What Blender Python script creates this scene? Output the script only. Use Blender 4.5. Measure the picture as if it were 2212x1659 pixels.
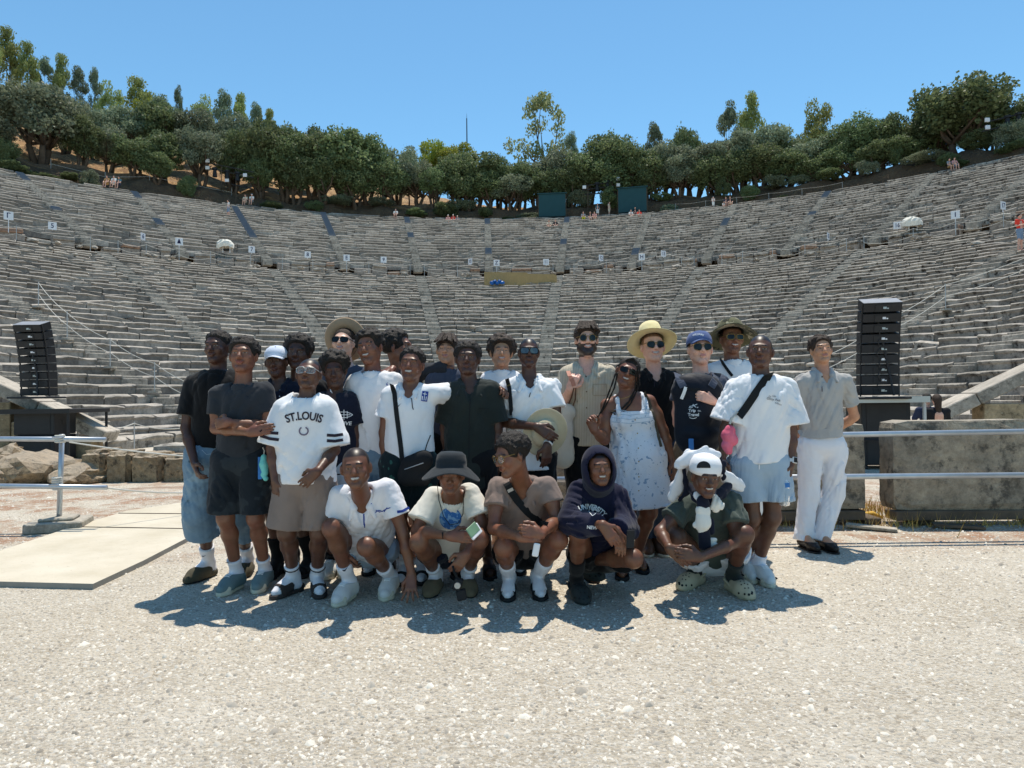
import bpy, bmesh, math, random
import numpy as np
from mathutils import Vector, Matrix
from mathutils.bvhtree import BVHTree
for o in list(bpy.data.objects): bpy.data.objects.remove(o)
SC = bpy.context.scene
COL = SC.collection
R = math.radians
# ---------------------------------------------------------------- camera
F, PITCH, ROLL, CH = 1497.0, R(1.19), R(-0.66), 1.25
cf = Vector((0, math.cos(PITCH), math.sin(PITCH)))
r0v = Vector((1, 0, 0)); u0v = Vector((0, -math.sin(PITCH), math.cos(PITCH)))
cr = r0v*math.cos(ROLL) + u0v*math.sin(ROLL)
cu = -r0v*math.sin(ROLL) + u0v*math.cos(ROLL)
cam = bpy.data.cameras.new('camera'); camo = bpy.data.objects.new('camera', cam); COL.objects.link(camo)
m = Matrix((cr, cu, -cf)).transposed().to_4x4(); m.translation = Vector((0, 0, CH)); camo.matrix_world = m
cam.sensor_width = 36; cam.lens = F/2212*36; cam.clip_start = .05; cam.clip_end = 3000
SC.camera = camo
# ---------------------------------------------------------------- light
SUN = Vector((.13, .53, 1.75)).normalized()
el = math.asin(SUN.z); az = math.atan2(SUN.x, SUN.y)
W = bpy.data.worlds.new('World'); SC.world = W; W.use_nodes = True
nt = W.node_tree; bg = nt.nodes['Background']
sky = nt.nodes.new('ShaderNodeTexSky'); sky.sky_type = 'NISHITA'; sky.sun_disc = False
sky.sun_elevation = el; sky.sun_rotation = az; sky.altitude = 0; sky.air_density = 1.0; sky.dust_density = 0; sky.ozone_density = 3
tm = nt.nodes.new('ShaderNodeMix'); tm.data_type = 'RGBA'; tm.blend_type = 'MULTIPLY'; tm.inputs[0].default_value = 1
tm.inputs[7].default_value = (.735, 1.01, .99, 1)   # the deep clear blue of the phone's colour rendering
nt.links.new(sky.outputs[0], tm.inputs[6]); nt.links.new(tm.outputs[2], bg.inputs[0]); bg.inputs[1].default_value = .142
sl = bpy.data.lights.new('sun', 'SUN'); so = bpy.data.objects.new('sun', sl); COL.objects.link(so)
sl.energy = 4.3; sl.angle = R(.55); sl.color = (1, .92, .80)
so.rotation_euler = SUN.to_track_quat('Z', 'Y').to_euler()
SC.view_settings.view_transform = 'Standard'; SC.view_settings.look = 'None'; SC.view_settings.gamma = 1
SC.view_settings.exposure = 0.28
SC.cycles.max_bounces = 6; SC.cycles.diffuse_bounces = 3; SC.cycles.transparent_max_bounces = 6
SC.cycles.use_denoising = True
# ---------------------------------------------------------------- pixel helper: photo pixel (2212 wide) -> point
def ray(px, py):
    return (cf + cr*((px-1106)/F) - cu*((py-829.5)/F))
def at(px, py, Y):
    """point seen at that pixel at world depth Y"""
    d = ray(px, py); return Vector((0, 0, CH)) + d*(Y/d.y)
def gnd(px, py, z=0.0):
    d = ray(px, py); return Vector((0, 0, CH)) + d*((z-CH)/d.z)
# ---------------------------------------------------------------- object helpers
def link(o, parent=None):
    COL.objects.link(o)
    if parent: o.parent = parent
    return o
def tag(o, label=None, cat=None, group=None, kind=None):
    if label: o['label'] = label
    if cat: o['category'] = cat
    if group: o['group'] = group
    if kind: o['kind'] = kind
    return o
def empty(name, loc=(0, 0, 0), rz=0):
    o = bpy.data.objects.new(name, None); o.location = loc; o.rotation_euler = (0, 0, rz); o.empty_display_size = .1
    return link(o)
def mesh(name, verts, faces, mat, parent=None, smooth=False, colors=None, loc=None):
    me = bpy.data.meshes.new(name)
    if isinstance(verts, np.ndarray) and isinstance(faces, np.ndarray):
        nv, nf, k = len(verts), len(faces), faces.shape[1]
        me.vertices.add(nv); me.vertices.foreach_set('co', verts.astype(np.float32).ravel())
        me.loops.add(nf*k); me.loops.foreach_set('vertex_index', faces.astype(np.int32).ravel())
        me.polygons.add(nf); me.polygons.foreach_set('loop_start', np.arange(0, nf*k, k, dtype=np.int32))
        me.polygons.foreach_set('loop_total', np.full(nf, k, dtype=np.int32))
        me.update(calc_edges=True); me.validate()
    else:
        me.from_pydata([tuple(v) for v in verts], [], [tuple(f) for f in faces]); me.update()
    if smooth: me.polygons.foreach_set('use_smooth', [True]*len(me.polygons))
    if colors is not None:
        a = me.color_attributes.new('Col', 'FLOAT_COLOR', 'POINT')
        c = np.ones((len(me.vertices), 4), np.float32); c[:, :3] = colors; a.data.foreach_set('color', c.ravel())
    if mat: me.materials.append(mat)
    o = bpy.data.objects.new(name, me)
    if loc is not None: o.location = loc
    return link(o, parent)
class MB:
    """collects simple shapes into one mesh"""
    def __init__(s): s.v = []; s.f = []
    def add(s, v, f):
        n = len(s.v); s.v += [tuple(x) for x in v]; s.f += [tuple(i+n for i in g) for g in f]; return s
    def box(s, c, d, M=None, bev=0, taper=1):
        cx, cy, cz = c; a, b, h = d[0]/2, d[1]/2, d[2]/2
        if bev:
            v = []; e = bev
            for z, i in ((-h, e), (-h+e, 0), (h-e, 0), (h, e)):
                A, B = a-i, b-i
                q = min(e, A*.9, B*.9) if i == 0 else 0
                t = taper if z > 0 else 1
                for x, y in ((-A, -B+q), (-A+q, -B), (A-q, -B), (A, -B+q), (A, B-q), (A-q, B), (-A+q, B), (-A, B-q)): v.append(Vector((x*t, y*t, z)))
            f = [tuple(range(7, -1, -1)), tuple(range(24, 32))]
            for k in range(3):
                for j in range(8): f.append((k*8+j, k*8+(j+1) % 8, k*8+8+(j+1) % 8, k*8+8+j))
        else:
            v = [Vector((x*(taper if z > 0 else 1), y*(taper if z > 0 else 1), z)) for z in (-h, h) for x, y in ((-a, -b), (a, -b), (a, b), (-a, b))]
            f = [(3, 2, 1, 0), (4, 5, 6, 7), (0, 1, 5, 4), (1, 2, 6, 5), (2, 3, 7, 6), (3, 0, 4, 7)]
        if M: v = [M @ p for p in v]
        return s.add([p+Vector(c) for p in v], f)
    def cyl(s, p, q, r, r2=None, n=10, cap=True):
        p = Vector(p); q = Vector(q); r2 = r if r2 is None else r2
        d = (q-p).normalized(); a = d.orthogonal().normalized(); b = d.cross(a)
        v = []
        for c, rr in ((p, r), (q, r2)):
            for i in range(n): t = 2*math.pi*i/n; v.append(c+(a*math.cos(t)+b*math.sin(t))*rr)
        f = [(i, (i+1) % n, n+(i+1) % n, n+i) for i in range(n)]
        if cap: f += [tuple(range(n-1, -1, -1)), tuple(range(n, 2*n))]
        return s.add(v, f)
    def tube(s, pts, r, n=7):
        pts = [Vector(p) for p in pts]; rs = r if isinstance(r, (list, tuple)) else [r]*len(pts)
        v = []; a = None
        for i, p in enumerate(pts):
            d = (pts[min(i+1, len(pts)-1)]-pts[max(i-1, 0)]).normalized()
            a = d.orthogonal().normalized() if a is None else (a-d*a.dot(d)).normalized()
            b = d.cross(a)
            for k in range(n): t = 2*math.pi*k/n; v.append(p+(a*math.cos(t)+b*math.sin(t))*rs[i])
        f = []
        for i in range(len(pts)-1):
            for k in range(n): f.append((i*n+k, i*n+(k+1) % n, i*n+n+(k+1) % n, i*n+n+k))
        f += [tuple(range(n-1, -1, -1)), tuple(range((len(pts)-1)*n, len(pts)*n))]
        return s.add(v, f)
    def lathe(s, prof, c=(0, 0, 0), n=24, sx=1, sy=1):
        v = []; m = len(prof)
        for (r, z) in prof:
            for k in range(n): t = 2*math.pi*k/n; v.append((c[0]+r*sx*math.cos(t), c[1]+r*sy*math.sin(t), c[2]+z))
        f = [(i*n+k, i*n+(k+1) % n, i*n+n+(k+1) % n, i*n+n+k) for i in range(m-1) for k in range(n)]
        f += [tuple(range(n-1, -1, -1)), tuple(range((m-1)*n, m*n))]
        return s.add(v, f)
    def build(s, name, mat, parent=None, smooth=False, loc=None):
        return mesh(name, s.v, s.f, mat, parent, smooth, None, loc)
# ---------------------------------------------------------------- materials
def rgb(h):
    c = [int(h[i:i+2], 16)/255 for i in (0, 2, 4)]
    return tuple(x/12.92 if x < .04045 else ((x+.055)/1.055)**2.4 for x in c)
def newmat(name):
    m = bpy.data.materials.new(name); m.use_nodes = True
    return m, m.node_tree, m.node_tree.nodes['Principled BSDF']
def N(nt, typ, **kw):
    n = nt.nodes.new('ShaderNode'+typ)
    for k, v in kw.items():
        if k.startswith('i_'): n.inputs[k[2:].replace('_', ' ')].default_value = v
        elif k[0] == 'n' and k[1:].isdigit(): n.inputs[int(k[1:])].default_value = v
        else: setattr(n, k, v)
    return n
def mixc(nt, fac, a, b, mode='MIX'):
    n = nt.nodes.new('ShaderNodeMix'); n.data_type = 'RGBA'; n.blend_type = mode
    for s, x in ((0, fac), (6, a), (7, b)):
        if isinstance(x, (int, float)): n.inputs[s].default_value = x
        elif isinstance(x, tuple): n.inputs[s].default_value = (*x, 1)
        else: nt.links.new(x, n.inputs[s])
    return n.outputs[2]
def noise(nt, scale, det=4, rough=.6, co=None, vec=None):
    n = N(nt, 'TexNoise'); n.inputs['Scale'].default_value = scale; n.inputs['Detail'].default_value = det; n.inputs['Roughness'].default_value = rough
    if co is None: co = N(nt, 'TexCoord').outputs['Object']
    nt.links.new(co, n.inputs['Vector']); return n.outputs[0]
def ramp(nt, x, a, b, ca=0., cb=1.):
    n = N(nt, 'MapRange', n1=a, n2=b, n3=ca, n4=cb); nt.links.new(x, n.inputs[0]); return n.outputs[0]
def bump(nt, bs, h, st=.3, dist=.01):
    b = N(nt, 'Bump'); b.inputs['Strength'].default_value = st; b.inputs['Distance'].default_value = dist
    nt.links.new(h, b.inputs['Height']); nt.links.new(b.outputs[0], bs.inputs['Normal']); return b
def simple(name, c, rough=.7, metal=0, var=.12, scale=6, bmp=0, bscale=80, spec=.3):
    m, nt, bs = newmat(name)
    co = mixc(nt, ramp(nt, noise(nt, scale), .3, .7), tuple(x*(1-var) for x in c), tuple(min(1, x*(1+var)) for x in c))
    nt.links.new(co, bs.inputs['Base Color']); bs.inputs['Roughness'].default_value = rough; bs.inputs['Metallic'].default_value = metal
    bs.inputs['Specular IOR Level'].default_value = spec
    if bmp: bump(nt, bs, noise(nt, bscale), bmp, .005)
    return m
def stone(name, ca, cb, dark, light, ldark=.5, llight=.5, xgrad=False, rough=.9, sc=1.0, isl=.3, bst=.6, bleach=.30):
    m, nt, bs = newmat(name)
    co = N(nt, 'NewGeometry'); P = co.outputs['Position']; ri = co.outputs['Random Per Island']
    base = mixc(nt, ramp(nt, noise(nt, 1.3*sc, 3, .6, P), .35, .65), ca, cb)
    base = mixc(nt, 1.0, base, N(nt, 'CombineColor').outputs[0], 'MULTIPLY') if 0 else base
    hsv = N(nt, 'HueSaturation'); nt.links.new(base, hsv.inputs['Color']); nt.links.new(ramp(nt, ri, 0, 1, 1-isl, 1+isl*.8), hsv.inputs['Value'])
    base = hsv.outputs[0]
    hv2 = N(nt, 'HueSaturation'); nt.links.new(base, hv2.inputs['Color']); nt.links.new(ramp(nt, noise(nt, 5.5*sc, 9, .82, P), .33, .67, .55, 1.4), hv2.inputs['Value']); base = hv2.outputs[0]
    # dark lichen crust
    n1 = noise(nt, 3.2*sc, 8, .72, P); f1 = ramp(nt, n1, .62-.2*ldark, .70-.15*ldark)
    if xgrad:
        sx = N(nt, 'SeparateXYZ'); nt.links.new(P, sx.inputs[0])
        g = ramp(nt, sx.outputs[0], -14, 16, .12, 1.0)
        mm = N(nt, 'Math', operation='MULTIPLY'); nt.links.new(f1, mm.inputs[0]); nt.links.new(g, mm.inputs[1]); f1 = mm.outputs[0]
    base = mixc(nt, f1, base, dark)
    n2 = noise(nt, 7*sc, 6, .7, P); base = mixc(nt, ramp(nt, n2, .68-.12*llight, .74-.08*llight, 0, .75), base, light)
    sn = N(nt, 'SeparateXYZ'); nt.links.new(co.outputs['True Normal'], sn.inputs[0]); base = mixc(nt, ramp(nt, sn.outputs[2], .45, .9, 0, bleach), base, rgb('d8cfc0'))   # treads worn paler than lichened risers, with sunlit brightness also put into the colour
    nt.links.new(base, bs.inputs['Base Color']); bs.inputs['Roughness'].default_value = rough; bs.inputs['Specular IOR Level'].default_value = .15
    bump(nt, bs, noise(nt, 9*sc, 8, .7, P), bst, .04)
    return m
# ================================================================ the theatre
CX, CY = -.31, 17.3
PH0, DPH = R(6.36), R(17.0)
ENDL, ENDR = R(-96), R(99.6)
def pol(r, ph, z=0): return Vector((CX+r*math.sin(ph), CY+r*math.cos(ph), z))
def Hlow(r): s = r-12; return .98+.46*s-.002*s*s
def rlow(n): return 10.3+.741*n           # n = 1..34
def rup(n): return 38.0+1.125*n           # n = 1..21
def hup(n): return 11.72+.4855*n
def vis_lim(r, s):                         # how far round the cavea the photograph (and a step aside) sees
    k = .80; d = CY*k-(-s*CX)
    A = math.atan(k); q = (CY*k-s*CX)/(r*math.sqrt(1+k*k))
    if q >= 1: return math.pi
    return A+math.asin(q)+R(5)
rng = random.Random(7)
M_seat = stone('weathered_limestone', rgb('a29b91'), rgb('87817a'), rgb('3d3833'), rgb('c9c1b4'), .55, .42, True, isl=.38)
M_step = stone('step_limestone', rgb('aea69a'), rgb('918b81'), rgb('5c5750'), rgb('cfc8bc'), .4, .5, False, bleach=.35)
M_orth = stone('orthostate_limestone', rgb('9c9288'), rgb('877f77'), rgb('665c51'), rgb('b8b2a8'), .5, .3, True, isl=.2)
M_red = stone('reddish_limestone', rgb('9b7f6c'), rgb('8a7364'), rgb('514740'), rgb('a79b8c'), .4, .25, False)
M_poros = stone('tan_limestone', rgb('b39f80'), rgb('94846a'), rgb('5f5545'), rgb('c9bfa8'), .45, .35, False, sc=1.3)
M_matt = simple('grey_stair_matting', rgb('656d78'), .95, var=.06)
th = tag(empty('ancient_theatre', (CX, CY, 0)), 'great semicircular ancient stone theatre with two tiers of eroded seat rows rising behind the group', 'theatre')
def prof(rise, dep):
    return [(.05, -rise), (.045, -rise*.45), (.0, -rise*.3), (-.012, -.045), (.045, -.0), (dep*.55, 0), (dep*.57, -.03), (dep+.06, -.03), (dep+.06, -rise)]
def blocks(mb, r, h, rise, dep, p0, p1, lmin, lmax, rough=1.0, seg=.32):
    """a run of separate seat blocks between two angles"""
    p = p0; pr = prof(rise, dep); k = len(pr)
    while p < p1-1e-4:
        L = rng.uniform(lmin, lmax)/r
        q = min(p+L, p1)
        if p1-q < .35/r: q = p1
        gap = rng.choice((.008, .02, .045))/r
        n = max(2, int((q-p)*r/seg)); dr = rng.gauss(0, .018)*rough; dz = rng.gauss(0, .008)*rough; tl = rng.gauss(0, .007)*rough; yw = rng.gauss(0, .009)*rough
        u = rng.random(); bad = u < .10*rough; broken = u < .045*rough
        sl = rng.uniform(-.5, .5)*rise if broken else 0
        el_, er_ = (rng.random() < .22*rough), (rng.random() < .22*rough)
        ha, hb = rng.uniform(.05, .5)*rise, rng.uniform(.05, .5)*rise
        chip = [0.]*(n+1)
        for j in range(n+1):
            c = abs(rng.gauss(0, .012))*rough
            if rng.random() < .12*rough: c += rng.uniform(.03, .12)*rise/.35
            if bad: c += rng.uniform(0, .10)*rise/.35
            chip[j] = c
        if el_: chip[0] += ha; chip[1] += ha*.3
        if er_: chip[-1] += hb; chip[-2] += hb*.3
        V = []
        for j in range(n+1):
            t = j/n; ph = p+gap/2+(q-p-gap)*t; c = chip[j]; tz = tl*(t-.5)*2+dz+sl*(t-.5)-abs(sl)*.5
            for i, (a, z) in enumerate(pr):
                rr = r+a+dr+yw*(t-.5)*2; zz = z
                if i in (3, 4): zz = z-c*(1. if i == 4 else .9); rr += c*.7
                if i == 2: rr += c*.35
                if i == 5: zz -= c*.2
                if i in (0, 8): zz = -rise-.05; 
                else: zz += tz
                V.append(pol(rr, ph, h+zz)-Vector((CX, CY, 0)))
        Fc = []
        for j in range(n):
            for i in range(k-1): Fc.append((j*k+i, (j+1)*k+i, (j+1)*k+i+1, j*k+i+1))
        Fc.append(tuple(range(k-1, -1, -1))); Fc.append(tuple(n*k+i for i in range(k)))
        mb.add(V, Fc)
        p = q
SW = .38  # half width of a stair
def wedges(kmin, kmax, half):
    out = []; k = kmin
    st = .5 if half else 1
    while k < kmax: out.append((k, k+st)); k += st
    return out
kL, kR = math.floor((ENDL-PH0)/DPH), math.ceil((ENDR-PH0)/DPH)
# lower tier
for (k0, k1) in wedges(kL, kR, False):
    a, b = max(PH0+k0*DPH, ENDL), min(PH0+k1*DPH, ENDR)
    if b-a < R(2): continue
    mb = MB(); any_ = False
    for n in range(1, 35):
        r = rlow(n); h = Hlow(r); rise = h-Hlow(r-.741); lim0, lim1 = -vis_lim(r, -1), vis_lim(r, 1)
        p0, p1 = a+(SW/r if a > ENDL else 0), b-(SW/r if b < ENDR else 0)
        if p1 < lim0 or p0 > lim1: continue
        rough = .75+.7*(n % 9 == 3)+(.5 if (k0 < -2 and n < 30) else 0)+(1.2 if n == 34 else 0)
        blocks(mb, r, h, rise, .741, p0, p1, .75, 1.6, rough); any_ = True
    if any_: mb.build('seating_wedge', M_seat, th)
# upper tier
for (k0, k1) in wedges(-4.5, 3.5, True):
    a, b = PH0+k0*DPH, PH0+k1*DPH
    mb = MB()
    for n in range(1, 22):
        r = rup(n); h = hup(n); lim0, lim1 = -vis_lim(r, -1), vis_lim(r, 1)
        p0, p1 = max(a+SW*.88/r, lim0), min(b-SW*.88/r, lim1)
        if p1 <= p0: continue
        blocks(mb, r, h, .4855, 1.125, p0, p1, 1.0, 2.1, .75 if n > 2 else 1.6, .5)
    if mb.v: mb.build('seating_wedge', M_seat, th)
# stairs
def stair(rf, hf, n0, n1, dr, rise, ph, wd, nsub, mats=()):
    mb = MB(); mt = MB()
    for n in range(n0, n1+1):
        for s in range(nsub):
            r = rf(n)-dr+dr*s/nsub+(.12 if s else 0); top = hf(n)-rise+rise*(s+.5)/nsub-(.04 if s == 0 else .0)-rise*.18
            jz = rng.gauss(0, .012); d = dr/nsub+.25
            c = pol(r+d/2, ph+rng.gauss(0, .01)/r, top-.2+jz)-Vector((CX, CY, 0))
            Mx = Matrix.Rotation(-ph, 3, 'Z') @ Matrix.Rotation(rng.gauss(0, .012), 3, 'Y')
            mb.box(c, (2*wd*.99, d, .4), Mx, bev=.018)
            if n in mats:
                if n-1 not in mats and s == 0 and mt.v: mt.build('stair_matting', M_matt, th); mt = MB()
                mt.box(c+Vector((0, 0, .225-.20)), (2*wd*.86, d+.1, .45), Mx)
    mb.build('staircase', M_step, th)
    if mt.v: mt.build('stair_matting', M_matt, th)
for k in range(kL+1, kR):
    ph = PH0+k*DPH
    ns = [n for n in range(1, 35) if -vis_lim(rlow(n), -1) < ph < vis_lim(rlow(n), 1)]
    if ns: stair(rlow, lambda n: Hlow(rlow(n)), ns[0], ns[-1], .741, .34, ph, SW, 2)
for k2 in range(-8, 7):
    k = k2/2; ph = PH0+k*DPH
    ns = [n for n in range(1, 22) if -vis_lim(rup(n), -1) < ph < vis_lim(rup(n), 1)]
    if ns:
        rs = random.Random(k2+50); s = rs.choice((6, 9, 12)); mats = set(range(19, 22)) | set(range(s, s+rs.choice((1, 2))))
        if k2 == -4: mats = set(range(8, 21))
        if k2 == -3: mats = set(range(11, 22))
        if k2 in (1, 2): mats = {4, 5} if k2 == 1 else {12, 13, 14}
        stair(rup, hup, ns[0], ns[-1], 1.125, .4855, ph, SW*.90, 2, mats if ph < R(35) else ())
# walkway between the tiers
def ring(name, prof_, mat, a0, a1, n, parent=None, jit=0):
    V = []; Fc = []; k = len(prof_)
    for j in range(n+1):
        ph = a0+(a1-a0)*j/n
        for (r, z) in prof_: V.append(pol(r, ph, z+(rng.gauss(0, jit) if jit else 0))-(Vector((CX, CY, 0)) if parent else Vector()))
    for j in range(n):
        for i in range(k-1): Fc.append((j*k+i, (j+1)*k+i, (j+1)*k+i+1, j*k+i+1))
    return mesh(name, V, Fc, mat, parent)
ring('walkway', [(35.4, 10.4), (35.9, 10.62), (38.9, 10.68)], M_step, R(-75), R(72), 120, th)
# podium wall: separate upright slabs with gaps, a coping of loose reddish blocks on top
for k2 in range(-9, 8):
    k = k2/2
    a, b = PH0+k*DPH, PH0+(k+.5)*DPH; r = 38.75
    p = a+.75/r
    while p < b-.8/r:
        L = rng.uniform(.9, 1.7); q = min(p+L/r, b-.7/r); w = (q-p)*r-.05
        hh = 1.0+rng.gauss(0, .05)-(rng.random() < .12)*.4
        c = pol(r, (p+q)/2, 10.65+hh/2)-Vector((CX, CY, 0))
        MB().box(c, (w, .35, hh), Matrix.Rotation(-(p+q)/2, 3, 'Z') @ Matrix.Rotation(rng.gauss(0, .02), 3, 'Y'), bev=.05).build('podium_slab', M_orth, th)
        if rng.random() < .8:
            tm_ = M_red if rng.random() < .3 else M_seat
            MB().box(c+Vector((0, 0, hh/2+.09)), (w*rng.uniform(.8, 1.05), .6, rng.uniform(.14, .28)), Matrix.Rotation(-(p+q)/2+rng.gauss(0, .04), 3, 'Z') @ Matrix.Rotation(rng.gauss(0, .03), 3, 'Y'), bev=.045).build('coping_block', tm_, th)
        p = q
# loose tumbled stones: along the walkway edge and on worn rows
def rock(mb, c, d, rs, n=2):
    bm = bmesh.new(); bmesh.ops.create_icosphere(bm, subdivisions=n, radius=.5)
    ax = [Vector((rs.gauss(0, 1), rs.gauss(0, 1), rs.gauss(0, 1))).normalized() for _ in range(7)]; tt = [rs.uniform(.28, .46) for _ in ax]
    Mr = Matrix.Rotation(rs.uniform(0, 6.3), 3, 'Z')
    vv = []
    for v in bm.verts:
        p = v.co.copy()
        for a_, t_ in zip(ax, tt):
            e = p.dot(a_)
            if e > t_: p -= a_*(e-t_)
        p += Vector((rs.gauss(0, .02), rs.gauss(0, .02), rs.gauss(0, .02)))
        vv.append(Mr @ Vector((p.x*d[0], p.y*d[1], p.z*d[2]))+Vector(c))
    mb.add(vv, [tuple(w.index for w in f.verts) for f in bm.faces]); bm.free()
for i in range(95):
    ml = MB()
    ph = R(rng.uniform(-58, 55)); r = rng.choice((35.3, 35.6, rlow(rng.randint(3, 33))+.35, rlow(rng.randint(3, 33))+.35))
    z = Hlow(r) if r < 35.2 else 10.75
    s = rng.uniform(.25, .6)
    rock(ml, pol(r, ph, z+.04*0)-Vector((CX, CY, 0)), (s*rng.uniform(1, 2.2), s*.8, s*.5), rng, 1); ml.build('tumbled_block', M_step, th)
# end walls of the cavea with sloping coping
def endwall(ph, side, lo, hi):
    mw = MB(); mcop = MB()
    r = lo
    while r < hi:
        L = rng.uniform(.8, 1.2); r2 = min(r+L, hi); z = 0; 
        topz = lambda rr: max(.2, .5*(rr-lo)+.45)
        row = 0
        while z < topz(r)-.05:
            hh = min(.52, topz(r)-z); off = .5*(row % 2)
            c = pol((r+r2)/2+off*.0, ph, z+hh/2)-Vector((CX, CY, 0))
            mw.box(c, (.6, r2-r-.02, hh-.012), Matrix.Rotation(-ph, 3, 'Z'), bev=.015); z += hh; row += 1
        r = r2
    r = lo-.3
    while r < hi:
        L = rng.uniform(1.2, 1.8); r2 = min(r+L, hi); 
        a_ = pol((r+r2)/2, ph, .5*((r+r2)/2-lo)+.62)-Vector((CX, CY, 0))
        mcop.box(a_, (.8, (r2-r)*1.118-.02, .27), Matrix.Rotation(-ph, 3, 'Z') @ Matrix.Rotation(math.atan(.5), 3, 'X'), bev=.02); r = r2
    mw.build('retaining_wall', M_poros, th); mcop.build('wall_coping', M_step, th)
endwall(ENDR+R(1.2), 1, 9.6, 30); endwall(ENDL-R(1.2), -1, 9.4, 30)
# low front bench + channel round the orchestra
mb = MB(); blocks(mb, 10.0, .38, .38, .75, ENDL, ENDR, .8, 1.5, 1.5); mb.build('front_bench', M_step, th)
# ================================================================ ground, hill
def ground_mat():
    m, nt, bs = newmat('gravel_ground')
    P = N(nt, 'NewGeometry').outputs['Position']
    big = noise(nt, .9, 4, .6, P); c = mixc(nt, ramp(nt, big, .35, .65), rgb('b4a893'), rgb('cbc1af'))
    c = mixc(nt, ramp(nt, noise(nt, 2.6, 6, .7, P), .50, .66, 0, .75), c, rgb('968873')); c = mixc(nt, ramp(nt, noise(nt, 1.3, 5, .65, P), .56, .66, 0, .8), c, rgb('ded5c4'))
    c = mixc(nt, ramp(nt, noise(nt, 22, 6, .75, P), .35, .68), c, rgb('d6cdbc'))
    vo = N(nt, 'TexVoronoi', i_Scale=80.0); nt.links.new(P, vo.inputs['Vector'])
    sc_ = N(nt, 'SeparateColor'); nt.links.new(vo.outputs['Color'], sc_.inputs[0])
    c = mixc(nt, ramp(nt, sc_.outputs[0], .55, .95, 0, .7), c, rgb('dcd6ca'))
    c = mixc(nt, ramp(nt, sc_.outputs[1], .75, 1, 0, .55), c, rgb('8d8272'))
    # reddish pine litter beside the path and beyond
    sx = N(nt, 'SeparateXYZ'); nt.links.new(P, sx.inputs[0])
    far = ramp(nt, sx.outputs[1], 5.3, 6.1); n3 = noise(nt, 1.6, 6, .75, P); f3 = ramp(nt, n3, .46, .58)
    mm = N(nt, 'Math', operation='MULTIPLY'); nt.links.new(far, mm.inputs[0]); nt.links.new(f3, mm.inputs[1])
    m2 = N(nt, 'Math', operation='MULTIPLY'); nt.links.new(mm.outputs[0], m2.inputs[0]); nt.links.new(ramp(nt, sx.outputs[1], 13, 9, 0, .75), m2.inputs[1])
    c = mixc(nt, m2.outputs[0], c, rgb('9a6b4c'))
    nt.links.new(c, bs.inputs['Base Color']); bs.inputs['Roughness'].default_value = .95; bs.inputs['Specular IOR Level'].default_value = .1
    v2 = N(nt, 'TexVoronoi', i_Scale=60.0); nt.links.new(P, v2.inputs['Vector'])
    ad = N(nt, 'Math', operation='MULTIPLY_ADD', n1=-.8); nt.links.new(v2.outputs[0], ad.inputs[0]); nt.links.new(noise(nt, 45, 8, .75, P), ad.inputs[2])
    bump(nt, bs, ad.outputs[0], .9, .020)
    return m
M_gr = ground_mat()
def terrain(x, y):
    """height of the ground outside the cavea"""
    dx, dy = x-CX, y-CY; r = math.hypot(dx, dy); ph = math.degrees(math.atan2(dx, dy))
    if r < 60.5 or abs(ph) > 108: 
        if r > 38 and abs(ph) <= 108 or r > 40 and abs(ph) > 108 and dy > -30: pass
        else: return 0.
    t = max(0, min(1, (r-62.2)/2.6)); emb = 20.6+3.1*t*t*(3-2*t)
    left = max(0, min(1, (-ph+6)/30)); right = max(0, min(1, (ph-12)/30))
    slope = .24*left+.22-.04*right
    h = emb+max(0, r-65)*slope
    h += .25*math.sin(x*.9+y*.5)+.2*math.sin(y*1.1-x*.3)
    h = min(h, emb+20*left+6+8*right)
    if abs(ph) > 100: h *= max(0, 1-(abs(ph)-100)/8)
    return h
# flat ground: one sheet to the horizon, hill: polar sheet
gv = [(-900, -900, 0), (900, -900, 0), (900, 900, 0), (-900, 900, 0)]
mesh('ground', gv, [(0, 1, 2, 3)], M_gr)['kind'] = 'structure'
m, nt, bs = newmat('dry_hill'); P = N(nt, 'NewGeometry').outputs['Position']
c = mixc(nt, ramp(nt, noise(nt, .5, 6, .7, P), .4, .6), rgb('b08a60'), rgb('8f6f4e'))
c = mixc(nt, ramp(nt, noise(nt, 1.5, 6, .75, P), .5, .6), c, rgb('c9a878')); c = mixc(nt, ramp(nt, noise(nt, .9, 8, .8, P), .54, .6), c, rgb('5b4a35'))
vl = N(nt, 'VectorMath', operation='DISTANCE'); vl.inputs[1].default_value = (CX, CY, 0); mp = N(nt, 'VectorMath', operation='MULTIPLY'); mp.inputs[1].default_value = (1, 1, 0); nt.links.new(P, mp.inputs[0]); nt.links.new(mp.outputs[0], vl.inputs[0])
c = mixc(nt, ramp(nt, vl.outputs['Value'], 66.2, 65.6, 0, .85), c, rgb('4d4033'))  # bank below the rim trees darkened: tree shade put into the colour
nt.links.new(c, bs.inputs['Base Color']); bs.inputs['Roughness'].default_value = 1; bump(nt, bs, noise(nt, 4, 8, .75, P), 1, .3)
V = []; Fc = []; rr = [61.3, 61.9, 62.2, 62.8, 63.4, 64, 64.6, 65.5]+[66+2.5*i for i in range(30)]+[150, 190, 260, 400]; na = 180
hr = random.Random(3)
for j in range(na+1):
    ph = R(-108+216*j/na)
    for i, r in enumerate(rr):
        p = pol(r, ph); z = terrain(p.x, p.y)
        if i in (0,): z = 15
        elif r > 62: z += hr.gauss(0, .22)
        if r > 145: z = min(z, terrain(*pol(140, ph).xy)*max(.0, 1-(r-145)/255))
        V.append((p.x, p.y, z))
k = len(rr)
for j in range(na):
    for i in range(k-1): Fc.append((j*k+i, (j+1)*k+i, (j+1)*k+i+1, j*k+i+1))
mesh('hill', V, Fc, m, smooth=True)['kind'] = 'structure'
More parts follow.
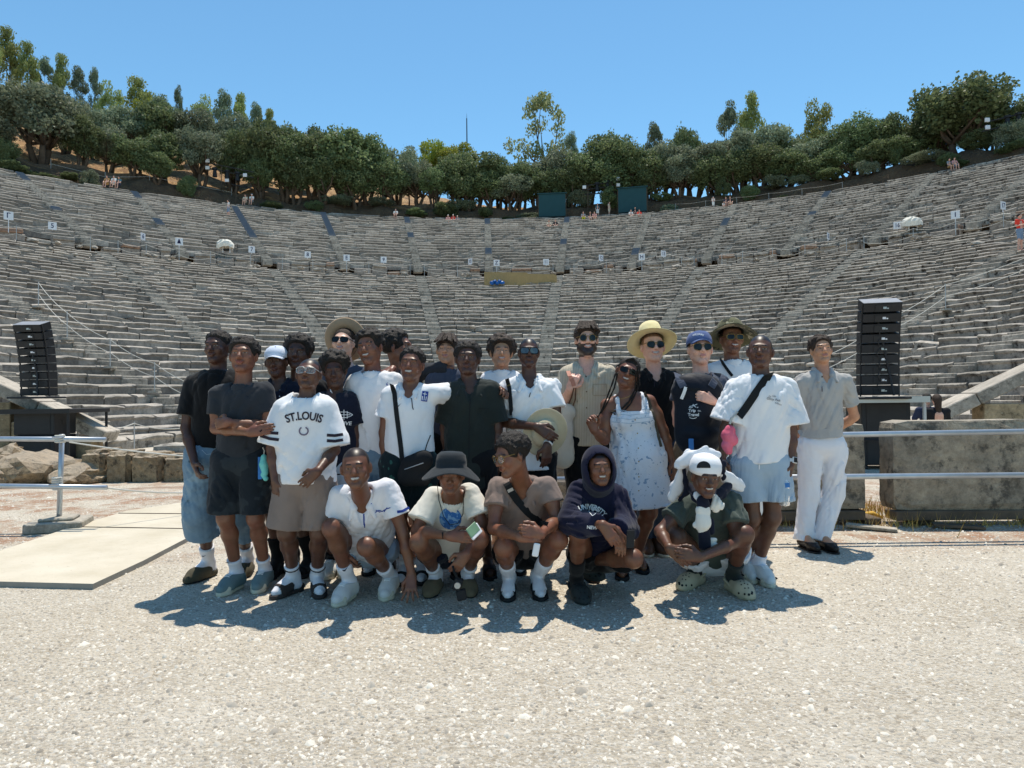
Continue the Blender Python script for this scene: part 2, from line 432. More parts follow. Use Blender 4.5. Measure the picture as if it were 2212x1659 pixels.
# gravel
m, nt, bs = newmat('gravel_stone'); g = N(nt, 'NewGeometry')
c = mixc(nt, g.outputs['Random Per Island'], rgb('8f877b'), rgb('e0dacd')); nt.links.new(c, bs.inputs['Base Color']); bs.inputs['Roughness'].default_value = .9
def gravel(n, seed, ymin, ymax, smin, smax, name):
    g_ = np.random.default_rng(seed)
    y = ymin+(ymax-ymin)*g_.random(n)**1.6; x = (g_.random(n)*2-1)*y*.85
    s = smin+(smax-smin)*g_.random(n)**3.5
    cl = np.sin(x*2.1+1)*np.sin(y*2.7)+np.sin(x*.8-y*1.3); keep = g_.random(n) < .62+.2*cl
    x, y, s = x[keep], y[keep], s[keep]; n = len(x)
    base = np.array([[1, 0, 0], [0, 1, 0], [-1, 0, 0], [0, -1, 0], [0, 0, 1], [.5, .5, .55], [-.5, -.5, .5]], float)
    oc = np.array([[1, 0, 0], [.3, .9, 0], [-.8, .6, 0], [-.8, -.6, 0], [.4, -.9, 0], [.45, .1, .8], [-.4, .35, .75], [-.25, -.4, .85]])
    V = oc[None]*(1+g_.normal(0, .22, (n, 8, 3))); V[:, :5, 2] = -.25
    V = V*s[:, None, None]*np.stack([.9+g_.random(n)*.5, .6+g_.random(n)*.3, .3+g_.random(n)*.5], 1)[:, None, :]
    a = g_.random(n)*6.28; ca, sa = np.cos(a), np.sin(a)
    X = V[:, :, 0]*ca[:, None]-V[:, :, 1]*sa[:, None]; Y = V[:, :, 0]*sa[:, None]+V[:, :, 1]*ca[:, None]
    V = np.stack([X+x[:, None], Y+y[:, None], V[:, :, 2]], 2)
    t = np.array([[0, 1, 5], [1, 6, 5], [1, 2, 6], [2, 3, 6], [3, 7, 6], [3, 4, 7], [4, 0, 7], [0, 5, 7], [5, 6, 7]])
    Fc = (t[None]+(np.arange(n)*8)[:, None, None]).reshape(-1, 3)
    return mesh(name, V.reshape(-1, 3), Fc, m)
tag(gravel(120000, 1, 1.2, 10, .004, .0145, 'gravel'), 'pale loose gravel scattered over the whole forecourt', 'gravel', kind='stuff')
tag(gravel(3200, 2, 1.2, 10, .008, .030, 'gravel_stones'), 'larger angular pale stones lying among the fine gravel', 'gravel', kind='stuff')
# ================================================================ trees
def leafmat(name, a, b, tr=.35):
    m, nt, bs = newmat(name); g = N(nt, 'NewGeometry'); oi = N(nt, 'ObjectInfo')
    c = mixc(nt, g.outputs['Random Per Island'], a, b)
    hs = N(nt, 'HueSaturation'); nt.links.new(c, hs.inputs['Color']); nt.links.new(ramp(nt, oi.outputs['Random'], 0, 1, .75, 1.25), hs.inputs['Value'])
    nt.links.new(ramp(nt, oi.outputs['Random'], 0, 1, .485, .515), hs.inputs['Hue'])
    nt.links.new(hs.outputs[0], bs.inputs['Base Color']); bs.inputs['Roughness'].default_value = .6; bs.inputs['Specular IOR Level'].default_value = .25
    t = N(nt, 'BsdfTranslucent'); nt.links.new(hs.outputs[0], t.inputs[0]); mx = N(nt, 'MixShader', n0=tr)
    nt.links.new(bs.outputs[0], mx.inputs[1]); nt.links.new(t.outputs[0], mx.inputs[2]); nt.links.new(mx.outputs[0], nt.nodes['Material Output'].inputs[0]); return m
L_oak = leafmat('oak_leaves', rgb('5b6a45'), rgb('7f8c62')); L_olive = leafmat('olive_leaves', rgb('6a755c'), rgb('929b80'))
L_pine = leafmat('pine_needles', rgb('7f8a4e'), rgb('a3aa6c')); L_euc = leafmat('eucalyptus_leaves', rgb('7d8a58'), rgb('a8b184'), .45)
L_grey = leafmat('grey_pine_needles', rgb('6d7a62'), rgb('8d9a7e')); L_yel = leafmat('yellow_green_leaves', rgb('87933c'), rgb('a9b252'), .45)
M_bark = simple('dark_bark', rgb('5a4c3f'), .95, var=.3, scale=12, bmp=.6, bscale=14)
def crown_mesh(name, seed, kind):
    """unit crown: width 1, height 1 (crown from .0 to 1), returned with leaf cards spread through clumps"""
    g = np.random.default_rng(seed); cl = []
    if kind == 'round':
        for i in range(60):
            d = g.normal(0, 1, 3); d /= np.linalg.norm(d); d[2] = d[2]*.9+.1
            cl.append((d*np.array([.36, .36, .34])*(.55+.5*g.random())+np.array([0, 0, .52]), .055+.13*g.random()**1.5))
        n, s = 11000, .019
    elif kind == 'wide':
        for i in range(44):
            a = g.random()*6.28; r = .40*g.random()**.5; z = .30+.42*g.random()+.14*(1-r/.4)
            cl.append((np.array([r*math.cos(a), r*math.sin(a), z]), .09+.07*g.random()))
        n, s = 11000, .018
    elif kind == 'pine':
        for i in range(30):
            z = g.random()**.85; r = (.40*(1-z)**.45+.04)*(.35+.65*g.random()); a = g.random()*6.28
            cl.append((np.array([r*math.cos(a), r*math.sin(a), .06+.88*z]), .06+.09*g.random()))
        n, s = 7000, .017
    else:   # airy
        for i in range(34):
            z = g.random(); r = .42*math.sin(min(3.0, .5+z*2.4))*(.3+.7*g.random()); a = g.random()*6.28
            cl.append((np.array([r*math.cos(a), r*math.sin(a), .08+.85*z]), .055+.05*g.random()))
        n, s = 2600, .019
    C = np.array([c for c, _ in cl]); Rr = np.array([r for _, r in cl])
    idx = g.choice(len(cl), n, p=Rr**2/np.sum(Rr**2)); d = g.normal(0, 1, (n, 3)); d /= np.linalg.norm(d, axis=1)[:, None]
    P = C[idx]+d*(Rr[idx]*(.35+.75*g.random(n)**.6+.42*(g.random(n) < .10)*g.random(n)))[:, None]*np.array([1, 1, .8])
    a = g.normal(0, 1, (n, 3)); a /= np.linalg.norm(a, axis=1)[:, None]; b = np.cross(a, g.normal(0, 1, (n, 3))); b /= np.linalg.norm(b, axis=1)[:, None]
    sz = s*(.6+.9*g.random(n))[:, None]
    V = np.stack([P-a*sz, P-b*sz*.6, P+a*sz, P+b*sz*.6], 1).reshape(-1, 3)
    V[:, 2] = np.clip(V[:, 2], 0, 1.03)
    return V, np.arange(4*n).reshape(-1, 4), C
def trunk_mesh(seed, C, nst, r0=.03, th_=.30):
    rs = random.Random(seed); mb = MB()
    for i in range(nst):
        a = 6.28*i/nst+rs.random(); lean = .10 if nst > 1 else .02
        b0 = Vector((math.cos(a)*.02*(nst > 1), math.sin(a)*.02*(nst > 1), -.05)); fork = Vector((math.cos(a)*lean, math.sin(a)*lean, th_*rs.uniform(.8, 1.2)))
        mid = (b0+fork)/2+Vector((rs.uniform(-.03, .03), rs.uniform(-.03, .03), 0))
        mb.tube([b0, mid, fork], [r0*1.3, r0, r0*.8], 6)
        for t in rs.sample(range(len(C)), 6):
            q = Vector(C[t]); q.z = th_*.75+q.z*(1-th_*.75); 
            mb.tube([fork, fork*.45+q*.55+Vector((rs.uniform(-.04, .04), rs.uniform(-.04, .04), -.03)), q], [r0*.6, r0*.35, r0*.12], 5)
    return mb.v, mb.f
SPEC = {  # kind, leaf mat, crown base share, stems, variants
 'oak': ('round', L_oak, .07, 3, 5), 'olive': ('wide', L_olive, .09, 3, 4), 'pine': ('pine', L_pine, .16, 1, 2), 'grey': ('pine', L_grey, .2, 1, 2),
 'euc': ('airy', L_euc, .18, 2, 1), 'yel': ('wide', L_yel, .2, 2, 1)}
PROTO = {}
for si, (k, (kd, lm, cb, ns, nv)) in enumerate(SPEC.items()):
    for v in range(nv):
        V, Fq, C = crown_mesh(k, 10*si+v+1, kd); V = V.copy(); V[:, 2] = cb+V[:, 2]*(1-cb)
        co = mesh('crown', V, Fq, lm); tv, tf = trunk_mesh(si*10+v, C, ns, .035 if k in ('oak', 'olive') else .022, cb+.12)
        to = mesh('trunk', tv, tf, M_bark, smooth=True)
        PROTO[(k, v)] = (co.data, to.data); bpy.data.objects.remove(co); bpy.data.objects.remove(to)
def dirpolar(px, r):
    """point at polar radius r from the theatre centre in the direction of photo column px"""
    u = ray(px, 600); u = Vector((u.x, u.y)).normalized(); c = Vector((CX, CY)); b = u.dot(c); q = b*b-(c.length_squared-r*r)
    return u*(b+math.sqrt(q))
tc = {}
tr_rng = random.Random(5)
KN = {'oak': ('dense dark green oak', 'oak tree'), 'olive': ('grey-green olive tree with a spreading crown', 'olive tree'), 'pine': ('yellow-green pine', 'pine tree'),
      'grey': ('thin greyish pine', 'pine tree'), 'euc': ('tall airy eucalyptus', 'eucalyptus'), 'yel': ('bright yellow-green bushy tree', 'tree')}
T = [  # column, top row, width px, kind, radius
 (12,60,95,'pine',84),(58,92,70,'pine',82),(-35,80,90,'pine',80),(100,124,60,'grey',86),(132,120,70,'pine',84),(168,148,60,'grey',84),(203,150,44,'grey',88),(238,177,80,'pine',82),
 (300,170,100,'pine',84),(318,200,70,'yel',80),(352,205,70,'grey',82),(386,186,34,'grey',84),(440,208,80,'pine',82),(482,197,70,'grey',84),(520,203,70,'pine',84),(556,224,50,'grey',82),(585,238,60,'pine',80),
 (-20,170,140,'olive',72),(140,200,110,'olive',74),(205,222,100,'olive',75),(268,214,110,'olive',76),(348,214,130,'oak',76),(425,224,110,'olive',75),(500,232,120,'olive',73),(572,246,100,'oak',73),(640,258,90,'olive',74),(700,262,90,'oak',74),
 (85,162,190,'olive',67),(-25,250,110,'olive',66),(180,246,105,'oak',66.5),(238,268,95,'olive',67.5),(292,285,110,'oak',66),(352,274,125,'oak',67),(340,328,85,'oak',64.6),(436,258,120,'olive',66),(505,270,110,'oak',67),(560,246,135,'oak',66),
 (618,268,110,'oak',66),(676,262,115,'oak',66.5),(742,261,140,'oak',66),(795,286,100,'oak',66.5),(700,320,100,'oak',65),(640,320,90,'oak',65),(560,330,90,'oak',65),(770,335,100,'oak',65),(835,335,85,'oak',65.5),(858,306,90,'olive',68),(885,318,60,'grey',70),(905,335,80,'olive',67),
 (940,288,62,'yel',76),(992,300,90,'yel',74),(985,322,100,'oak',67),(1035,318,110,'oak',67),(1010,352,90,'oak',65.5),(1085,332,100,'oak',67),(1060,362,85,'oak',65.3),(1128,340,90,'oak',66.5),(940,348,80,'oak',66),(1110,365,80,'olive',65.2),
 (1168,197,128,'euc',80),(1160,335,95,'olive',68),(1237,288,44,'grey',76),(1218,318,95,'olive',68),(1190,350,90,'oak',66),(1270,312,110,'oak',67),(1322,280,130,'oak',67.5),(1375,296,110,'oak',67),(1330,330,110,'oak',66),(1240,345,80,'oak',65.6),
 (1420,266,56,'grey',78),(1445,298,110,'olive',68),(1484,262,80,'oak',76),(1508,290,120,'olive',68),(1552,290,100,'olive',67),(1410,322,90,'oak',66),(1470,325,90,'olive',66),(1580,222,70,'grey',84),(1628,203,76,'pine',84),(1606,262,110,'olive',68),(1664,258,100,'olive',69),
 (1712,280,90,'oak',70),(1772,214,84,'pine',84),(1752,288,100,'olive',68),(1806,275,90,'oak',68),(1640,305,95,'oak',66.4),(1590,315,85,'oak',66),(1700,318,90,'oak',66.2),(1762,325,90,'oak',66),(1862,246,100,'oak',68),(1905,248,90,'oak',69),(1946,234,100,'oak',68),(1835,305,90,'oak',66.3),(1900,300,85,'oak',66.2),
 (1992,238,100,'oak',68),(2086,148,200,'oak',67),(2040,215,120,'oak',69),(2192,208,80,'oak',69),(2222,188,95,'olive',72),(1960,290,80,'oak',66.4),(2150,230,90,'olive',70),(2280,170,140,'oak',70),(1540,325,80,'oak',66)]
T.sort(key=lambda t: t[0])
ordn = lambda n: ['first', 'second', 'third', 'fourth', 'fifth', 'sixth', 'seventh', 'eighth', 'ninth', 'tenth'][n-1] if n <= 10 else '%dth' % n if n % 10 not in (1, 2, 3) or n in (11, 12, 13) else '%d%s' % (n, {1: 'st', 2: 'nd', 3: 'rd'}[n % 10])
for px, yt, wpx, kd, r in T:
    p = dirpolar(px, r); z0 = terrain(p.x, p.y)-.15; top = at(px, yt, p.y).z; H = max(2.5, top-z0)
    w = wpx/F*p.y*(1.2 if px > 600 else 1.02); v = tr_rng.randrange(SPEC[kd][4]); cd, td = PROTO[(kd, v)]
    root = empty({'oak': 'oak_tree', 'olive': 'olive_tree', 'pine': 'pine_tree', 'grey': 'pine_tree', 'euc': 'eucalyptus_tree', 'yel': 'bushy_tree'}[kd], (p.x, p.y, z0), tr_rng.uniform(0, 6.28))
    root.scale = (w*tr_rng.uniform(.88, 1.12), w*tr_rng.uniform(.88, 1.12), H)
    for nm, d in (('crown', cd), ('trunk', td)):
        c = bpy.data.objects.new(nm, d); link(c, root)
    key = (kd, r > 71); tc[key] = tc.get(key, 0)+1
    lab = KN[kd][0]+(' higher up the hill, ' if r > 71 else ' on the theatre rim, ')+ordn(tc[key])+' from the left'
    if kd == 'euc': lab = 'tall airy eucalyptus rising alone above the middle of the tree line'
    tag(root, lab, KN[kd][1], 'trees on the hill' if r > 71 else 'trees along the theatre rim')
sh = random.Random(9); shr = []
for i in range(34):
    px = -20+2260*(i+sh.uniform(.1, .9))/34; r = sh.uniform(63.2, 65.6); shr.append((px, r if px > 620 else r-.3, sh.uniform(2.2, 5.0), sh.uniform(1.2, 3.2), sh.choice(('oak', 'oak', 'olive')), sh.randrange(4)))
shr = [q for i, q in enumerate(shr) if q[0] > 640 or i % 3 == 0]
for i, (px, r, w, h, kd, v) in enumerate(shr):
    p = dirpolar(px, r); o = bpy.data.objects.new('bush', PROTO[(kd, v)][0]); o.location = (p.x, p.y, terrain(p.x, p.y)-h*.22); o.scale = (w, w*.7, h*1.15); o.rotation_euler[2] = i*1.7; link(o)
    tag(o, ('dark green' if kd == 'oak' else 'grey-green')+' bush between the tree trunks on the rim, '+ordn(i+1)+' from the left', 'bush', 'bushes between the trunks')
# low scrub on the bank
for i, (px, r, w, h) in enumerate([(20, 63.4, 5, 1.6), (90, 63.3, 4, 1.3), (150, 63.5, 3, 1.0), (620, 63, 3, .9), (1100, 63.2, 2.5, .8), (1560, 63, 3, .9), (1700, 63.2, 3, 1.0), (2080, 63.4, 3, .9), (2190, 64, 4, 1.4), (880, 63.1, 2.5, .8)]):
    p = dirpolar(px, r); o = bpy.data.objects.new('shrub', PROTO[('oak', i % 4)][0]); o.location = (p.x, p.y, terrain(p.x, p.y)-h*.25); o.scale = (w, w*.6, h); o.rotation_euler[2] = i; link(o)
    tag(o, 'low dark shrub on the bank behind the top seats, '+ordn(sorted([20, 90, 150, 620, 1100, 1560, 1700, 2080, 2190, 880]).index(px)+1)+' from the left', 'shrub', 'shrubs on the bank')
# ================================================================ things on and round the theatre
M_white = simple('white_paint', (.75, .76, .78), .5, var=.03); M_post = simple('galvanised_post', rgb('b9bcbc'), .5, .3, var=.08)
M_rope = simple('white_rope', rgb('cfccc2'), .9, var=.1, scale=60, bmp=.8, bscale=200); M_ink = simple('sign_ink', rgb('1c2450'), .6, var=0)
M_black = simple('black_speaker', rgb('26272a'), .55, var=.15, bmp=.15, bscale=300); M_grille = simple('speaker_grille', rgb('2f2f30'), .7, var=.1)
M_steel = simple('galvanised_pipe', rgb('b6bcc2'), .38, .65, var=.1, scale=9); M_conc = stone('concrete', rgb('a8a296'), rgb('979184'), rgb('6f6a5f'), rgb('c4bfb2'), .2, .4, False, sc=3, isl=.05)
M_tarp = simple('tan_tarpaulin', rgb('a58c60'), .8, var=.1, scale=1.2, bmp=.4, bscale=3); M_cloth = simple('cream_canvas', rgb('e2ddd0'), .9, var=.05)
M_green = simple('dark_green_screen', rgb('264a50'), .85, var=.08, scale=1.5); M_wood = simple('old_dark_timber', rgb('5c5145'), .95, var=.3, scale=5, bmp=.5, bscale=25)
M_blue = simple('blue_plastic', rgb('1f5fa8'), .4, var=.15); M_alu = simple('aluminium_edge', rgb('a9abaa'), .4, .6, var=.05)
FONT = None
def text_mesh(name, s, size, mat, parent, Mw, ext=.004, off=0, align='CENTER', shear=0, space=1.0):
    cu = bpy.data.curves.new('t', 'FONT'); cu.body = s; cu.size = size; cu.extrude = ext; cu.offset = off; cu.align_x = align; cu.align_y = 'CENTER'; cu.shear = shear; cu.space_character = space; cu.resolution_u = 3
    to = bpy.data.objects.new('t', cu); COL.objects.link(to); dg = bpy.context.evaluated_depsgraph_get(); me = bpy.data.meshes.new_from_object(to.evaluated_get(dg)); bpy.data.objects.remove(to)
    me.name = name; me.materials.clear(); me.materials.append(mat); me.transform(Mw); o = bpy.data.objects.new(name, me); return link(o, parent)
def text_polys(s, size, off=0, space=1.0, shear=0):
    cu = bpy.data.curves.new('t', 'FONT'); cu.body = s; cu.size = size; cu.offset = off; cu.align_x = 'CENTER'; cu.align_y = 'CENTER'; cu.space_character = space; cu.shear = shear; cu.resolution_u = 3
    to = bpy.data.objects.new('t', cu); COL.objects.link(to); dg = bpy.context.evaluated_depsgraph_get(); me = bpy.data.meshes.new_from_object(to.evaluated_get(dg)); bpy.data.objects.remove(to)
    v = [tuple(x.co) for x in me.vertices]; f = [tuple(p.vertices) for p in me.polygons]; bpy.data.meshes.remove(me); return v, f
def seat_pt(px, py, lo=9, hi=62):
    """where a view ray meets the seating (radius, point)"""
    d = ray(px, py); o = Vector((0, 0, CH)); t = 15.
    while t < 110:
        p = o+d*t; r = math.hypot(p.x-CX, p.y-CY)
        if r > 9.8 and p.y > 5:
            h = Hlow(r) if r < 35.6 else (10.7 if r < 38.6 else 11.7+.4315*(r-38.9))
            if p.z <= h and r > lo: return p, r
        t += .05
    return o+d*80, 60
def sign(ch, px, py, yb, on_wall=False, turn=0, w=.46, one=None):
    """sign plate centred at pixel px,py with its pole foot at pixel row yb"""
    p = dirpolar(px, 38.8 if on_wall else 36.3); base = at(px, yb, p.y); c = at(px, py, p.y); a = math.atan2(p.x, p.y)
    root = empty('numbered_sign', (p.x, p.y, base.z), -a+turn)
    hc = c.z-base.z; h = w*1.05
    MB().cyl((0, .02, 0), (0, .02, hc), .022).build('post', M_white, root)
    mb = MB().box((0, 0, hc), (w, .02, h), bev=.006); mb.build('plate', M_white, root)
    text_mesh('lettering', ch, .40, M_ink, root, Matrix.Translation((0, -.013, hc)) @ Matrix.Rotation(R(90), 4, 'X') @ Matrix.Scale(.92 if len(ch) == 1 else .75, 4, (1, 0, 0)), .003, .006 if ch not in '10' else .004)
    W9 = {'5': 'five between the gamma and delta signs', '6': 'six just left of the delta sign', '7': 'seven right of the left parasol', '8': 'eight left of the letter E sign', '9': 'nine right of the letter E sign', '10': 'ten just left of the letter Z sign', '11': 'eleven above the right end of the tarpaulin', '12': 'twelve left of the letter H sign', '13': 'thirteen right of the letter H sign', '15': 'fifteen turned nearly edge-on', '16': 'sixteen beside the right parasol', '17': ''}
    nm = {'Γ': 'the Greek letter gamma', 'Δ': 'the Greek letter delta', 'E': 'the letter E', 'Z': 'the letter Z', 'H': 'the letter H', 'I': 'the letter I'}.get(ch, 'the number '+W9.get(ch, ''))
    tag(root, one or 'white sign plate reading '+nm, 'sign', 'section signs along the walkway'); return root
for a in [('Γ', 18, 466, 502), ('Δ', 387, 522, 555), ('E', 749, 557, 596), ('Z', 1073, 568, 594), ('H', 1387, 555, 590), ('I', 2067, 464, 500)]: sign(*a)
for ch, x, y, tn in [('5', 113, 488, 0), ('6', 309, 511, .9), ('7', 544, 539, .2), ('8', 665, 550, 0), ('9', 829, 561, 0), ('10', 1016, 565, -.8), ('11', 1180, 566, 0), ('12', 1299, 557, .7), ('13', 1434, 548, .7), ('14', 1791, 510, 1.25), ('15', 1791+0, 0, 0), ('16', 1941, 487, 0)]:
    if ch == '15': continue
    if ch == '14': sign('15', x, y, y+10, True, tn)
    else: sign(ch, x, y, y+9, True, tn)
sign('17', 2171, 444, 458, True, 1.0, one='white sign plate turned half edge-on at the far right of the walkway')
def sag(a, b, s, n=8): return [a.lerp(b, i/n)-Vector((0, 0, s*4*(i/n)*(1-i/n))) for i in range(n+1)]
def barrier(pts, h, label, sagv=.12, ropes=(1.0, .55), posts=None, r=.012, base=None):
    """pts: feet of the posts"""
    root = empty('rope_barrier', pts[0]); o = Vector(pts[0])
    for i, p in enumerate(pts):
        MB().cyl(Vector(p)-o, Vector(p)-o+Vector((0, 0, h+.04)), .016, n=6).build('post', M_post, root)
        if base: MB().cyl(Vector(p)-o, Vector(p)-o+Vector((0, 0, .07)), base, base*.9, n=14).build('post_foot', M_conc, root)
    for k in ropes:
        mb = MB()
        for a, b in zip(pts[:-1], pts[1:]): mb.tube(sag(Vector(a)-o+Vector((0, 0, h*k)), Vector(b)-o+Vector((0, 0, h*k)), sagv), r, 5)
        mb.build('rope', M_rope, root)
    tag(root, label, 'rope barrier', 'rope barriers on the theatre'); return root
def wk(px, r=36.3, z=None):
    p = dirpolar(px, r); return Vector((p.x, p.y, 10.62 if z is None else z))
for cols, nm in [((-40, 35, 195), 'under the gamma sign at the far left'), ((255, 316, 387, 455, 541), 'beneath the delta sign'), ((610, 676, 749, 797, 886), 'beneath the letter E sign'),
                 ((917, 988, 1073, 1195), 'behind the tan tarpaulin'), ((1240, 1310, 1387, 1473, 1500), 'beneath the letter H sign'), ((1560, 1605, 1670, 1740, 1830), 'right of the H sign, slack'),
                 ((1868, 1975, 2067, 2171, 2250), 'beneath the letter I sign')]:
    barrier([wk(x) for x in cols], .95, 'two white ropes on walkway posts '+nm, .22)
# rope handrails coming down two stairways
def stairrail(pts, label):
    P = []
    for x, y in pts: p, r = seat_pt(x, y); P.append(p+Vector((0, 0, .02)))
    barrier(P, 1.0, label, .10, base=.22, r=.012)
stairrail([(83, 666), (145, 736), (238, 797), (334, 850), (440, 905)], 'white rope handrail coming down the left stairway past the left loudspeakers')
stairrail([(2270, 590), (2043, 672), (1913, 752), (1790, 830)], 'white rope handrail coming down the right stairway behind the right loudspeakers')
p1, p2, p3 = gnd(95, 975), gnd(288, 972), gnd(420, 975)
barrier([gnd(168, 990), gnd(290, 975), gnd(430, 985)], .72, 'low rope on thin posts in front of the lowest seats at the left', .12, (1.0,))
barrier([gnd(1935, 985), gnd(2040, 985), gnd(2143, 985), gnd(2196, 985), gnd(2290, 988)], .62, 'low white rope on thin posts in front of the stone end wall at the right', .08, (1.0,))
# tarpaulin screen and the heap on it
c0 = at(1046, 615, 17.3+34); a = at(1046, 616, 49.8); b = at(1203, 618, 49.8); h = 29/F*49.8
V = []; n = 26
for i in range(n+1):
    t = i/n; q = a.lerp(b, t); hh = h*(1 if t < .61 else .9)-(.1 if i == n else 0); zg = .04*math.sin(i*1.9)
    V += [q+Vector((0, zg, 0)), q+Vector((0, .05+zg*.5, hh)), q+Vector((0, .9, hh+.02)), q+Vector((0, .9, -.2))]
Fc = []
for i in range(n):
    for j in range(3): Fc.append((i*4+j, i*4+4+j, i*4+5+j, i*4+1+j))
Fc += [(0, 1, 2, 3), (n*4+3, n*4+2, n*4+1, n*4)]
o = mesh('tarpaulin', V, Fc, M_tarp); tag(o, 'long tan tarpaulin covering equipment on the top rows of the lower tier', 'tarpaulin')
p = at(1074, 613, 49.2); mb = MB(); rs = random.Random(4)
for i in range(5): rock(mb, p+Vector((-.35+.17*i, 0, .05+.1*(i % 2))), (.42, .4, .3), rs, 2)
o = mb.build('plastic_sheet', M_blue, smooth=True); tag(o, 'crumpled blue plastic sheet lying in front of the tan tarpaulin', 'plastic sheet')
# parasols
def parasol(px, py, yb, w, label):
    p = dirpolar(px, 38.9); c = at(px, py, p.y); b = at(px, yb, p.y); root = empty('parasol', (p.x, p.y, b.z)); hc = c.z-b.z; W_ = w/F*p.y/2
    prof_ = [(W_*1.0, -.28), (W_*1.03, -.02), (W_*.92, .12), (W_*.6, .27), (W_*.25, .33), (.02, .34)]
    mb = MB(); mb.lathe(prof_, (0, 0, hc), 22, 1, .8)
    rs = random.Random(px); v = [(x+rs.gauss(0, .03), y+rs.gauss(0, .03), z+rs.gauss(0, .035)) for x, y, z in mb.v]
    mesh('canopy', v, mb.f[:-2], M_cloth, root)
    for sx in (-.3, .55): MB().cyl((sx*W_, 0, 0), (sx*W_, 0, hc+.1), .035, n=6).build('pole', M_white, root)
    MB().box((W_*.15, .1, hc-.38), (.5, .3, .16), bev=.04).build('lamp_housing', M_black, root)
    tag(root, label, 'parasol', 'white canvas shades on the walkway')
parasol(487, 528, 546, 36, 'white canvas shade over equipment between the delta and number 7 signs'); parasol(1972, 480, 498, 41, 'white canvas shade over equipment beside the number 16 sign')
# green screens on the rim
def screen(x0, x1, y0, y1, label):
    a_, b_ = dirpolar(x0, 62.3), dirpolar(x1, 62.3); A = at(x0, y1, a_.y); B = at(x1, y1, b_.y); c = (A+B)/2; w = (B-A).length; h = (y1-y0)/F*c.y
    root = empty('green_screen', c, math.atan2((B-A).y, (B-A).x)); MB().box((0, 0, h/2), (w, .25, h), bev=.02).build('panel', M_green, root)
    MB().box((0, .0, h+.06), (w+.3, .5, .10)).build('top_rail', M_green, root)
    for s in (-1, 1): MB().box((s*(w/2+.05), .1, h/2-.2), (.08, .1, h+.4)).build('post', M_wood, root)
    tag(root, label, 'screen', 'green screens behind the top row')
screen(1164, 1222, 419, 468, 'square dark green cabin panel behind the top row, left of the two'); screen(1336, 1397, 406, 458, 'square dark green cabin panel behind the top row, right of the two')
# lamp rigs under the trees
def rig(beams, lamps, floods, legs, r, label, cx):
    p = dirpolar(cx, r); Y = p.y; root = empty('lamp_gantry', at(cx, 420, Y)); o = root.location
    for (x0, y0, x1, y1) in beams: MB().cyl(at(x0, y0, Y)-o, at(x1, y1, Y)-o, .06, n=6).build('beam', M_grille, root)
    for (x0, y0, y1) in legs: MB().cyl(at(x0, y0, Y)-o, at(x0, y1, Y)-o, .05, n=6).build('leg', M_wood, root)
    for (x, y) in lamps:
        c = at(x, y, Y)-o; l = MB().cyl(c+Vector((0, 0, -.45)), c+Vector((0, 0, .3)), .24, .17, 12).build('stage_lamp', M_black, root); MB().cyl(c+Vector((0, 0, .3)), c+Vector((0, 0, .5)), .3, .3, 8).build('yoke', M_black, l)
    for (x, y) in floods: MB().box(at(x, y, Y)-o+Vector((0, -.1, 0)), (.42, .16, .38), bev=.03).build('floodlight', M_white, root)
    tag(root, label, 'lamp gantry', 'stage lamp gantries on the rim')
rig([(445, 351, 548, 372), (445, 362, 548, 384), (500, 398, 545, 408)], [(464, 373), (491, 378), (513, 382)], [(449, 348), (449, 363), (530, 379), (491, 390)], [(478, 360, 438), (510, 368, 440), (478, 400, 440)], 64, 'long gantry with three black stage lamps under the trees at the left', 495)
rig([(1258, 402, 1340, 391), (1258, 411, 1340, 399), (1262, 420, 1310, 417)], [(1290, 404), (1312, 400)], [(1262, 405), (1335, 387), (1335, 400)], [(1270, 402, 455), (1322, 395, 450)], 64, 'gantry with pale floodlights between the two green cabins', 1298)
rig([(2122, 284, 2240, 256), (2138, 262, 2240, 238), (2150, 300, 2240, 290)], [(2176, 262), (2200, 256)], [(2131, 260), (2132, 276)], [(2162, 275, 330), (2198, 262, 312)], 64.5, 'gantry with stage lamps under the trees at the far right', 2180)
# antenna mast
p = dirpolar(1009, 84); a, b = at(1009, 335, p.y), at(1009, 244, p.y); root = empty('antenna_mast', (a.x, a.y, a.z-2)); MB().cyl((0, 0, 0), (0, 0, b.z-a.z+1.2), .10, .07, 8).build('pole', M_grille, root); MB().cyl((0, 0, b.z-a.z+1.2), (0, 0, b.z-a.z+2), .03, .01, 6).build('tip_rod', M_grille, root)
tag(root, 'thin tall antenna mast above the middle trees', 'mast')
# terrace edging behind the trees and rope fence on the rim
V = []; Fc = []; n = 150
for j in range(n+1):
    ph = R(-60+122*j/n); 
    for (r, dz) in ((66.2, -.3), (66.2, .32), (66.55, .32), (66.55, -.3)): q = pol(r, ph); V.append((q.x, q.y, terrain(*pol(66.4, ph).xy)+dz))
for j in range(n):
    for i in range(3): Fc.append((j*4+i, j*4+4+i, j*4+5+i, j*4+1+i))
tag(mesh('terrace_edging', V, Fc, M_wood), 'low dark terrace edging running along the path behind the top seats', 'low wall')
barrier([pol(62.0, R(d), 21.9) for d in (17.5, 20.5, 23.5, 26.5, 29.5, 33)], .7, 'thin rope fence along the rim above the right-hand seats', .1, (1.0,), r=.008)
barrier([pol(64.5, R(d), terrain(*pol(64.5, R(d)).xy)) for d in (-42, -38, -34.5, -31, -27.5)], .9, 'thin post fence beside the path under the left trees', .02, (.5,))
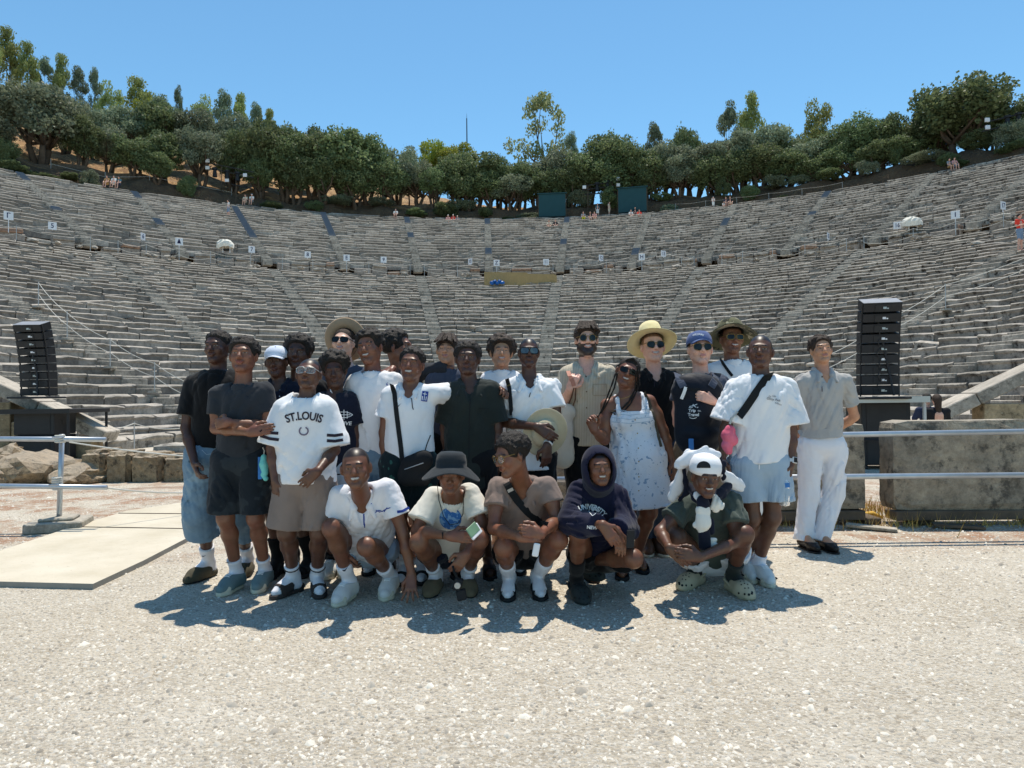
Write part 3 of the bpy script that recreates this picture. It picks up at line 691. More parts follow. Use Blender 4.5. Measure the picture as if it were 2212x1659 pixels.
# ---------------------------------------------------------------- loudspeakers
def line_array(px, yt, yb, Y, w, yaw, label, n=9):
    base = at(px, yb, Y); H = (yb-yt)/F*Y; bh = H/n*.985; dp = w*.62; root = empty('line_array_speaker', base, yaw)
    MB().box((0, -.05, -.02), (w*1.35, dp*1.9, .04), bev=.01).build('base_plate', M_black, root)
    y, z = 0., 0.01
    for i in range(n):
        t = R(1.5+17*(i/(n-1))**1.3)      # the upper cabinets lean back towards the forecourt
        M4 = Matrix.Translation((0, y, z)) @ Matrix.Rotation(t, 4, 'X')
        v = []; g = .012
        def P(x, yy, zz): return M4 @ Vector((x, yy, zz))
        # cabinet trapezoid: wide front (far side, +y), narrower back
        wb = w*.96
        mb = MB(); a = bh-g
        v = [P(-wb/2, -dp*.42, g+a*.12), P(wb/2, -dp*.42, g+a*.12), P(w/2, dp*.5, g), P(-w/2, dp*.5, g), P(-wb/2, -dp*.42, a), P(wb/2, -dp*.42, a), P(w/2, dp*.5, bh), P(-w/2, dp*.5, bh)]
        mb.add(v, [(3, 2, 1, 0), (4, 5, 6, 7), (0, 1, 5, 4), (1, 2, 6, 5), (2, 3, 7, 6), (3, 0, 4, 7)])
        cab = mb.build('cabinet', M_black, root)
        mp = MB().box(P(0, -dp*.42-.004, bh*.5), (w*.38, .012, bh*.62), Matrix.Rotation(t, 3, 'X')); mp.build('connector_panel', M_grille, cab)
        mk = MB(); mk.box(P(.03, -dp*.42-.014, bh*.55), (.05, .01, .035)); mk.box(P(.075, -dp*.42-.014, bh*.5), (.025, .01, .02)); mk.build('connector', M_white if i % 2 else M_alu, cab)
        for s in (-1, 1): MB().box(P(s*(w/2-.0), -dp*.25, bh*.5), (.016, .03, bh*1.02), Matrix.Rotation(t, 3, 'X')).build('rigging_rail', M_grille, cab)
        # handle hole on the flank
        MB().cyl(P(-w*.485, 0, bh*.5), P(-w*.485-.006, 0, bh*.5), bh*.22, n=12).build('handle_recess', M_ink if 0 else M_grille, cab)
        if i == n-1: top = MB().box(P(0, dp*.04, bh+.004), (w*.985, dp*.9, .008), Matrix.Rotation(t, 3, 'X')).build('top_panel', M_alu if 0 else simple('dusty_top', rgb('8f9196'), .5, var=.1), cab)  # top of the uppermost cabinet is a paler grey than the rest
        y += -math.sin(t)*bh; z += math.cos(t)*bh
    MB().tube([(w*.28, -dp*.75, .02), (w*.18, -dp*.55, H*.3), (w*.02, -dp*.62, H*.62)], .018, 6).build('brace', M_black, root)
    cb = MB()
    for i in range(n-2):
        z0 = H*(i+.5)/n; z1 = H*(i+1.6)/n; f = -dp*.46-.02*1-math.sin(R(12))*max(0, z0-H*.3)*.55; cb.tube([(-.02, f, z0), (-.07+.02*(i % 3), f-.03, (z0+z1)/2), (.01, f-.02, z1)], .008, 5)
    cb.build('cable', M_grille, root)
    tag(root, label, 'loudspeaker', 'line array loudspeakers')
def stage_table(x0, x1, yt, Y, dp, yaw, label, H=1.16, em=None):
    em = em or M_alu
    A, B = at(x0, yt, Y), at(x1, yt, Y); c = (A+B)/2; w = (B-A).length; root = empty('stage_platform', (c.x, Y, 0), yaw)
    MB().box((0, dp/2, H-.04), (w, dp, .09), bev=.008).build('deck', M_wood if 0 else M_grille, root); MB().box((0, -.004, H-.04), (w+.01, .03, .10)).build('edge_rail', em, root)
    for sx in (-1, 1):
        for yy in (.05, dp-.05): MB().cyl((sx*(w/2-.06), yy, 0), (sx*(w/2-.06), yy, H-.08), .03, n=8).build('leg', M_post if sx > 0 and yy < .1 and em is M_alu else M_black, root)
    MB().cyl((-w/2+.06, .05, .5), (w/2-.06, .05, .5), .02, n=6).build('crossbar', M_black, root)
    tag(root, label, 'stage platform', 'stage platforms under the loudspeakers'); return root
def sub(px, y0, Y, w, dp, h, z0, yaw, label):
    p = at(px, 950, Y); root = empty('subwoofer', (p.x, Y+dp/2, z0), yaw); MB().box((0, 0, h/2), (w, dp, h), bev=.012).build('cabinet', M_black, root)
    MB().box((0, -dp/2-.004, h/2), (w*.8, .01, h*.85)).build('back_panel', M_grille, root)
    for s in (-1, 1): MB().box((s*(w/2+.003), -.05, h*.5), (.008, .14, .09)).build('handle', M_grille, root)
    for s in (-1, 1): MB().cyl((s*w*.4-.02, -dp*.4, -.04), (s*w*.4+.02, -dp*.4, -.04), .05, n=10).build('castor', M_black, root)
    tag(root, label, 'subwoofer', 'black bass cabinets under the platforms')
line_array(83, 697, 857, 15.0, .60, R(0), 'tall stack of black line array cabinets on the left platform')
stage_table(-25, 150, 866, 14.8, 1.5, 0, 'black stage platform carrying the left loudspeaker stack', 1.13, M_grille)
sub(73, 0, 14.95, .88, .75, .52, .58, 0, 'upper black bass cabinet under the left platform'); sub(73, 0, 14.95, .88, .75, .52, .05, 0, 'lower black bass cabinet under the left platform')
line_array(1897, 649, 857, 11.6, .585, R(-13), 'tall stack of black line array cabinets on the right platform')
stage_table(1832, 2003, 864, 11.3, 1.2, R(-6), 'silver-edged stage platform carrying the right loudspeaker stack', 1.2)
sub(1920, 0, 11.5, .78, .7, .52, .60, R(-6), 'upper black bass cabinet under the right platform'); sub(1920, 0, 11.5, .78, .7, .52, .07, R(-6), 'lower black bass cabinet under the right platform')
# ---------------------------------------------------------------- big ancient blocks, rocks, timbers
M_blk = stone('mottled_block', rgb('a99c88'), rgb('8e8678'), rgb('5d5850'), rgb('c2baab'), .55, .3, False, sc=1.6, isl=.08, bst=.9)
M_rk = stone('tan_rock', rgb('a28d70'), rgb('85735c'), rgb('554b3f'), rgb('c2b498'), .45, .35, False, sc=2.5, isl=.12, bst=1.0)
def bigblock(c, d, yaw, seed, name='stone_block', n=11, er=.020, mat=None, cut=0):
    bm = bmesh.new(); bmesh.ops.create_cube(bm, size=1); bmesh.ops.subdivide_edges(bm, edges=bm.edges[:], cuts=n, use_grid_fill=True); g = np.random.default_rng(seed); ph = g.random((8, 3))*6.28; fr = g.normal(0, 1, (8, 3))*np.array([2.2, 2.2, 2.2])
    for v in bm.verts:
        p = v.co*2; m_ = sorted((abs(p.x), abs(p.y), abs(p.z))); e = max(0, m_[1]-.82)/.18; q = Vector((p.x*d[0]/2, p.y*d[1]/2, p.z*d[2]/2))
        nn = sum(math.sin(fr[k, 0]*q.x*2+fr[k, 1]*q.y*2+fr[k, 2]*q.z*2+ph[k, 0]) for k in range(8))/8
        q *= 1; q -= Vector((p.x, p.y, p.z))*er*(e**2*.9+.5*nn+g.normal(0, .12))
        if cut and p.x < -.6 and p.z > .5: q.x += cut*(p.z-.5)
        v.co = q
    v = [tuple(x.co) for x in bm.verts]; f = [tuple(w.index for w in x.verts) for x in bm.faces]; bm.free()
    o = mesh(name, v, f, mat or M_blk, smooth=False, loc=c); o.rotation_euler[2] = yaw; return o
def blk(x0, x1, Y, h, z0, dp, seed, label, yaw=0, **k):
    a, b = at(x0, 1000, Y), at(x1, 1000, Y); o = bigblock((((a.x+b.x)/2), Y+dp/2, z0+h/2), ((b.x-a.x), dp, h), yaw, seed, **k); tag(o, label, 'stone block', 'squared ancient blocks behind the pipe rails'); return o
blk(1182, 1545, 6.65, .82, .14, .55, 1, 'weathered squared stone block mostly hidden behind the standing group'); blk(1560, 1873, 6.65, .84, .14, .55, 2, 'weathered squared stone block behind the teenager in white trousers')
blk(1938, 2330, 6.55, .85, .14, .32, 3, 'large mottled stone block at the right edge behind the pipe rails', R(-2))
def timber(x0, x1, Y, z, d, label, yaw=0):
    a, b = at(x0, 1000, Y), at(x1, 1000, Y); o = MB().box((0, 0, 0), ((b.x-a.x), d[0], d[1]), bev=.008).build('timber_beam', M_wood, loc=((a.x+b.x)/2, Y, z)); o.rotation_euler[2] = yaw; tag(o, label, 'timber beam', 'timbers under the stone blocks')
timber(1926, 2330, 6.6, .10, (.12, .09), 'long dark timber under the right-hand stone block'); timber(1200, 1860, 6.7, .095, (.14, .09), 'long dark timber under the middle stone blocks')
for x, Y in ((1960, 6.9), (2200, 6.9), (1850, 6.95), (1600, 6.95), (1300, 6.95)):
    timber(x-18, x+18, Y, .035, (.6, .06), 'short dark packing timber on the ground '+{1960: 'under the left end of the right block', 2200: 'under the right end of the right block', 1850: 'at the gap between the two visible blocks', 1600: 'behind the boy with the clear bottle', 1300: 'behind the woman in the dress'}[x])
for x, yy, tn, lb in ((1882, 1146, -.5, 'short pale broken board on the gravel in front of the gap between blocks'), (2070, 1143, -.3, 'thin splintered board on the gravel in front of the right block')):
    p = gnd(x, yy); o = MB().box((0, 0, 0), (.42, .09, .025), bev=.004).build('board', M_wood if x > 2000 else M_conc, loc=p+Vector((0, 0, .03))); o.rotation_euler = (0.06, .04, tn); tag(o, lb, 'board')
# left kerb wall of big blocks and rocks
for i, (x0, x1, y0) in enumerate([(168, 222, 962), (223, 278, 966), (279, 347, 970), (348, 430, 974), (431, 520, 972), (521, 640, 972), (641, 760, 972)]):
    Y = 10.9; a, b = at(x0, 1030, Y), at(x1, 1030, Y); h = CH-(y0-860)/F*Y+.0; o = bigblock(((a.x+b.x)/2, Y+.35, h/2-.03), (b.x-a.x-.03, .7, h+.06), 0, 20+i, n=7, er=.05, mat=M_rk); tag(o, 'brown weathered kerb block beside the orchestra, '+ordn(i+1)+' from the left of its row', 'stone block', 'kerb blocks left of the group')
    if i in (2, 3, 4): 
        o = bigblock(((a.x+b.x)/2+.1, Y+.9, h+.02), (b.x-a.x+.2, .5, .16), .05, 40+i, n=5, er=.04, mat=M_step); tag(o, 'flat grey slab behind the kerb blocks, '+ordn(i-1)+' from the left', 'stone slab', 'flat slabs behind the kerb')
for i, (x, yb, w, h, Y) in enumerate([(20, 1010, .95, .55, 12.2), (-20, 1035, .8, .42, 11.2), (70, 1038, 1.15, .50, 11.0), (135, 1036, .95, .42, 11.1), (178, 1033, .9, .3, 10.9), (5, 1045, .55, .3, 10.5), (100, 1012, .9, .45, 11.8), (1868, 948, .0, 0, 0)]):
    if not w: continue
    p = at(x, yb, Y); mb = MB(); rs = random.Random(60+i); rock(mb, (0, 0, 0), (w*1.25, w*.9, h*1.3), rs, 3); o = mb.build('rock', M_rk, loc=(p.x, Y, h*.42)); tag(o, 'brown rough rock in the left heap, '+['tallest at the back', 'cut by the picture edge', 'broad one in the middle', 'just left of the kerb wall', 'flat one against the kerb wall', 'smallest at the front', 'one behind the broad rock'][i], 'rock', 'rock heap at the left')
# yellow hose and sheet scraps
o = MB().tube([gnd(1905, 1120), gnd(1885, 1117)+Vector((0, 0, .04)), gnd(1860, 1122)+Vector((0, 0, .05)), gnd(1830, 1124)], .022, 8).build('hose', simple('yellow_hose', rgb('d0a848'), .6), smooth=True); tag(o, 'yellow hose end showing in the gap between the blocks', 'hose')
for i, (x, w) in enumerate(((205, .5), (232, .22), (262, .3), (330, .35))):
    p = gnd(x, 1037); mb = MB(); rock(mb, (0, 0, .02), (w, .2, .10), random.Random(i), 2); o = mb.build('sheeting_scrap', M_tarp, loc=p); tag(o, 'crumpled tan sheeting scrap at the foot of the kerb blocks, '+ordn(i+1)+' from the left', 'sheeting', 'sheeting scraps along the kerb')
# grass tufts
def grass(cx_, cy_, rx, ry, n, seed, col, label, hmax=.16):
    g = np.random.default_rng(seed); x = cx_+g.normal(0, rx, n); y = cy_+g.normal(0, ry, n); h = hmax*(.3+g.random(n)); a = g.random(n)*6.28; l = g.normal(0, .05, (n, 2)); w = .004
    V = np.stack([np.stack([x-w*np.cos(a), y-w*np.sin(a), 0*x], 1), np.stack([x+w*np.cos(a), y+w*np.sin(a), 0*x], 1), np.stack([x+l[:, 0], y+l[:, 1], h], 1)], 1).reshape(-1, 3)
    tag(mesh('dry_grass', V, np.arange(3*n).reshape(-1, 3), col), label, 'dry grass', kind='stuff')
M_gra = simple('dry_grass', rgb('b59a58'), .9, var=.25, scale=30)
p = gnd(1895, 1110); grass(p.x, p.y, .16, .35, 450, 1, M_gra, 'yellow dry grass in the gap between the stone blocks'); p = gnd(2080, 1142); grass(p.x, p.y+.1, .8, .05, 260, 2, M_gra, 'sparse dry grass along the foot of the right block', .12)
p = gnd(1560, 1140); grass(p.x, p.y, 1.2, .08, 260, 3, M_gra, 'sparse dry grass along the foot of the middle blocks', .1)
# ---------------------------------------------------------------- pipe rails
def pipe_rail(name, label, pipes, posts, clamps=()):
    root = empty(name, pipes[0][0])
    o = root.location
    for a, b in pipes:
        MB().cyl(a-o, b-o, .0242, n=16).build('rail', M_steel, root, True)
    for (a, b) in posts:
        MB().cyl(a-o, b-o, .0242, n=16).build('post', M_steel, root, True)
    for c in clamps:
        cl = MB(); cl.box(c-o, (.07, .085, .07), bev=.012); cl.cyl(c-o+Vector((-.05, -.05, .02)), c-o+Vector((.05, -.05, .02)), .01, n=6); cl.build('clamp', M_steel, root)
    tag(root, label, 'pipe rail', 'scaffold pipe rails'); return root
Yp = 6.0
pr = pipe_rail('pipe_rail', 'double scaffold pipe rail running behind the group to the right edge', [(at(1150, 951, Yp), at(2330, 930, Yp)), (at(1150, 1036, Yp), at(2330, 1025, Yp))], [(Vector((at(1470, 1000, Yp).x, Yp+.05, 0)), Vector((at(1470, 1000, Yp).x, Yp+.05, .98)))])
YL = 6.85; f0 = gnd(122, 1112)
c1, c2 = at(131, 949, YL), at(124, 1051, YL)
pl = pipe_rail('pipe_rail', 'double scaffold pipe rail on a concrete foot at the left edge', [(at(-120, 947, YL), at(228, 949.5, YL)), (at(-120, 1048, YL), at(230, 1053, YL-.05))], [(Vector((at(119, 1108, YL).x, YL+.06, .1)), at(134, 938, YL+.06))], [c1, c2])
o_ = pl.location; fx = at(120, 1108, YL).x
MB().box(Vector((fx, YL+.06, .05))-o_, (.50, .46, .10), Matrix.Rotation(R(18), 3, 'Z'), bev=.012, taper=.99).build('concrete_foot', M_conc, pl); MB().box(Vector((fx, YL+.06, .115))-o_, (.30, .28, .035), Matrix.Rotation(R(18), 3, 'Z'), bev=.012).build('foot_collar', M_conc, pl)
k = MB()
for i in range(4): k.tube([c1-o_+Vector((.045*math.cos(t/6*6.28), -.01+.045*math.sin(t/6*6.28), .02*(i-1.5)+.01*t/6)) for t in range(7)], .008, 5)
k.build('rope_lashing', M_rope, pl); k = MB()
for i in range(4): k.tube([c2-o_+Vector((.045*math.cos(t/6*6.28), -.01+.045*math.sin(t/6*6.28), .02*(i-1.5)+.05+.01*t/6)) for t in range(7)], .008, 5)
k.build('rope_lashing', M_rope, pl); k = MB(); k.tube([c2-o_+Vector((.05, -.03, .03)), c2-o_+Vector((.07, -.05, -.15)), c2-o_+Vector((.05, -.05, -.26))], .008, 5); k.build('rope_end', M_rope, pl)
a = at(230, 1054, YL); q = gnd(420, 1078); o = MB().tube(sag(a, Vector((at(520, 1080, 8).x, 8., .25)), .05), .009, 6).build('guide_rope', M_rope); tag(o, 'thin white rope tied to the left pipe rail and running behind the group', 'rope')
a = at(150, 955, 10.2); o = MB().tube(sag(a, at(470, 990, 10.4), .03), .012, 6).build('guide_rope', M_rope); tag(o, 'white rope stretched in front of the left kerb blocks', 'rope')
# ---------------------------------------------------------------- walkway matting
m, nt, bs = newmat('cream_matting'); P = N(nt, 'NewGeometry').outputs['Position']
c = mixc(nt, ramp(nt, noise(nt, 1.6, 6, .7, P), .35, .7), rgb('cdc4b1'), rgb('bab09a')); c = mixc(nt, ramp(nt, noise(nt, 30, 3, .6, P), .66, .74, 0, .6), c, rgb('8d8069')); nt.links.new(c, bs.inputs['Base Color']); bs.inputs['Roughness'].default_value = .9; bump(nt, bs, noise(nt, 2.2, 7, .62, P), .6, .05)
M_mat = m
pts = [gnd(-260, 1262), gnd(201, 1274), gnd(310, 1222), gnd(422, 1162), gnd(520, 1118), gnd(560, 1092), gnd(440, 1088), gnd(380, 1094.6), gnd(274, 1111), gnd(140, 1152), gnd(0, 1200), gnd(-160, 1248)]
n = len(pts); V = [p+Vector((0, 0, .04)) for p in pts]+[p+Vector((0, 0, .0)) for p in pts]
root = empty('walkway_matting', pts[1]); V = [v-pts[1] for v in V]
mesh('matting', V, [tuple(range(n))], M_mat, root); mesh('ramp_edge', V, [(i, (i+1) % n, n+(i+1) % n, n+i) for i in range(n)], simple('dark_ramp_edge', rgb('8b8983'), .8), root)
o_ = pts[1]; sm = MB()
for (a, b) in (((0, 1203), (440, 1160.5)), ):
    pass
for (x0, y0, x1, y1) in ((148, 1147, 425, 1152), (256, 1117, 470, 1119)):
    sm.tube([gnd(x0, y0)-o_+Vector((0, 0, .042)), gnd((x0+x1)/2, (y0+y1)/2)-o_+Vector((0, 0, .043)), gnd(x1, y1)-o_+Vector((0, 0, .042))], .006, 4)
sm.build('seam', M_wood, root); tag(root, 'pale cream matting ramp leading past the left of the group', 'matting')
# ================================================================ sculpting: smooth distance fields turned into one surface
A_ = lambda v: np.array(v, float)
class Field:
    def __init__(s): s.ops = []
    def cone(s, a, b, ra, rb=None, k=.02, sq=None, sub=False): s.ops.append(('c', A_(a), A_(b), ra, ra if rb is None else rb, k, sq, sub)); return s
    def chain(s, pts, rs, k=.02, sq=None):
        for i in range(len(pts)-1): s.cone(pts[i], pts[i+1], rs[i], rs[i+1], k, sq)
        return s
    def ell(s, c, r, M=None, k=.02, sub=False): s.ops.append(('e', A_(c), A_(r), np.eye(3) if M is None else A_(M), k, sub)); return s
    def cut(s, p, n, k=0): s.ops.append(('p', A_(p), A_(n)/np.linalg.norm(A_(n)), k)); return s    # keep the side the normal points away from
    def sub(s, F2, k=.02): s.ops.append(('s', F2, k)); return s
    def fn(s, f): s.ops.append(('f', f)); return s
    def bounds(s):
        lo = np.full(3, 1e9); hi = -lo
        for o in s.ops:
            if o[0] == 'c' and not o[7]:
                m_ = max(o[3], o[4]); lo = np.minimum(lo, np.minimum(o[1], o[2])-m_); hi = np.maximum(hi, np.maximum(o[1], o[2])+m_)
            if o[0] == 's': l_, h_ = o[1].bounds(); lo = np.minimum(lo, l_+.03); hi = np.maximum(hi, h_-.03)
            if o[0] == 'e' and not o[5]: m_ = o[2].max(); lo = np.minimum(lo, o[1]-m_); hi = np.maximum(hi, o[1]+m_)
        return lo-.03, hi+.03
    def eval(s, lo, hi, h):
        n = np.maximum(2, np.ceil((hi-lo)/h).astype(int)+1); ax = [lo[i]+h*np.arange(n[i]) for i in range(3)]
        Fd = np.full(n, .5, np.float32)
        for o in s.ops:
            if o[0] in 'ce':
                if o[0] == 'c':
                    _, a, b, ra, rb, k, sq, sub = o; m_ = max(ra, rb)+k+2.5*h; l, u = np.minimum(a, b)-m_, np.maximum(a, b)+m_
                else:
                    _, c, r, M, k, sub = o; m_ = r.max()+k+2.5*h; l, u = c-m_, c+m_
                i0 = np.clip(np.floor((l-lo)/h).astype(int), 0, n); i1 = np.clip(np.ceil((u-lo)/h).astype(int)+1, 0, n)
                if (i1 <= i0).any(): continue
                X = ax[0][i0[0]:i1[0], None, None]; Y = ax[1][None, i0[1]:i1[1], None]; Z = ax[2][None, None, i0[2]:i1[2]]
                if o[0] == 'c':
                    d = b-a; px, py, pz = X-a[0], Y-a[1], Z-a[2]
                    if sq is not None:
                        ax_, f_ = sq; e = px*ax_[0]+py*ax_[1]+pz*ax_[2]; e = e*(f_-1); px = px+e*ax_[0]; py = py+e*ax_[1]; pz = pz+e*ax_[2]
                        ed = d.dot(ax_)*(f_-1); d = d+ed*A_(ax_)
                    dd = max(d.dot(d), 1e-9); t = np.clip((px*d[0]+py*d[1]+pz*d[2])/dd, 0, 1)
                    g = np.sqrt((px-t*d[0])**2+(py-t*d[1])**2+(pz-t*d[2])**2)-(ra+(rb-ra)*t)
                    if sq is not None: g = g*.8
                else:
                    px, py, pz = X-c[0], Y-c[1], Z-c[2]
                    q = [(px*M[0, j]+py*M[1, j]+pz*M[2, j])/r[j] for j in range(3)]
                    qn = np.sqrt(q[0]**2+q[1]**2+q[2]**2); g = (qn-1)*np.minimum(r.min()*1.25, r.max())
                S = Fd[i0[0]:i1[0], i0[1]:i1[1], i0[2]:i1[2]]
                if sub: g = -g; hh = np.maximum(k-np.abs(S-g), 0)/max(k, 1e-6); S[...] = np.maximum(S, g)+hh*hh*k*.25
                else: hh = np.maximum(k-np.abs(S-g), 0)/max(k, 1e-6); S[...] = np.minimum(S, g)-hh*hh*k*.25
            elif o[0] == 's':
                l, u = o[1].bounds(); i0 = np.clip(np.floor((l-lo)/h).astype(int), 0, n-2); i1 = np.clip(np.ceil((u-lo)/h).astype(int)+1, i0+2, n); l0 = lo+i0*h
                g, _a = o[1].eval(l0, l0+h*(i1-i0-1)-h*.5, h); q = np.minimum(A_(g.shape), i1-i0).astype(int); g = g[:q[0], :q[1], :q[2]]; S = Fd[i0[0]:i0[0]+q[0], i0[1]:i0[1]+q[1], i0[2]:i0[2]+q[2]]
                hh = np.maximum(o[2]-np.abs(S-g), 0)/max(o[2], 1e-6); S[...] = np.minimum(S, g)-hh*hh*o[2]*.25
            else:
                X = ax[0][:, None, None]; Y = ax[1][None, :, None]; Z = ax[2][None, None, :]
                if o[0] == 'p':
                    g = ((X-o[1][0])*o[2][0]+(Y-o[1][1])*o[2][1]+(Z-o[1][2])*o[2][2]); Fd = np.maximum(Fd, g).astype(np.float32)
                else: Fd = o[1](Fd, X, Y, Z).astype(np.float32)
        return Fd, ax
    def mesh(s, h, lo=None, hi=None):
        b = s.bounds(); lo = b[0] if lo is None else lo; hi = b[1] if hi is None else hi
        Fd, ax = s.eval(A_(lo), A_(hi), h); return surface_net(Fd, A_(lo), h)
def surface_net(Fd, lo, h):
    Sg = Fd < 0; nx, ny, nz = Fd.shape
    c = Sg[:-1, :-1, :-1].astype(np.int8)
    for dx, dy, dz in [(1, 0, 0), (0, 1, 0), (0, 0, 1), (1, 1, 0), (1, 0, 1), (0, 1, 1), (1, 1, 1)]: c = c+Sg[dx:nx-1+dx, dy:ny-1+dy, dz:nz-1+dz]
    act = (c > 0) & (c < 8); I = np.argwhere(act)
    if len(I) == 0: return np.zeros((0, 3)), np.zeros((0, 4), int)
    idx = np.full(act.shape, -1, np.int64); idx[act] = np.arange(len(I))
    acc = np.zeros((len(I), 3)); cnt = np.zeros(len(I))
    cor = [(0, 0, 0), (1, 0, 0), (0, 1, 0), (1, 1, 0), (0, 0, 1), (1, 0, 1), (0, 1, 1), (1, 1, 1)]
    vals = [Fd[I[:, 0]+a, I[:, 1]+b, I[:, 2]+d] for a, b, d in cor]
    for i, j in [(0, 1), (2, 3), (4, 5), (6, 7), (0, 2), (1, 3), (4, 6), (5, 7), (0, 4), (1, 5), (2, 6), (3, 7)]:
        va, vb = vals[i], vals[j]; m_ = (va < 0) != (vb < 0); t = np.where(m_, va/(va-vb+1e-12), 0)[:, None]
        p = A_(cor[i])+(A_(cor[j])-A_(cor[i]))*t; acc += p*m_[:, None]; cnt += m_
    V = (I+acc/cnt[:, None])*h+lo; Q = []
    for axn in range(3):
        sl0 = [slice(None)]*3; sl1 = [slice(None)]*3; sl0[axn] = slice(0, -1); sl1[axn] = slice(1, None)
        a, b = Sg[tuple(sl0)], Sg[tuple(sl1)]; e = np.argwhere(a != b)
        u, v = [(1, 2), (2, 0), (0, 1)][axn]; ok = (e[:, u] > 0) & (e[:, v] > 0) & (e[:, u] < Fd.shape[u]-1) & (e[:, v] < Fd.shape[v]-1); e = e[ok]
        inside = a[tuple(e.T)]
        def cell(du, dv): q = e.copy(); q[:, u] -= du; q[:, v] -= dv; return idx[tuple(q.T)]
        q = np.stack([cell(1, 1), cell(0, 1), cell(0, 0), cell(1, 0)], 1); q[~inside] = q[~inside][:, ::-1]; Q.append(q)
    Q = np.concatenate(Q); Q = Q[(Q >= 0).all(1)]; return V, Q
def merge(parts):
    V, Q, n = [], [], 0
    for v, q in parts: V.append(v); Q.append(q+n); n += len(v)
    return np.concatenate(V), np.concatenate(Q)
def folds(seed, amp, p0, up, freq=26, n=9, flow=.25):
    """cloth folds running mostly along 'up'"""
    g = np.random.default_rng(seed); K = g.normal(0, 1, (n, 3)); up = A_(up)/np.linalg.norm(up)
    K = K-np.outer(K@up, up)*(1-flow); K = K/np.linalg.norm(K, axis=1)[:, None]*freq*(.5+g.random((n, 1))); ph = g.random(n)*6.28; p0 = A_(p0)
    W_ = g.normal(0, 1, (3, 3))*9; wp = g.random(3)*6
    def f(Fd, X, Y, Z):
        x, y, z = X-p0[0], Y-p0[1], Z-p0[2]; m_ = Fd.shape; band = np.abs(Fd) < .035; s = np.zeros(m_, np.float32)
        ii = np.nonzero(band); xs, ys, zs = x[ii[0], 0, 0], y[0, ii[1], 0], z[0, 0, ii[2]]
        a = .35*np.sin(xs*W_[0, 0]+ys*W_[0, 1]+zs*W_[0, 2]+wp[0]); t = np.zeros(len(xs))
        for i in range(n): q = np.sin(K[i, 0]*xs+K[i, 1]*ys+K[i, 2]*zs+ph[i]+2.6*a); t += (q if i % 2 else (1-np.abs(q))**2.5*2.4-.8)
        mod = .6+.4*np.sin(xs*W_[1, 0]+ys*W_[1, 1]+zs*W_[1, 2]+wp[1]); s[band] = t/math.sqrt(n)*mod*amp
        return Fd+s
    return f
# ---------------------------------------------------------------- cloth, skin materials
def fabric(name, c, c2=None, rough=.9, bst=.35, bsc=220, pat=None, fold=.0):
    m, nt, bs = newmat(name); co = N(nt, 'TexCoord').outputs['Object']
    c = rgb(c); c2 = rgb(c2) if c2 else tuple(x*.82 for x in c)
    base = mixc(nt, ramp(nt, noise(nt, 5, 4, .6, co), .3, .7), c, c2)
    if pat: base = pat(nt, base, co)
    nt.links.new(base, bs.inputs['Base Color']); bs.inputs['Roughness'].default_value = rough; bs.inputs['Specular IOR Level'].default_value = .15; bs.inputs['Sheen Weight'].default_value = .12
    n1 = noise(nt, bsc, 2, .5, co); n2 = noise(nt, 16, 4, .55, co); ad = N(nt, 'Math', operation='MULTIPLY_ADD', n1=.12); nt.links.new(n1, ad.inputs[0]); nt.links.new(n2, ad.inputs[2]); bump(nt, bs, ad.outputs[0], bst, .012); return m
def pstripes(cb, scale, lo=.55, hi=.6, axis='X', mx=1.):
    def f(nt, base, co):
        w = N(nt, 'TexWave', i_Scale=scale, bands_direction=axis); w.inputs['Distortion'].default_value = .3; nt.links.new(co, w.inputs['Vector']); return mixc(nt, ramp(nt, w.outputs[1], lo, hi, 0, mx), base, rgb(cb))
    return f
def pvor(cb, scale, th, seed=0, mx=1., sm=.02, dist=.6):
    def f(nt, base, co):
        n = N(nt, 'TexNoise', i_Scale=scale*.8); nt.links.new(co, n.inputs['Vector']); mv = N(nt, 'VectorMath', operation='MULTIPLY_ADD'); mv.inputs[1].default_value = (dist*.1,)*3; nt.links.new(n.outputs['Color'], mv.inputs[0]); nt.links.new(co, mv.inputs[2])
        v = N(nt, 'TexVoronoi', i_Scale=scale); v.feature = 'F1'; nt.links.new(mv.outputs[0], v.inputs['Vector']); return mixc(nt, ramp(nt, v.outputs[0], th, th-sm, 0, mx), base, rgb(cb))
    return f
def pnoise(cb, scale, th, mx=1.):
    def f(nt, base, co): return mixc(nt, ramp(nt, noise(nt, scale, 3, .6, co), th, th+.02, 0, mx), base, rgb(cb))
    return f
def pall(*fs):
    def f(nt, base, co):
        for g in fs: base = g(nt, base, co)
        return base
    return f
m, nt, bs = newmat('skin'); a = N(nt, 'Attribute', attribute_name='Col'); _h = N(nt, 'HueSaturation'); nt.links.new(a.outputs[0], _h.inputs['Color']); nt.links.new(ramp(nt, noise(nt, 22, 5, .65), .3, .7, .84, 1.16), _h.inputs['Value']); nt.links.new(ramp(nt, noise(nt, 9, 3, .6), .3, .7, .488, .505), _h.inputs['Hue']); nt.links.new(_h.outputs[0], bs.inputs['Base Color']); bs.inputs['Roughness'].default_value = .42; bs.inputs['Specular IOR Level'].default_value = .42
bs.inputs['Subsurface Weight'].default_value = .0; bump(nt, bs, noise(nt, 90, 3, .6), .06, .004); M_skin = m
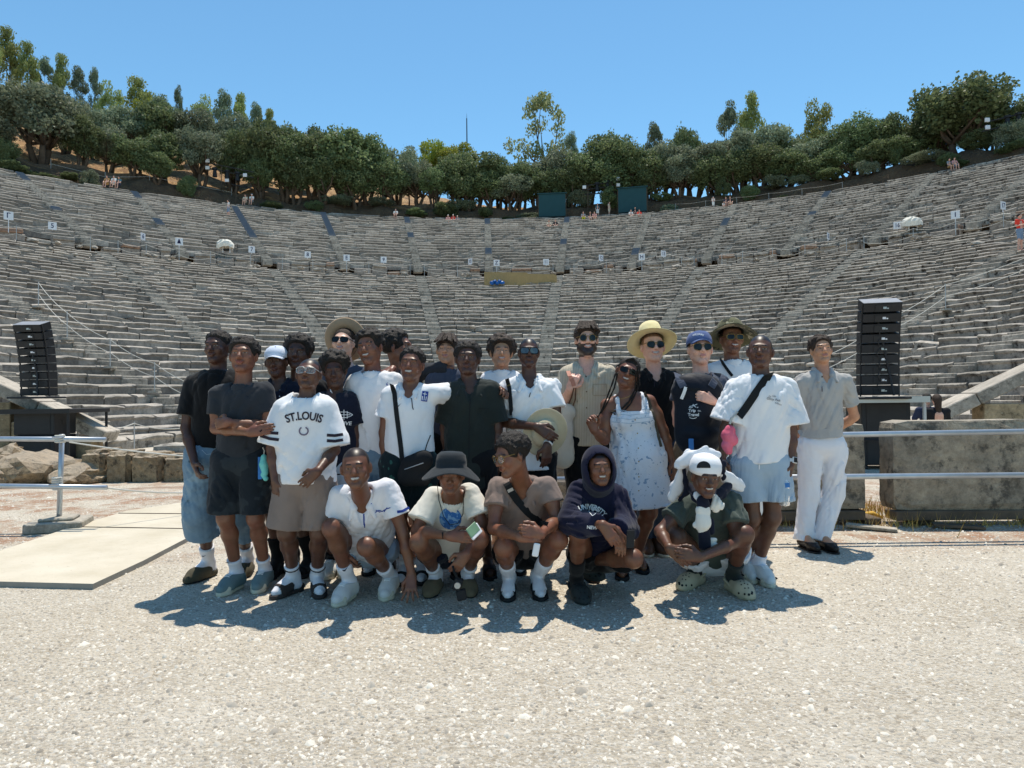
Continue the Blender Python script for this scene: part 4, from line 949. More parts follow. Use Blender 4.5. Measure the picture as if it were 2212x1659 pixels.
def hairmat(name, c, c2):
    m, nt, bs = newmat(name); co = N(nt, 'TexCoord').outputs['Object']; b = mixc(nt, ramp(nt, noise(nt, 70, 4, .7, co), .35, .65), rgb(c), rgb(c2)); nt.links.new(b, bs.inputs['Base Color']); bs.inputs['Roughness'].default_value = .65; bs.inputs['Specular IOR Level'].default_value = .3
    v = N(nt, 'TexVoronoi', i_Scale=170.0); nt.links.new(co, v.inputs['Vector']); bump(nt, bs, v.outputs[0], .55, .008); return m
M_hblk = hairmat('black_curly_hair', '16120f', '2a231e'); M_hbrn = hairmat('dark_brown_hair', '231a14', '43342a'); M_hstr = hairmat('brown_hair', '2c211a', '4d3c30')
M_lens = simple('dark_lens', rgb('0b0b0c'), .15, var=0, spec=.35); M_gold = simple('gold_wire', rgb('94794a'), .35, .8, var=0); M_frame = simple('black_frame', rgb('121213'), .35, var=0)
M_lensb = simple('blue_grey_lens', rgb('32404e'), .1, var=0, spec=.8); M_lens2 = M_lens
# ================================================================ people
UP = Vector((0, 0, 1))
def nrm(v): v = Vector(v); return v/v.length if v.length > 1e-9 else v
SKIN = {'d1': '50362a', 'd2': '5e4030', 'd3': '6f4b38', 'b1': '7a523d', 'b2': '8f6248', 'm1': 'b98b6c', 'l1': 'd8a890', 'l2': 'dfb29a'}
def hand(Fi, w, d, nrmal, side, curl=.5, s=1.0, spread=.12, th=.5):
    """palm, four unequal bent fingers and a thumb. d: wrist->fingers, nrmal: back of the hand, side: +1/-1 thumb side along d x n"""
    d = nrm(d); n = nrm(Vector(nrmal)-d*d.dot(Vector(nrmal))); t = d.cross(n)*side; w = Vector(w)
    Fi.cone(w, w+d*.03*s, .024*s, .027*s, .02, (tuple(n), 1.5))
    for k, (o, L) in enumerate(((.026, .078), (.009, .083), (-.009, .077), (-.026, .064))):
        kn = w+d*(.085-.004*abs(k-1))*s+t*o*s; Fi.cone(w+d*.015*s+t*o*.6*s, kn, .015*s, .0125*s, .012, (tuple(n), 1.15))
        dd = nrm(d+t*o*spread*14); p = kn; a = 0
        for j, (f, r) in enumerate(((.45, .0100), (.31, .0088), (.24, .0076))):
            a += curl*(.75, 1.0, .6)[j]*(1+.08*k); q = p+(dd*math.cos(a)-n*math.sin(a))*L*f*s; Fi.cone(p, q, r*s, (r-.0012)*s, .005); p = q
    b = w+d*.022*s+t*.022*s; m_ = b+(d*.55+t*.62-n*(.25+.3*th)).normalized()*.042*s; e = m_+(d*.85+t*.1-n*(.3+.3*th)).normalized()*.032*s; z = e+(d*.9-t*.15-n*.4*th).normalized()*.024*s
    Fi.chain([b, m_, e, z], [.0165*s, .0125*s, .0105*s, .0085*s], .008)
def foot_prims(Fi, heel, toe, ank, infl=0.0, k=.02):
    f = nrm(toe-heel); L = (toe-heel).length
    Fi.cone(heel+f*.035+UP*(.035), ank, .032+infl, .036+infl, k); Fi.cone(ank, heel+f*L*.55+UP*.05, .036+infl, .030+infl, k)
    Fi.cone(heel+f*.03+UP*.032, heel+f*L*.66+UP*.028, .030+infl, .034+infl, k); Fi.cone(heel+f*L*.55+UP*.045, heel+f*L*.72+UP*.026, .028+infl, .030+infl, k); Fi.cone(heel+f*L*.70+UP*.026, heel+f*(L-.022)+UP*.018, .034+infl, .020+infl, k)
def face_color(local, base, P):
    """local: head coordinates at unit size. Returns colours for skin, lips, brows, eyes, cropped hair"""
    x, y, z = local[:, 0], local[:, 1], local[:, 2]; C = np.tile(A_(base), (len(x), 1)); ax = np.abs(x)
    front = y < -.045
    def put(mask, col, a=1.): C[mask] = C[mask]*(1-a)+A_(col)*a
    hc = A_(rgb(P.get('hairc', '15110f')))
    if P.get('buzz', True) and P.get('hair') != 'none':
        hl = .052+.10*np.clip(ax-.055, 0, .03)*-1
        zb = np.where(y < -.02, .060-.35*np.maximum(0, ax-.045), np.where(y < .015, .012-(.02)*(y > 0), -.045))
        w_ = np.clip((z-zb)/.010, 0, 1); C[:] = C*(1-w_[:, None]*.93)+hc*(w_[:, None]*.93)
    warm = (front & (ax < .05) & (z < -.01) & (z > -.045) & (ax > .022)); put(warm, A_(base)*A_([1.12, .96, .95]), .5)
    br = front & (ax > .014) & (ax < .046) & (np.abs(z-(.0265-.12*np.maximum(0, ax-.034))) < .0042); put(br, hc, .95)
    sq = P.get('eye', .0036)
    if sq > 0:
        ex = (ax-.031)/.0150; ez = (z-.0045)/(sq+.0022); eye = front & (ex**2+ez**2 < 1); put(eye, A_(base)*.6, .6)
        ez2 = (z-.004)/sq; wh = front & (ex**2*1.35+ez2**2 < 1); put(wh, (.30, .27, .25), .75); ir = wh & (np.abs(ax-.031) < .0062); put(ir, (.02, .014, .01), 1.)  # eye whites and lids painted dim for a shadowed look
    else:
        put(front & (np.abs(ax-.031) < .014) & (np.abs(z-.000-.25*(ax-.031)**2*60) < .0026), A_(base)*.25, 1)
    lw = .021+.007*P.get('smile', 0); up_ = P.get('smile', 0)*.9*(x/.024)**2*.006
    lips = front & ((x/lw)**2+((z+.0545-up_)/.0105)**2 < 1); b_ = A_(base); lipc = b_*A_([1.15, .78, .78]) if b_[0] < .25 else A_([.42, .17, .15]); put(lips, lipc, .9)
    put(front & (ax < lw*.9) & (np.abs(z+.0545-up_) < .0016), b_*.2, .9)
    if P.get('teeth', 0): put(front & ((x/(lw*.82))**2+((z+.0535-up_)/(.0030+.0020*P['teeth']))**2 < 1), (.50, .47, .42), .95)
    if P.get('teeth', 0) > 1: put(front & ((x/(lw*.62))**2+((z+.0605-up_*.6)/.0035)**2 < 1), (.06, .02, .02), .9)
    if P.get('beard'):
        bd = (y < .022) & (z < -.026) & (z > -.125) & ~(front & ((x/.026)**2+((z+.054)/.0125)**2 < 1)) & ((ax > .024) | (z < -.034)); bd2 = bd & ((z < -.036) | (ax > .05)); put(bd2, hc, .95)
    if P.get('stache'): put(front & (ax < .026) & (np.abs(z+.0405+.12*ax) < .0042), hc, .6)
    return C
def person(P):
    """builds one person from joints read off the photograph (pixel column, pixel row, depth offset)"""
    Y0 = P['Y']; sc = P.get('s', 1.0); J = {}
    def jt(k, d): v = P.get(k, d); J[k] = at(v[0], v[1], Y0+(v[2] if len(v) > 2 else 0)); return J[k]
    hx, hy = P['head'][:2]; hd = P['head'][2] if len(P['head']) > 2 else 0; hh = P['hh']; S = hh/F*(Y0+hd)/.232     # head scale
    H = at(hx, hy, Y0+hd)
    nx, ny = P['neck'][:2]; NB = at(nx, ny, Y0+(P['neck'][2] if len(P['neck']) > 2 else 0))
    sl, sr = jt('sl', None), jt('sr', None)
    pel = P['pel']; PE = at(pel[0], pel[1], Y0+(pel[2] if len(pel) > 2 else 0))
    el, er = jt('el', None), jt('er', None); wl, wr = jt('wl', None), jt('wr', None)
    kl, kr = jt('kl', None), jt('kr', None)
    root = empty('person', (NB.x, Y0, 0)); O = Vector((NB.x, Y0, 0)); tag(root, P['label'], 'person', P.get('group'))
    # torso frame
    upv = nrm(NB-PE); sd = nrm(sr-sl); sd = nrm(sd-upv*sd.dot(upv)); dv = upv.cross(sd); dv = -dv if dv.y < 0 else dv     # dv points to the back
    B = P.get('build', 1.0)*sc; skin = rgb(SKIN[P['skin']])
    hipw = .085*sc; pside = nrm(Vector((sd.x, sd.y, 0))) if not P.get('pside') else nrm(P['pside'])
    hl, hr = PE-pside*hipw, PE+pside*hipw
    # feet
    FT = {}
    for k, f in (('l', P['fl']), ('r', P['fr'])):
        L = P.get('fL', .265)*sc; toe = gnd(f[0], f[1]) if not P.get('z0') else gnd(f[0], f[1]); a = R(f[2]); fw = Vector((math.sin(a), -math.cos(a), 0)); lift = f[3] if len(f) > 3 else 0
        toe = Vector((toe.x, toe.y, .022)); heel = toe-fw*L; heel.z += lift
        FT[k] = (heel, toe, heel+fw*.055+UP*(.085)+Vector((0, 0, 0)))
    al, ar = FT['l'][2], FT['r'][2]
    # ---- body field
    b = Field(); ch = NB-upv*.14*sc; wa = NB-upv*.36*sc; sq = (tuple(dv), 1.45)
    b.cone(sl-UP*.012, sr-UP*.012, .036*B, .036*B, .04); b.cone(ch, wa, .142*B, .118*B, .05, sq); b.cone(wa, PE, .112*B, .122*B, .04, sq); b.cone(PE-pside*.04, PE+pside*.04, .088*B, .088*B, .03)
    for s_, e_, w_ in ((sl, el, wl), (sr, er, wr)):
        b.cone(s_-UP*.008, s_.lerp(e_, .5), .040*B, .042*B, .03); b.cone(s_.lerp(e_, .45), e_, .045*B, .035*B, .03); m_ = e_.lerp(w_, .35); b.cone(e_, m_, .034*B, .036*B, .02); b.cone(m_, w_, .036*B, .024*B, .02)
    for h_, k_, a_ in ((hl, kl, al), (hr, kr, ar)):
        b.cone(h_, k_, .074*B, .054*B, .03); b.cone(k_, k_+Vector((0, -.005, -.01)), .052*B, .050*B, .02); dn = nrm(a_-k_); bk = nrm((h_-k_)+(a_-k_)); cf_ = k_.lerp(a_, .3)+Vector((bk.x, bk.y, 0))*.012
        b.cone(k_, cf_, .049*B, .053*B, .03); b.cone(cf_, a_, .052*B, .032*B, .03)
    for k in 'lr': foot_prims(b, *FT[k])
    # ---- neck and head
    yw, rl, pt = [R(v) for v in P.get('face', (0, 0, 0))]      # yaw (+ looks to picture right), roll (+ top to picture right), pitch (+ looks up)
    Mh = Matrix.Rotation(yw, 3, 'Z') @ Matrix.Rotation(rl, 3, 'Y') @ Matrix.Rotation(-pt, 3, 'X')
    hp = lambda x, y, z: H+Mh @ Vector((x, y, z))*S
    b.cone(NB-upv*.03, hp(0, .022, -.06), .060*B, .050*S, .03); b.cone(NB-upv*.03, sl.lerp(NB, .4)-UP*.01, .046*B, .030*B, .04); b.cone(NB-upv*.03, sr.lerp(NB, .4)-UP*.01, .046*B, .030*B, .04)
    Mn = np.array(Mh); hf = Field(); wid = P.get('fw', 1.0)
    hf.ell(hp(0, .020, .032), A_([.074*wid, .094, .082])*S, Mn, .01); hf.ell(hp(0, -.020, -.018), A_([.061*wid, .066, .080])*S, Mn, .035*S)
    for s_ in (-1, 1):
        hf.cone(hp(s_*.049*wid, .004, -.050), hp(s_*.014, -.066, -.094), .019*S, .018*S, .03*S); hf.ell(hp(s_*.037*wid, -.056, -.024), A_([.024, .022, .024])*S, Mn, .02*S)
        if not P.get('noears'): hf.ell(hp(s_*.077*wid, .010, -.004), A_([.011, .020, .031])*S, np.array(Mh @ Matrix.Rotation(s_*R(24), 3, 'Z')), .010*S)
    hf.cone(hp(-.030, -.078, .021), hp(.030, -.078, .021), .0125*S, .0125*S, .018*S)
    for s_ in (-1, 1): hf.ell(hp(s_*.031, -.097, .005), A_([.017, .013, .010])*S, Mn, .014*S, True)
    for s_ in (-1, 1): hf.ell(hp(s_*.031, -.070, .004), A_([.0145, .013, .0125])*S, Mn, .004*S)
    hf.cone(hp(0, -.082, .014), hp(0, -.103, -.022), .0085*S, .0125*S, .010*S)
    for s_ in (-1, 1): hf.cone(hp(s_*.012, -.091, -.027), hp(s_*.012, -.088, -.027), .0095*S, .0095*S, .008*S)
    hf.cone(hp(-.017, -.081, -.050), hp(.017, -.081, -.050), .0085*S, .0085*S, .008*S); hf.cone(hp(-.010, -.087, -.0505), hp(.010, -.087, -.0505), .0068*S, .0068*S, .008*S); hf.cone(hp(-.010, -.086, -.0605), hp(.010, -.086, -.0605), .0078*S, .0078*S, .006*S)
    hf.ell(hp(0, -.073, -.090), A_([.021, .018, .017])*S, Mn, .012*S)
    if P.get('beard'): hf.cone(hp(-.045, -.012, -.066), hp(0, -.070, -.104), .026*S, .028*S, .02*S); hf.cone(hp(.045, -.012, -.066), hp(0, -.070, -.104), .026*S, .028*S, .02*S)
    hf.cone(hp(0, .022, -.055), NB-upv*.02, .050*S, .058*B, .03)
    lo, hi = A_(hp(0, 0, 0))-.175*S, A_(hp(0, 0, 0))+.16*S
    hv, hq = hf.mesh(.0046, lo, hi)
    parts = []; cols = []
    loc = (hv-A_(H))@Mn/S; cols.append(face_color(loc, skin, P)); parts.append((hv, hq))
    # ---- hands
    hands = []
    for k, w_, e_ in (('l', wl, el), ('r', wr, er)):
        hs = P.get('hand'+k, {})
        if hs is None: continue
        d = Vector(hs['d']) if 'd' in hs else nrm(w_-e_); n_ = Vector(hs.get('n', (-1 if k == 'l' else 1, -.35, 0)))
        hF = Field(); hF.cone(w_-nrm(w_-e_)*.06, w_, .027*B, .0235*B, .01)
        sd_ = 1 if d.cross(n_).dot(Vector(hs.get('thumb', (0, -1, 0)))) >= 0 else -1
        hand(hF, w_, d, n_, sd_, hs.get('curl', .35), .98*sc*hs.get('s', 1), hs.get('spread', .08), hs.get('th', .4)); hands.append(hF.mesh(.0042))
    bv, bq = b.mesh(.0105)
    parts.append((bv, bq)); cols.append(np.tile(A_(skin), (len(bv), 1)))
    for v, q in hands:
        if len(v): parts.append((v, q)); cols.append(np.tile(A_(skin)*1.03, (len(v), 1)))
    # join into one continuous body mesh
    V, Q = merge(parts); Cc = np.concatenate(cols)
    body = mesh('body', V-A_(O), Q, M_skin, root, True, Cc)
    ctx = dict(root=root, O=O, H=H, Mh=Mh, S=S, hp=hp, NB=NB, sl=sl, sr=sr, el=el, er=er, wl=wl, wr=wr, PE=PE, hl=hl, hr=hr, kl=kl, kr=kr, al=al, ar=ar, FT=FT, upv=upv, dv=dv, sd=sd, B=B, sc=sc, P=P, pside=pside, objs=[body], Mn=Mn)
    def add(name, Fi, h, mat, smooth=True, parent=None):
        v, q = Fi.mesh(h)
        if len(v) == 0: return None
        o = mesh(name, v-A_(O), q, mat, parent or root, smooth); ctx['objs'].append(o); return o
    ctx['add'] = add
    seed = int(hx)
    # ---- trousers / shorts
    if P.get('legs'):
        g = P['legs']; lf = g.get('loose', .02); c = Field(); to = g.get('to', 1)
        if 'hy' in g:
            zt = at(pel[0], g['hy'], Y0).z; to = (hl.z-zt)/(hl.z-kl.z)
            if to > 1: to = 1+(kl.z-zt)/(kl.z-al.z)
        c.cone(PE-pside*.045, PE+pside*.045, .104*B+lf*.35, .104*B+lf*.35, .03); c.cone(PE+upv*.10*sc, PE, .120*B+lf*.1, .132*B+lf*.25, .03, sq)
        legf = []
        for s_, h_, k_, a_ in ((-1, hl, kl, al), (1, hr, kr, ar)):
            q = Field(); o1 = pside*s_*lf*.35; fl = g.get('flare', 1.0)
            if to <= 1: e_ = h_.lerp(k_, to); dn = nrm(k_-h_); q.cone(h_+o1*.4, e_+dn*.03+o1, .080*B+lf*.8, (.080+(.056-.080)*to)*B+lf*.9*fl, .02)
            else: e_ = k_.lerp(a_, to-1); dn = nrm(a_-k_); q.cone(h_+o1*.4, k_+o1, .080*B+lf*.8, .056*B+lf*.9, .02); q.cone(k_+o1, e_+dn*.03+o1*.6, .056*B+lf*.9, (.056-.018*(to-1))*B+lf*fl, .03)
            q.fn(folds(seed+5+s_, g.get('amp', .0095), PE, g.get('dir', (0.35*s_, 0, 1)), g.get('freq', 50))); q.cut(e_, tuple(dn)); c.sub(q, .022)
        wt = PE+upv*.13*sc; c.cut(wt, upv)
        ctx['legsobj'] = add(g.get('name', 'shorts'), c, .0085, g['m'])
    # ---- top
    if P.get('top'):
        g = P['top']; lf = g.get('loose', .02); c = Field(); tb = B*g.get('tb', 1.0)
        st = P['top'].get('drop', .0)
        c.cone(sl-UP*(st+.008)+sd*.02, sr-UP*(st+.008)-sd*.02, .046*B+lf*.25, .046*B+lf*.25, .03); c.cone(NB-upv*.035, (sl+NB)/2-UP*.01, .056*B, .050*B+lf*.15, .04); c.cone(NB-upv*.035, (sr+NB)/2-UP*.01, .056*B, .050*B+lf*.15, .04)
        c.cone(ch, wa, .146*tb+lf*.8, .130*tb+lf*.85, .04, (tuple(dv), 1.42)); hem = g.get('hem', .60)*sc if 'hemy' not in g else (NB.z-at(nx, g['hemy'], Y0).z)/upv.z; hb = NB-upv*hem
        if P.get('crouch'): c.cone(wa, wa.lerp(PE, .55), .130*tb+lf, .132*tb+lf, .05, (tuple(dv), 1.35))
        else: c.cone(wa, hb-upv*.04, .130*tb+lf*.85, .136*tb+lf*1.15, .04, (tuple(dv), 1.42))
        sv = g.get('sleeve', .62); c.fn(folds(seed, g.get('amp', .0085), NB, g.get('dir', upv+sd*.45), g.get('freq', 44)))
        for s_, e_, w_, sg in ((sl, el, wl, -1), (sr, er, wr, 1)):
            q = Field(); s0 = s_-UP*.006
            if sv <= 1: q_ = s_.lerp(e_, sv); dn = nrm(e_-s_); q.cone(s0, q_+dn*.03, .053*B+lf*.35, .043*B+lf*g.get('cuff', 1.15), .03)
            else: q_ = e_.lerp(w_, sv-1); dn = nrm(w_-e_); q.cone(s0, e_, .053*B+lf*.35, .042*B+lf*.9, .035); q.cone(e_, q_+dn*.03, .042*B+lf*.9, .030*B+lf*.7, .03)
            q.fn(folds(seed+3+sg, g.get('amp', .0085), NB, nrm(dn+sd*.5), g.get('freq', 44)*1.15)); q.cut(q_, tuple(dn)); c.sub(q, .018 if P.get('crouch') else .028)
        nw = g.get('neckr', .070)*B
        c.cone(NB-upv*.03-dv*.01, NB+upv*.2, nw, nw*1.25, .008, None, True)
        if g.get('vee'): c.cone(NB-dv*.10-upv*.02, NB-dv*.12-upv*g['vee'], .038, .006, .01, None, True)
        if not P.get('crouch'): c.cut(hb, tuple(-upv+sd*g.get('slant', 0)))
        ctx['topobj'] = add(g.get('name', 'tshirt'), c, .0085, g['m'])
        if g.get('rib'):
            r_ = Field(); r_.cone(NB-upv*.028-dv*.012, NB-upv*.020-dv*.012, nw+.010, nw+.006, .0); r_.cone(NB-upv*.06, NB+upv*.06, nw-.001, nw-.001, .0, None, True); add('neckband', r_, .006, g.get('ribm', g['m']), parent=None)
        if g.get('collar'):
            r_ = Field(); cm = g.get('collarm', g['m'])
            for s_ in (-1, 1):
                a0 = NB+upv*.035+dv*.045+sd*s_*.02; a1 = NB+upv*.028+sd*s_*.068*B; a2 = NB-upv*(.02)-dv*.065*B+sd*s_*.050*B; a3 = NB-upv*(.075 if g['collar'] > 1 else .055)-dv*.108*B+sd*s_*(.078 if g['collar'] > 1 else .052)*B
                r_.chain([a0, a1, a2, a3], [.014, .019, .022, .010], .012)
            add('collar', r_, .006, cm)
    if P.get('extra'): P['extra'](ctx)
    return ctx
# ---------------------------------------------------------------- projecting onto clothing
def bvh(objs):
    V = []; Pn = []
    for o in objs:
        n = len(V); M4 = Matrix.Translation(o.parent.location) if o.parent else Matrix.Translation(o.location); V += [M4 @ v.co for v in o.data.vertices]; Pn += [tuple(i+n for i in p.vertices) for p in o.data.polygons]
    return BVHTree.FromPolygons(V, Pn)
def shoot(tree, px, py, off=.004, dflt=None):
    d = ray(px, py).normalized(); o = Vector((0, 0, CH)); h = tree.ray_cast(o, d)
    if h[0] is None: return (o+d*(dflt/d.y)) if dflt else None
    return h[0]-d*off
def decal(ctx, name, polys, cx_, cy_, mat, sx=1, sy=1, rot=0, arc=0, objs=None, off=.005, parent=None, th=.0015):
    """flat marks (letters, emblems) laid on the cloth: polygon points in pixels round a centre"""
    tree = bvh(objs or [ctx['topobj']]); v, f = polys; V = []; O = ctx['O']; c, s = math.cos(R(rot)), math.sin(R(rot))
    bm = bmesh.new(); vs = [bm.verts.new((p[0]*sx, p[1]*sy, 0)) for p in v]
    for q in f:
        try: bm.faces.new([vs[i] for i in q])
        except Exception: pass
    bmesh.ops.triangulate(bm, faces=bm.faces[:])
    for _ in range(2):
        le = [e for e in bm.edges if e.calc_length() > 2.6]
        if le: bmesh.ops.subdivide_edges(bm, edges=le, cuts=1); bmesh.ops.triangulate(bm, faces=bm.faces[:])
    dfl = ctx['P']['Y']-.12; last = None
    for w in bm.verts:
        x, y = w.co.x, w.co.y
        if arc: a = x/arc; r_ = arc+y; x, y = r_*math.sin(a), r_*math.cos(a)-arc
        X = cx_+x*c-y*s; Yp_ = cy_-(x*s+y*c); p = shoot(tree, X, Yp_, off) or last
        if p is None: p = at(X, Yp_, dfl)
        last = p; w.co = p-O
    v = [tuple(w.co) for w in bm.verts]; bm.verts.index_update(); f = [tuple(w.index for w in q.verts) for q in bm.faces]; bm.free()
    if not f: return None
    return mesh(name, v, f, mat, parent or ctx.get('topobj') or ctx['root'])
def ribbon(ctx, name, pts, w, mat, objs=None, off=.007, th=.004, parent=None, n=None, ends=None):
    """a strap following pixels over the body"""
    tree = bvh(objs or [o for o in ctx['objs']]); P3 = []; last = ctx['P']['Y']-.15
    den = []
    for (x0, y0), (x1, y1) in zip(pts[:-1], pts[1:]):
        m_ = max(1, int(math.hypot(x1-x0, y1-y0)/5)); den += [(x0+(x1-x0)*i/m_, y0+(y1-y0)*i/m_) for i in range(m_)]
    den.append(pts[-1])
    for x, y in den:
        p = shoot(tree, x, y, off, last); last = p.y; P3.append(p)
    ys = [p.y for p in P3]
    for _ in range(2): ys = [ys[0]]+[min(ys[i], (ys[i-1]+ys[i]+ys[i+1])/3) for i in range(1, len(ys)-1)]+[ys[-1]]
    P3 = [at(x, y, yy) for (x, y), yy in zip(den, ys)]
    mb = []; k = len(P3); O = ctx['O']; nrmv = Vector((0, -1, 0.1))
    for i, p in enumerate(P3):
        t = nrm(P3[min(i+1, k-1)]-P3[max(i-1, 0)]); s_ = nrm(t.cross(nrmv)); mb += [p-s_*w/2-O, p+s_*w/2-O, p+s_*w/2-O+Vector((0, th, 0)), p-s_*w/2-O+Vector((0, th, 0))]
    Fc = [(0, 1, 2, 3), tuple((k-1)*4+j for j in (3, 2, 1, 0))]+[(i*4+j, i*4+(j+1) % 4, i*4+4+(j+1) % 4, i*4+4+j) for i in range(k-1) for j in range(4)]
    return mesh(name, mb, Fc, mat, parent or ctx['root'])
def top_thing(ctx, o_, name, label, cat, group=None):
    """turn a child of the person into a thing of its own (held, worn over the shoulder)"""
    o_.parent = None; o_.location = Vector(o_.location)+ctx['O']; o_.name = name; tag(o_, label, cat, group); return o_
# ---------------------------------------------------------------- hair, hats, glasses
def hair(ctx, kind, vol=.02, m=None, seed=0, front=.055, h=.0065):
    hp, S, Mn, P = ctx['hp'], ctx['S'], ctx['Mn'], ctx['P']; f = Field(); g = np.random.default_rng(seed+3); m = m or M_hblk
    if kind in ('afro', 'curly'):
        f.ell(hp(0, .024, .044), A_([.078+vol, .094+vol*.8, .074+vol])*S, Mn, .01)
        n = 230 if kind == 'afro' else 210
        for i in range(n):
            d = g.normal(0, 1, 3); d /= np.linalg.norm(d)
            if d[2] < -.35 or (d[1] < -.45 and d[2] < .25): continue
            r = (.0075+.004*g.random())*(1.35 if kind == 'curly' else 1); e = A_([.078+vol, .094+vol*.8, .074+vol])*(.95+.05*g.random()); c = hp(*(A_([0, .024, .044])+d*e)); f.ell(c, A_([r]*3)*S, None, .006)
        # clear the face, ears and nape
        f.cone(hp(0, -.125, -.004), hp(0, -.09, -.06), .070*S, .080*S, .012*S, None, True)
        f.cone(hp(-.052, -.098, front-.036), hp(.052, -.098, front-.036), .048*S, .048*S, .01*S, None, True)
        for s_ in (-1, 1): f.ell(hp(s_*.095, -.01, -.02), A_([.025, .034, .038])*S, Mn, .01*S, True)
        f.cone(hp(0, .03, -.105), hp(0, .03, -.10), .085*S, .085*S, .01*S, None, True)
    else:   # straight / wavy fringe
        f.ell(hp(0, .024, .042), A_([.079+vol*.6, .097+vol*.5, .074+vol])*S, Mn, .01)
        for i in range(90):
            t = g.random()*2-1; y0 = -.05+.12*g.random(); a = hp(t*.05, y0, .112+vol*.7); b_ = hp(t*(.078+vol*.5), y0-.055-.03*(y0 < 0)*(kind == 'fringe'), (.055 if kind == 'fringe' and abs(t) < .7 else .075)-.03*abs(t)); f.cone(a, b_, .010*S, .006*S, .004)
        f.cone(hp(0, -.125, -.014), hp(0, -.09, -.07), .074*S, .080*S, .008*S, None, True)
        if kind != 'fringe': f.cone(hp(-.05, -.100, .024), hp(.05, -.100, .024), .042*S, .042*S, .006*S, None, True)
        for s_ in (-1, 1): f.ell(hp(s_*.095, -.01, -.02), A_([.025, .034, .038])*S, Mn, .01*S, True)
        f.cone(hp(0, .03, -.105), hp(0, .03, -.10), .085*S, .085*S, .01*S, None, True)
    return ctx['add']('hair', f, h, m)
def hatmesh(ctx, name, prof, m, sx=.86, sy=1.02, tilt=0, wav=.0, lift=(0, .02, .045), n=40, roll=0, droop=0.0):
    """prof: list of (radius, z) from brim edge up over the crown, at head scale"""
    hp, S, Mh = ctx['hp'], ctx['S'], ctx['Mh']; V = []; Mt = Matrix.Rotation(R(tilt), 3, 'X') @ Matrix.Rotation(R(roll), 3, 'Y'); rs = random.Random(int(ctx['H'].x*1000)); p1, p2 = rs.random()*6, rs.random()*6
    rmax = max(r for r, z in prof)
    for (r, z) in prof:
        for k in range(n):
            t = 2*math.pi*k/n; w_ = max(0, (r-.095)/(rmax-.095+1e-6)) if rmax > .11 else 0
            zz = z+w_*(wav*(math.sin(2*t+p1)+.6*math.sin(3*t+p2))-droop*abs(math.cos(t))**2); k_ = 1-(1-sx)*(1-w_*.5)
            q = Mt @ Vector((r*k_*math.cos(t), r*sy*math.sin(t), zz)); V.append(hp(q.x+lift[0], q.y+lift[1], q.z+lift[2])-ctx['O'])
    m_ = len(prof); Fc = [(i*n+k, i*n+(k+1) % n, i*n+n+(k+1) % n, i*n+n+k) for i in range(m_-1) for k in range(n)]
    Fc.append(tuple(range((m_-1)*n, m_*n)))
    o = mesh(name, V, Fc, m, ctx['root'], True); md = o.modifiers.new('s', 'SOLIDIFY'); md.thickness = .004; md.offset = 0; ctx['objs'].append(o); return o
def glasses(ctx, kind='square', lens=None, frame=None, z=.004):
    hp, S, Mn = ctx['hp'], ctx['S'], ctx['Mn']; lens = lens or M_lens; frame = frame or M_frame; O = ctx['O']; mb = MB(); ml = MB()
    w, h, e = {'square': (.0275, .0200, 3.2), 'round': (.0240, .0240, 2.), 'aviator': (.0275, .0235, 2.4), 'wide': (.033, .0245, 3.4), 'clear': (.030, .022, 3)}[kind]; n = 18
    for s_ in (-1, 1):
        ring = []; 
        for k in range(n):
            t = 2*math.pi*k/n; c, s = math.cos(t), math.sin(t); x = s_*(.0335)+w*math.copysign(abs(c)**(2/e), c); zz = z+h*math.copysign(abs(s)**(2/e), s)-(.004*(s < 0)*(s_*c < 0) if kind == 'aviator' else 0)
            ring.append((x, -.101+.9*max(0, abs(x)-.02)**1.0*.35, zz))
        v = [hp(*q)-O for q in ring]+[hp(q[0], q[1]+.003, q[2])-O for q in ring]
        ml.add(v, [tuple(range(n-1, -1, -1)), tuple(range(n, 2*n))]+[(k, (k+1) % n, n+(k+1) % n, n+k) for k in range(n)])
        rr = .0018 if kind in ('round', 'aviator') else (.004 if kind == 'wide' else .003)
        mb.tube([hp(*q)-O for q in ring+ring[:2]], rr*S, 5)
        mb.tube([hp(s_*(.0335+w), -.092, z+h*.5)-O, hp(s_*.074, -.04, z+h*.5)-O, hp(s_*.080, .01, z+h*.4)-O], .0025*S, 5)
    mb.tube([hp(-.008, -.103, z+h*.45)-O, hp(0, -.105, z+h*.5)-O, hp(.008, -.103, z+h*.45)-O], .0025*S, 5)
    fr = mb.build('glasses', frame, ctx['root'], True)
    ml.build('lens', lens, fr); return fr
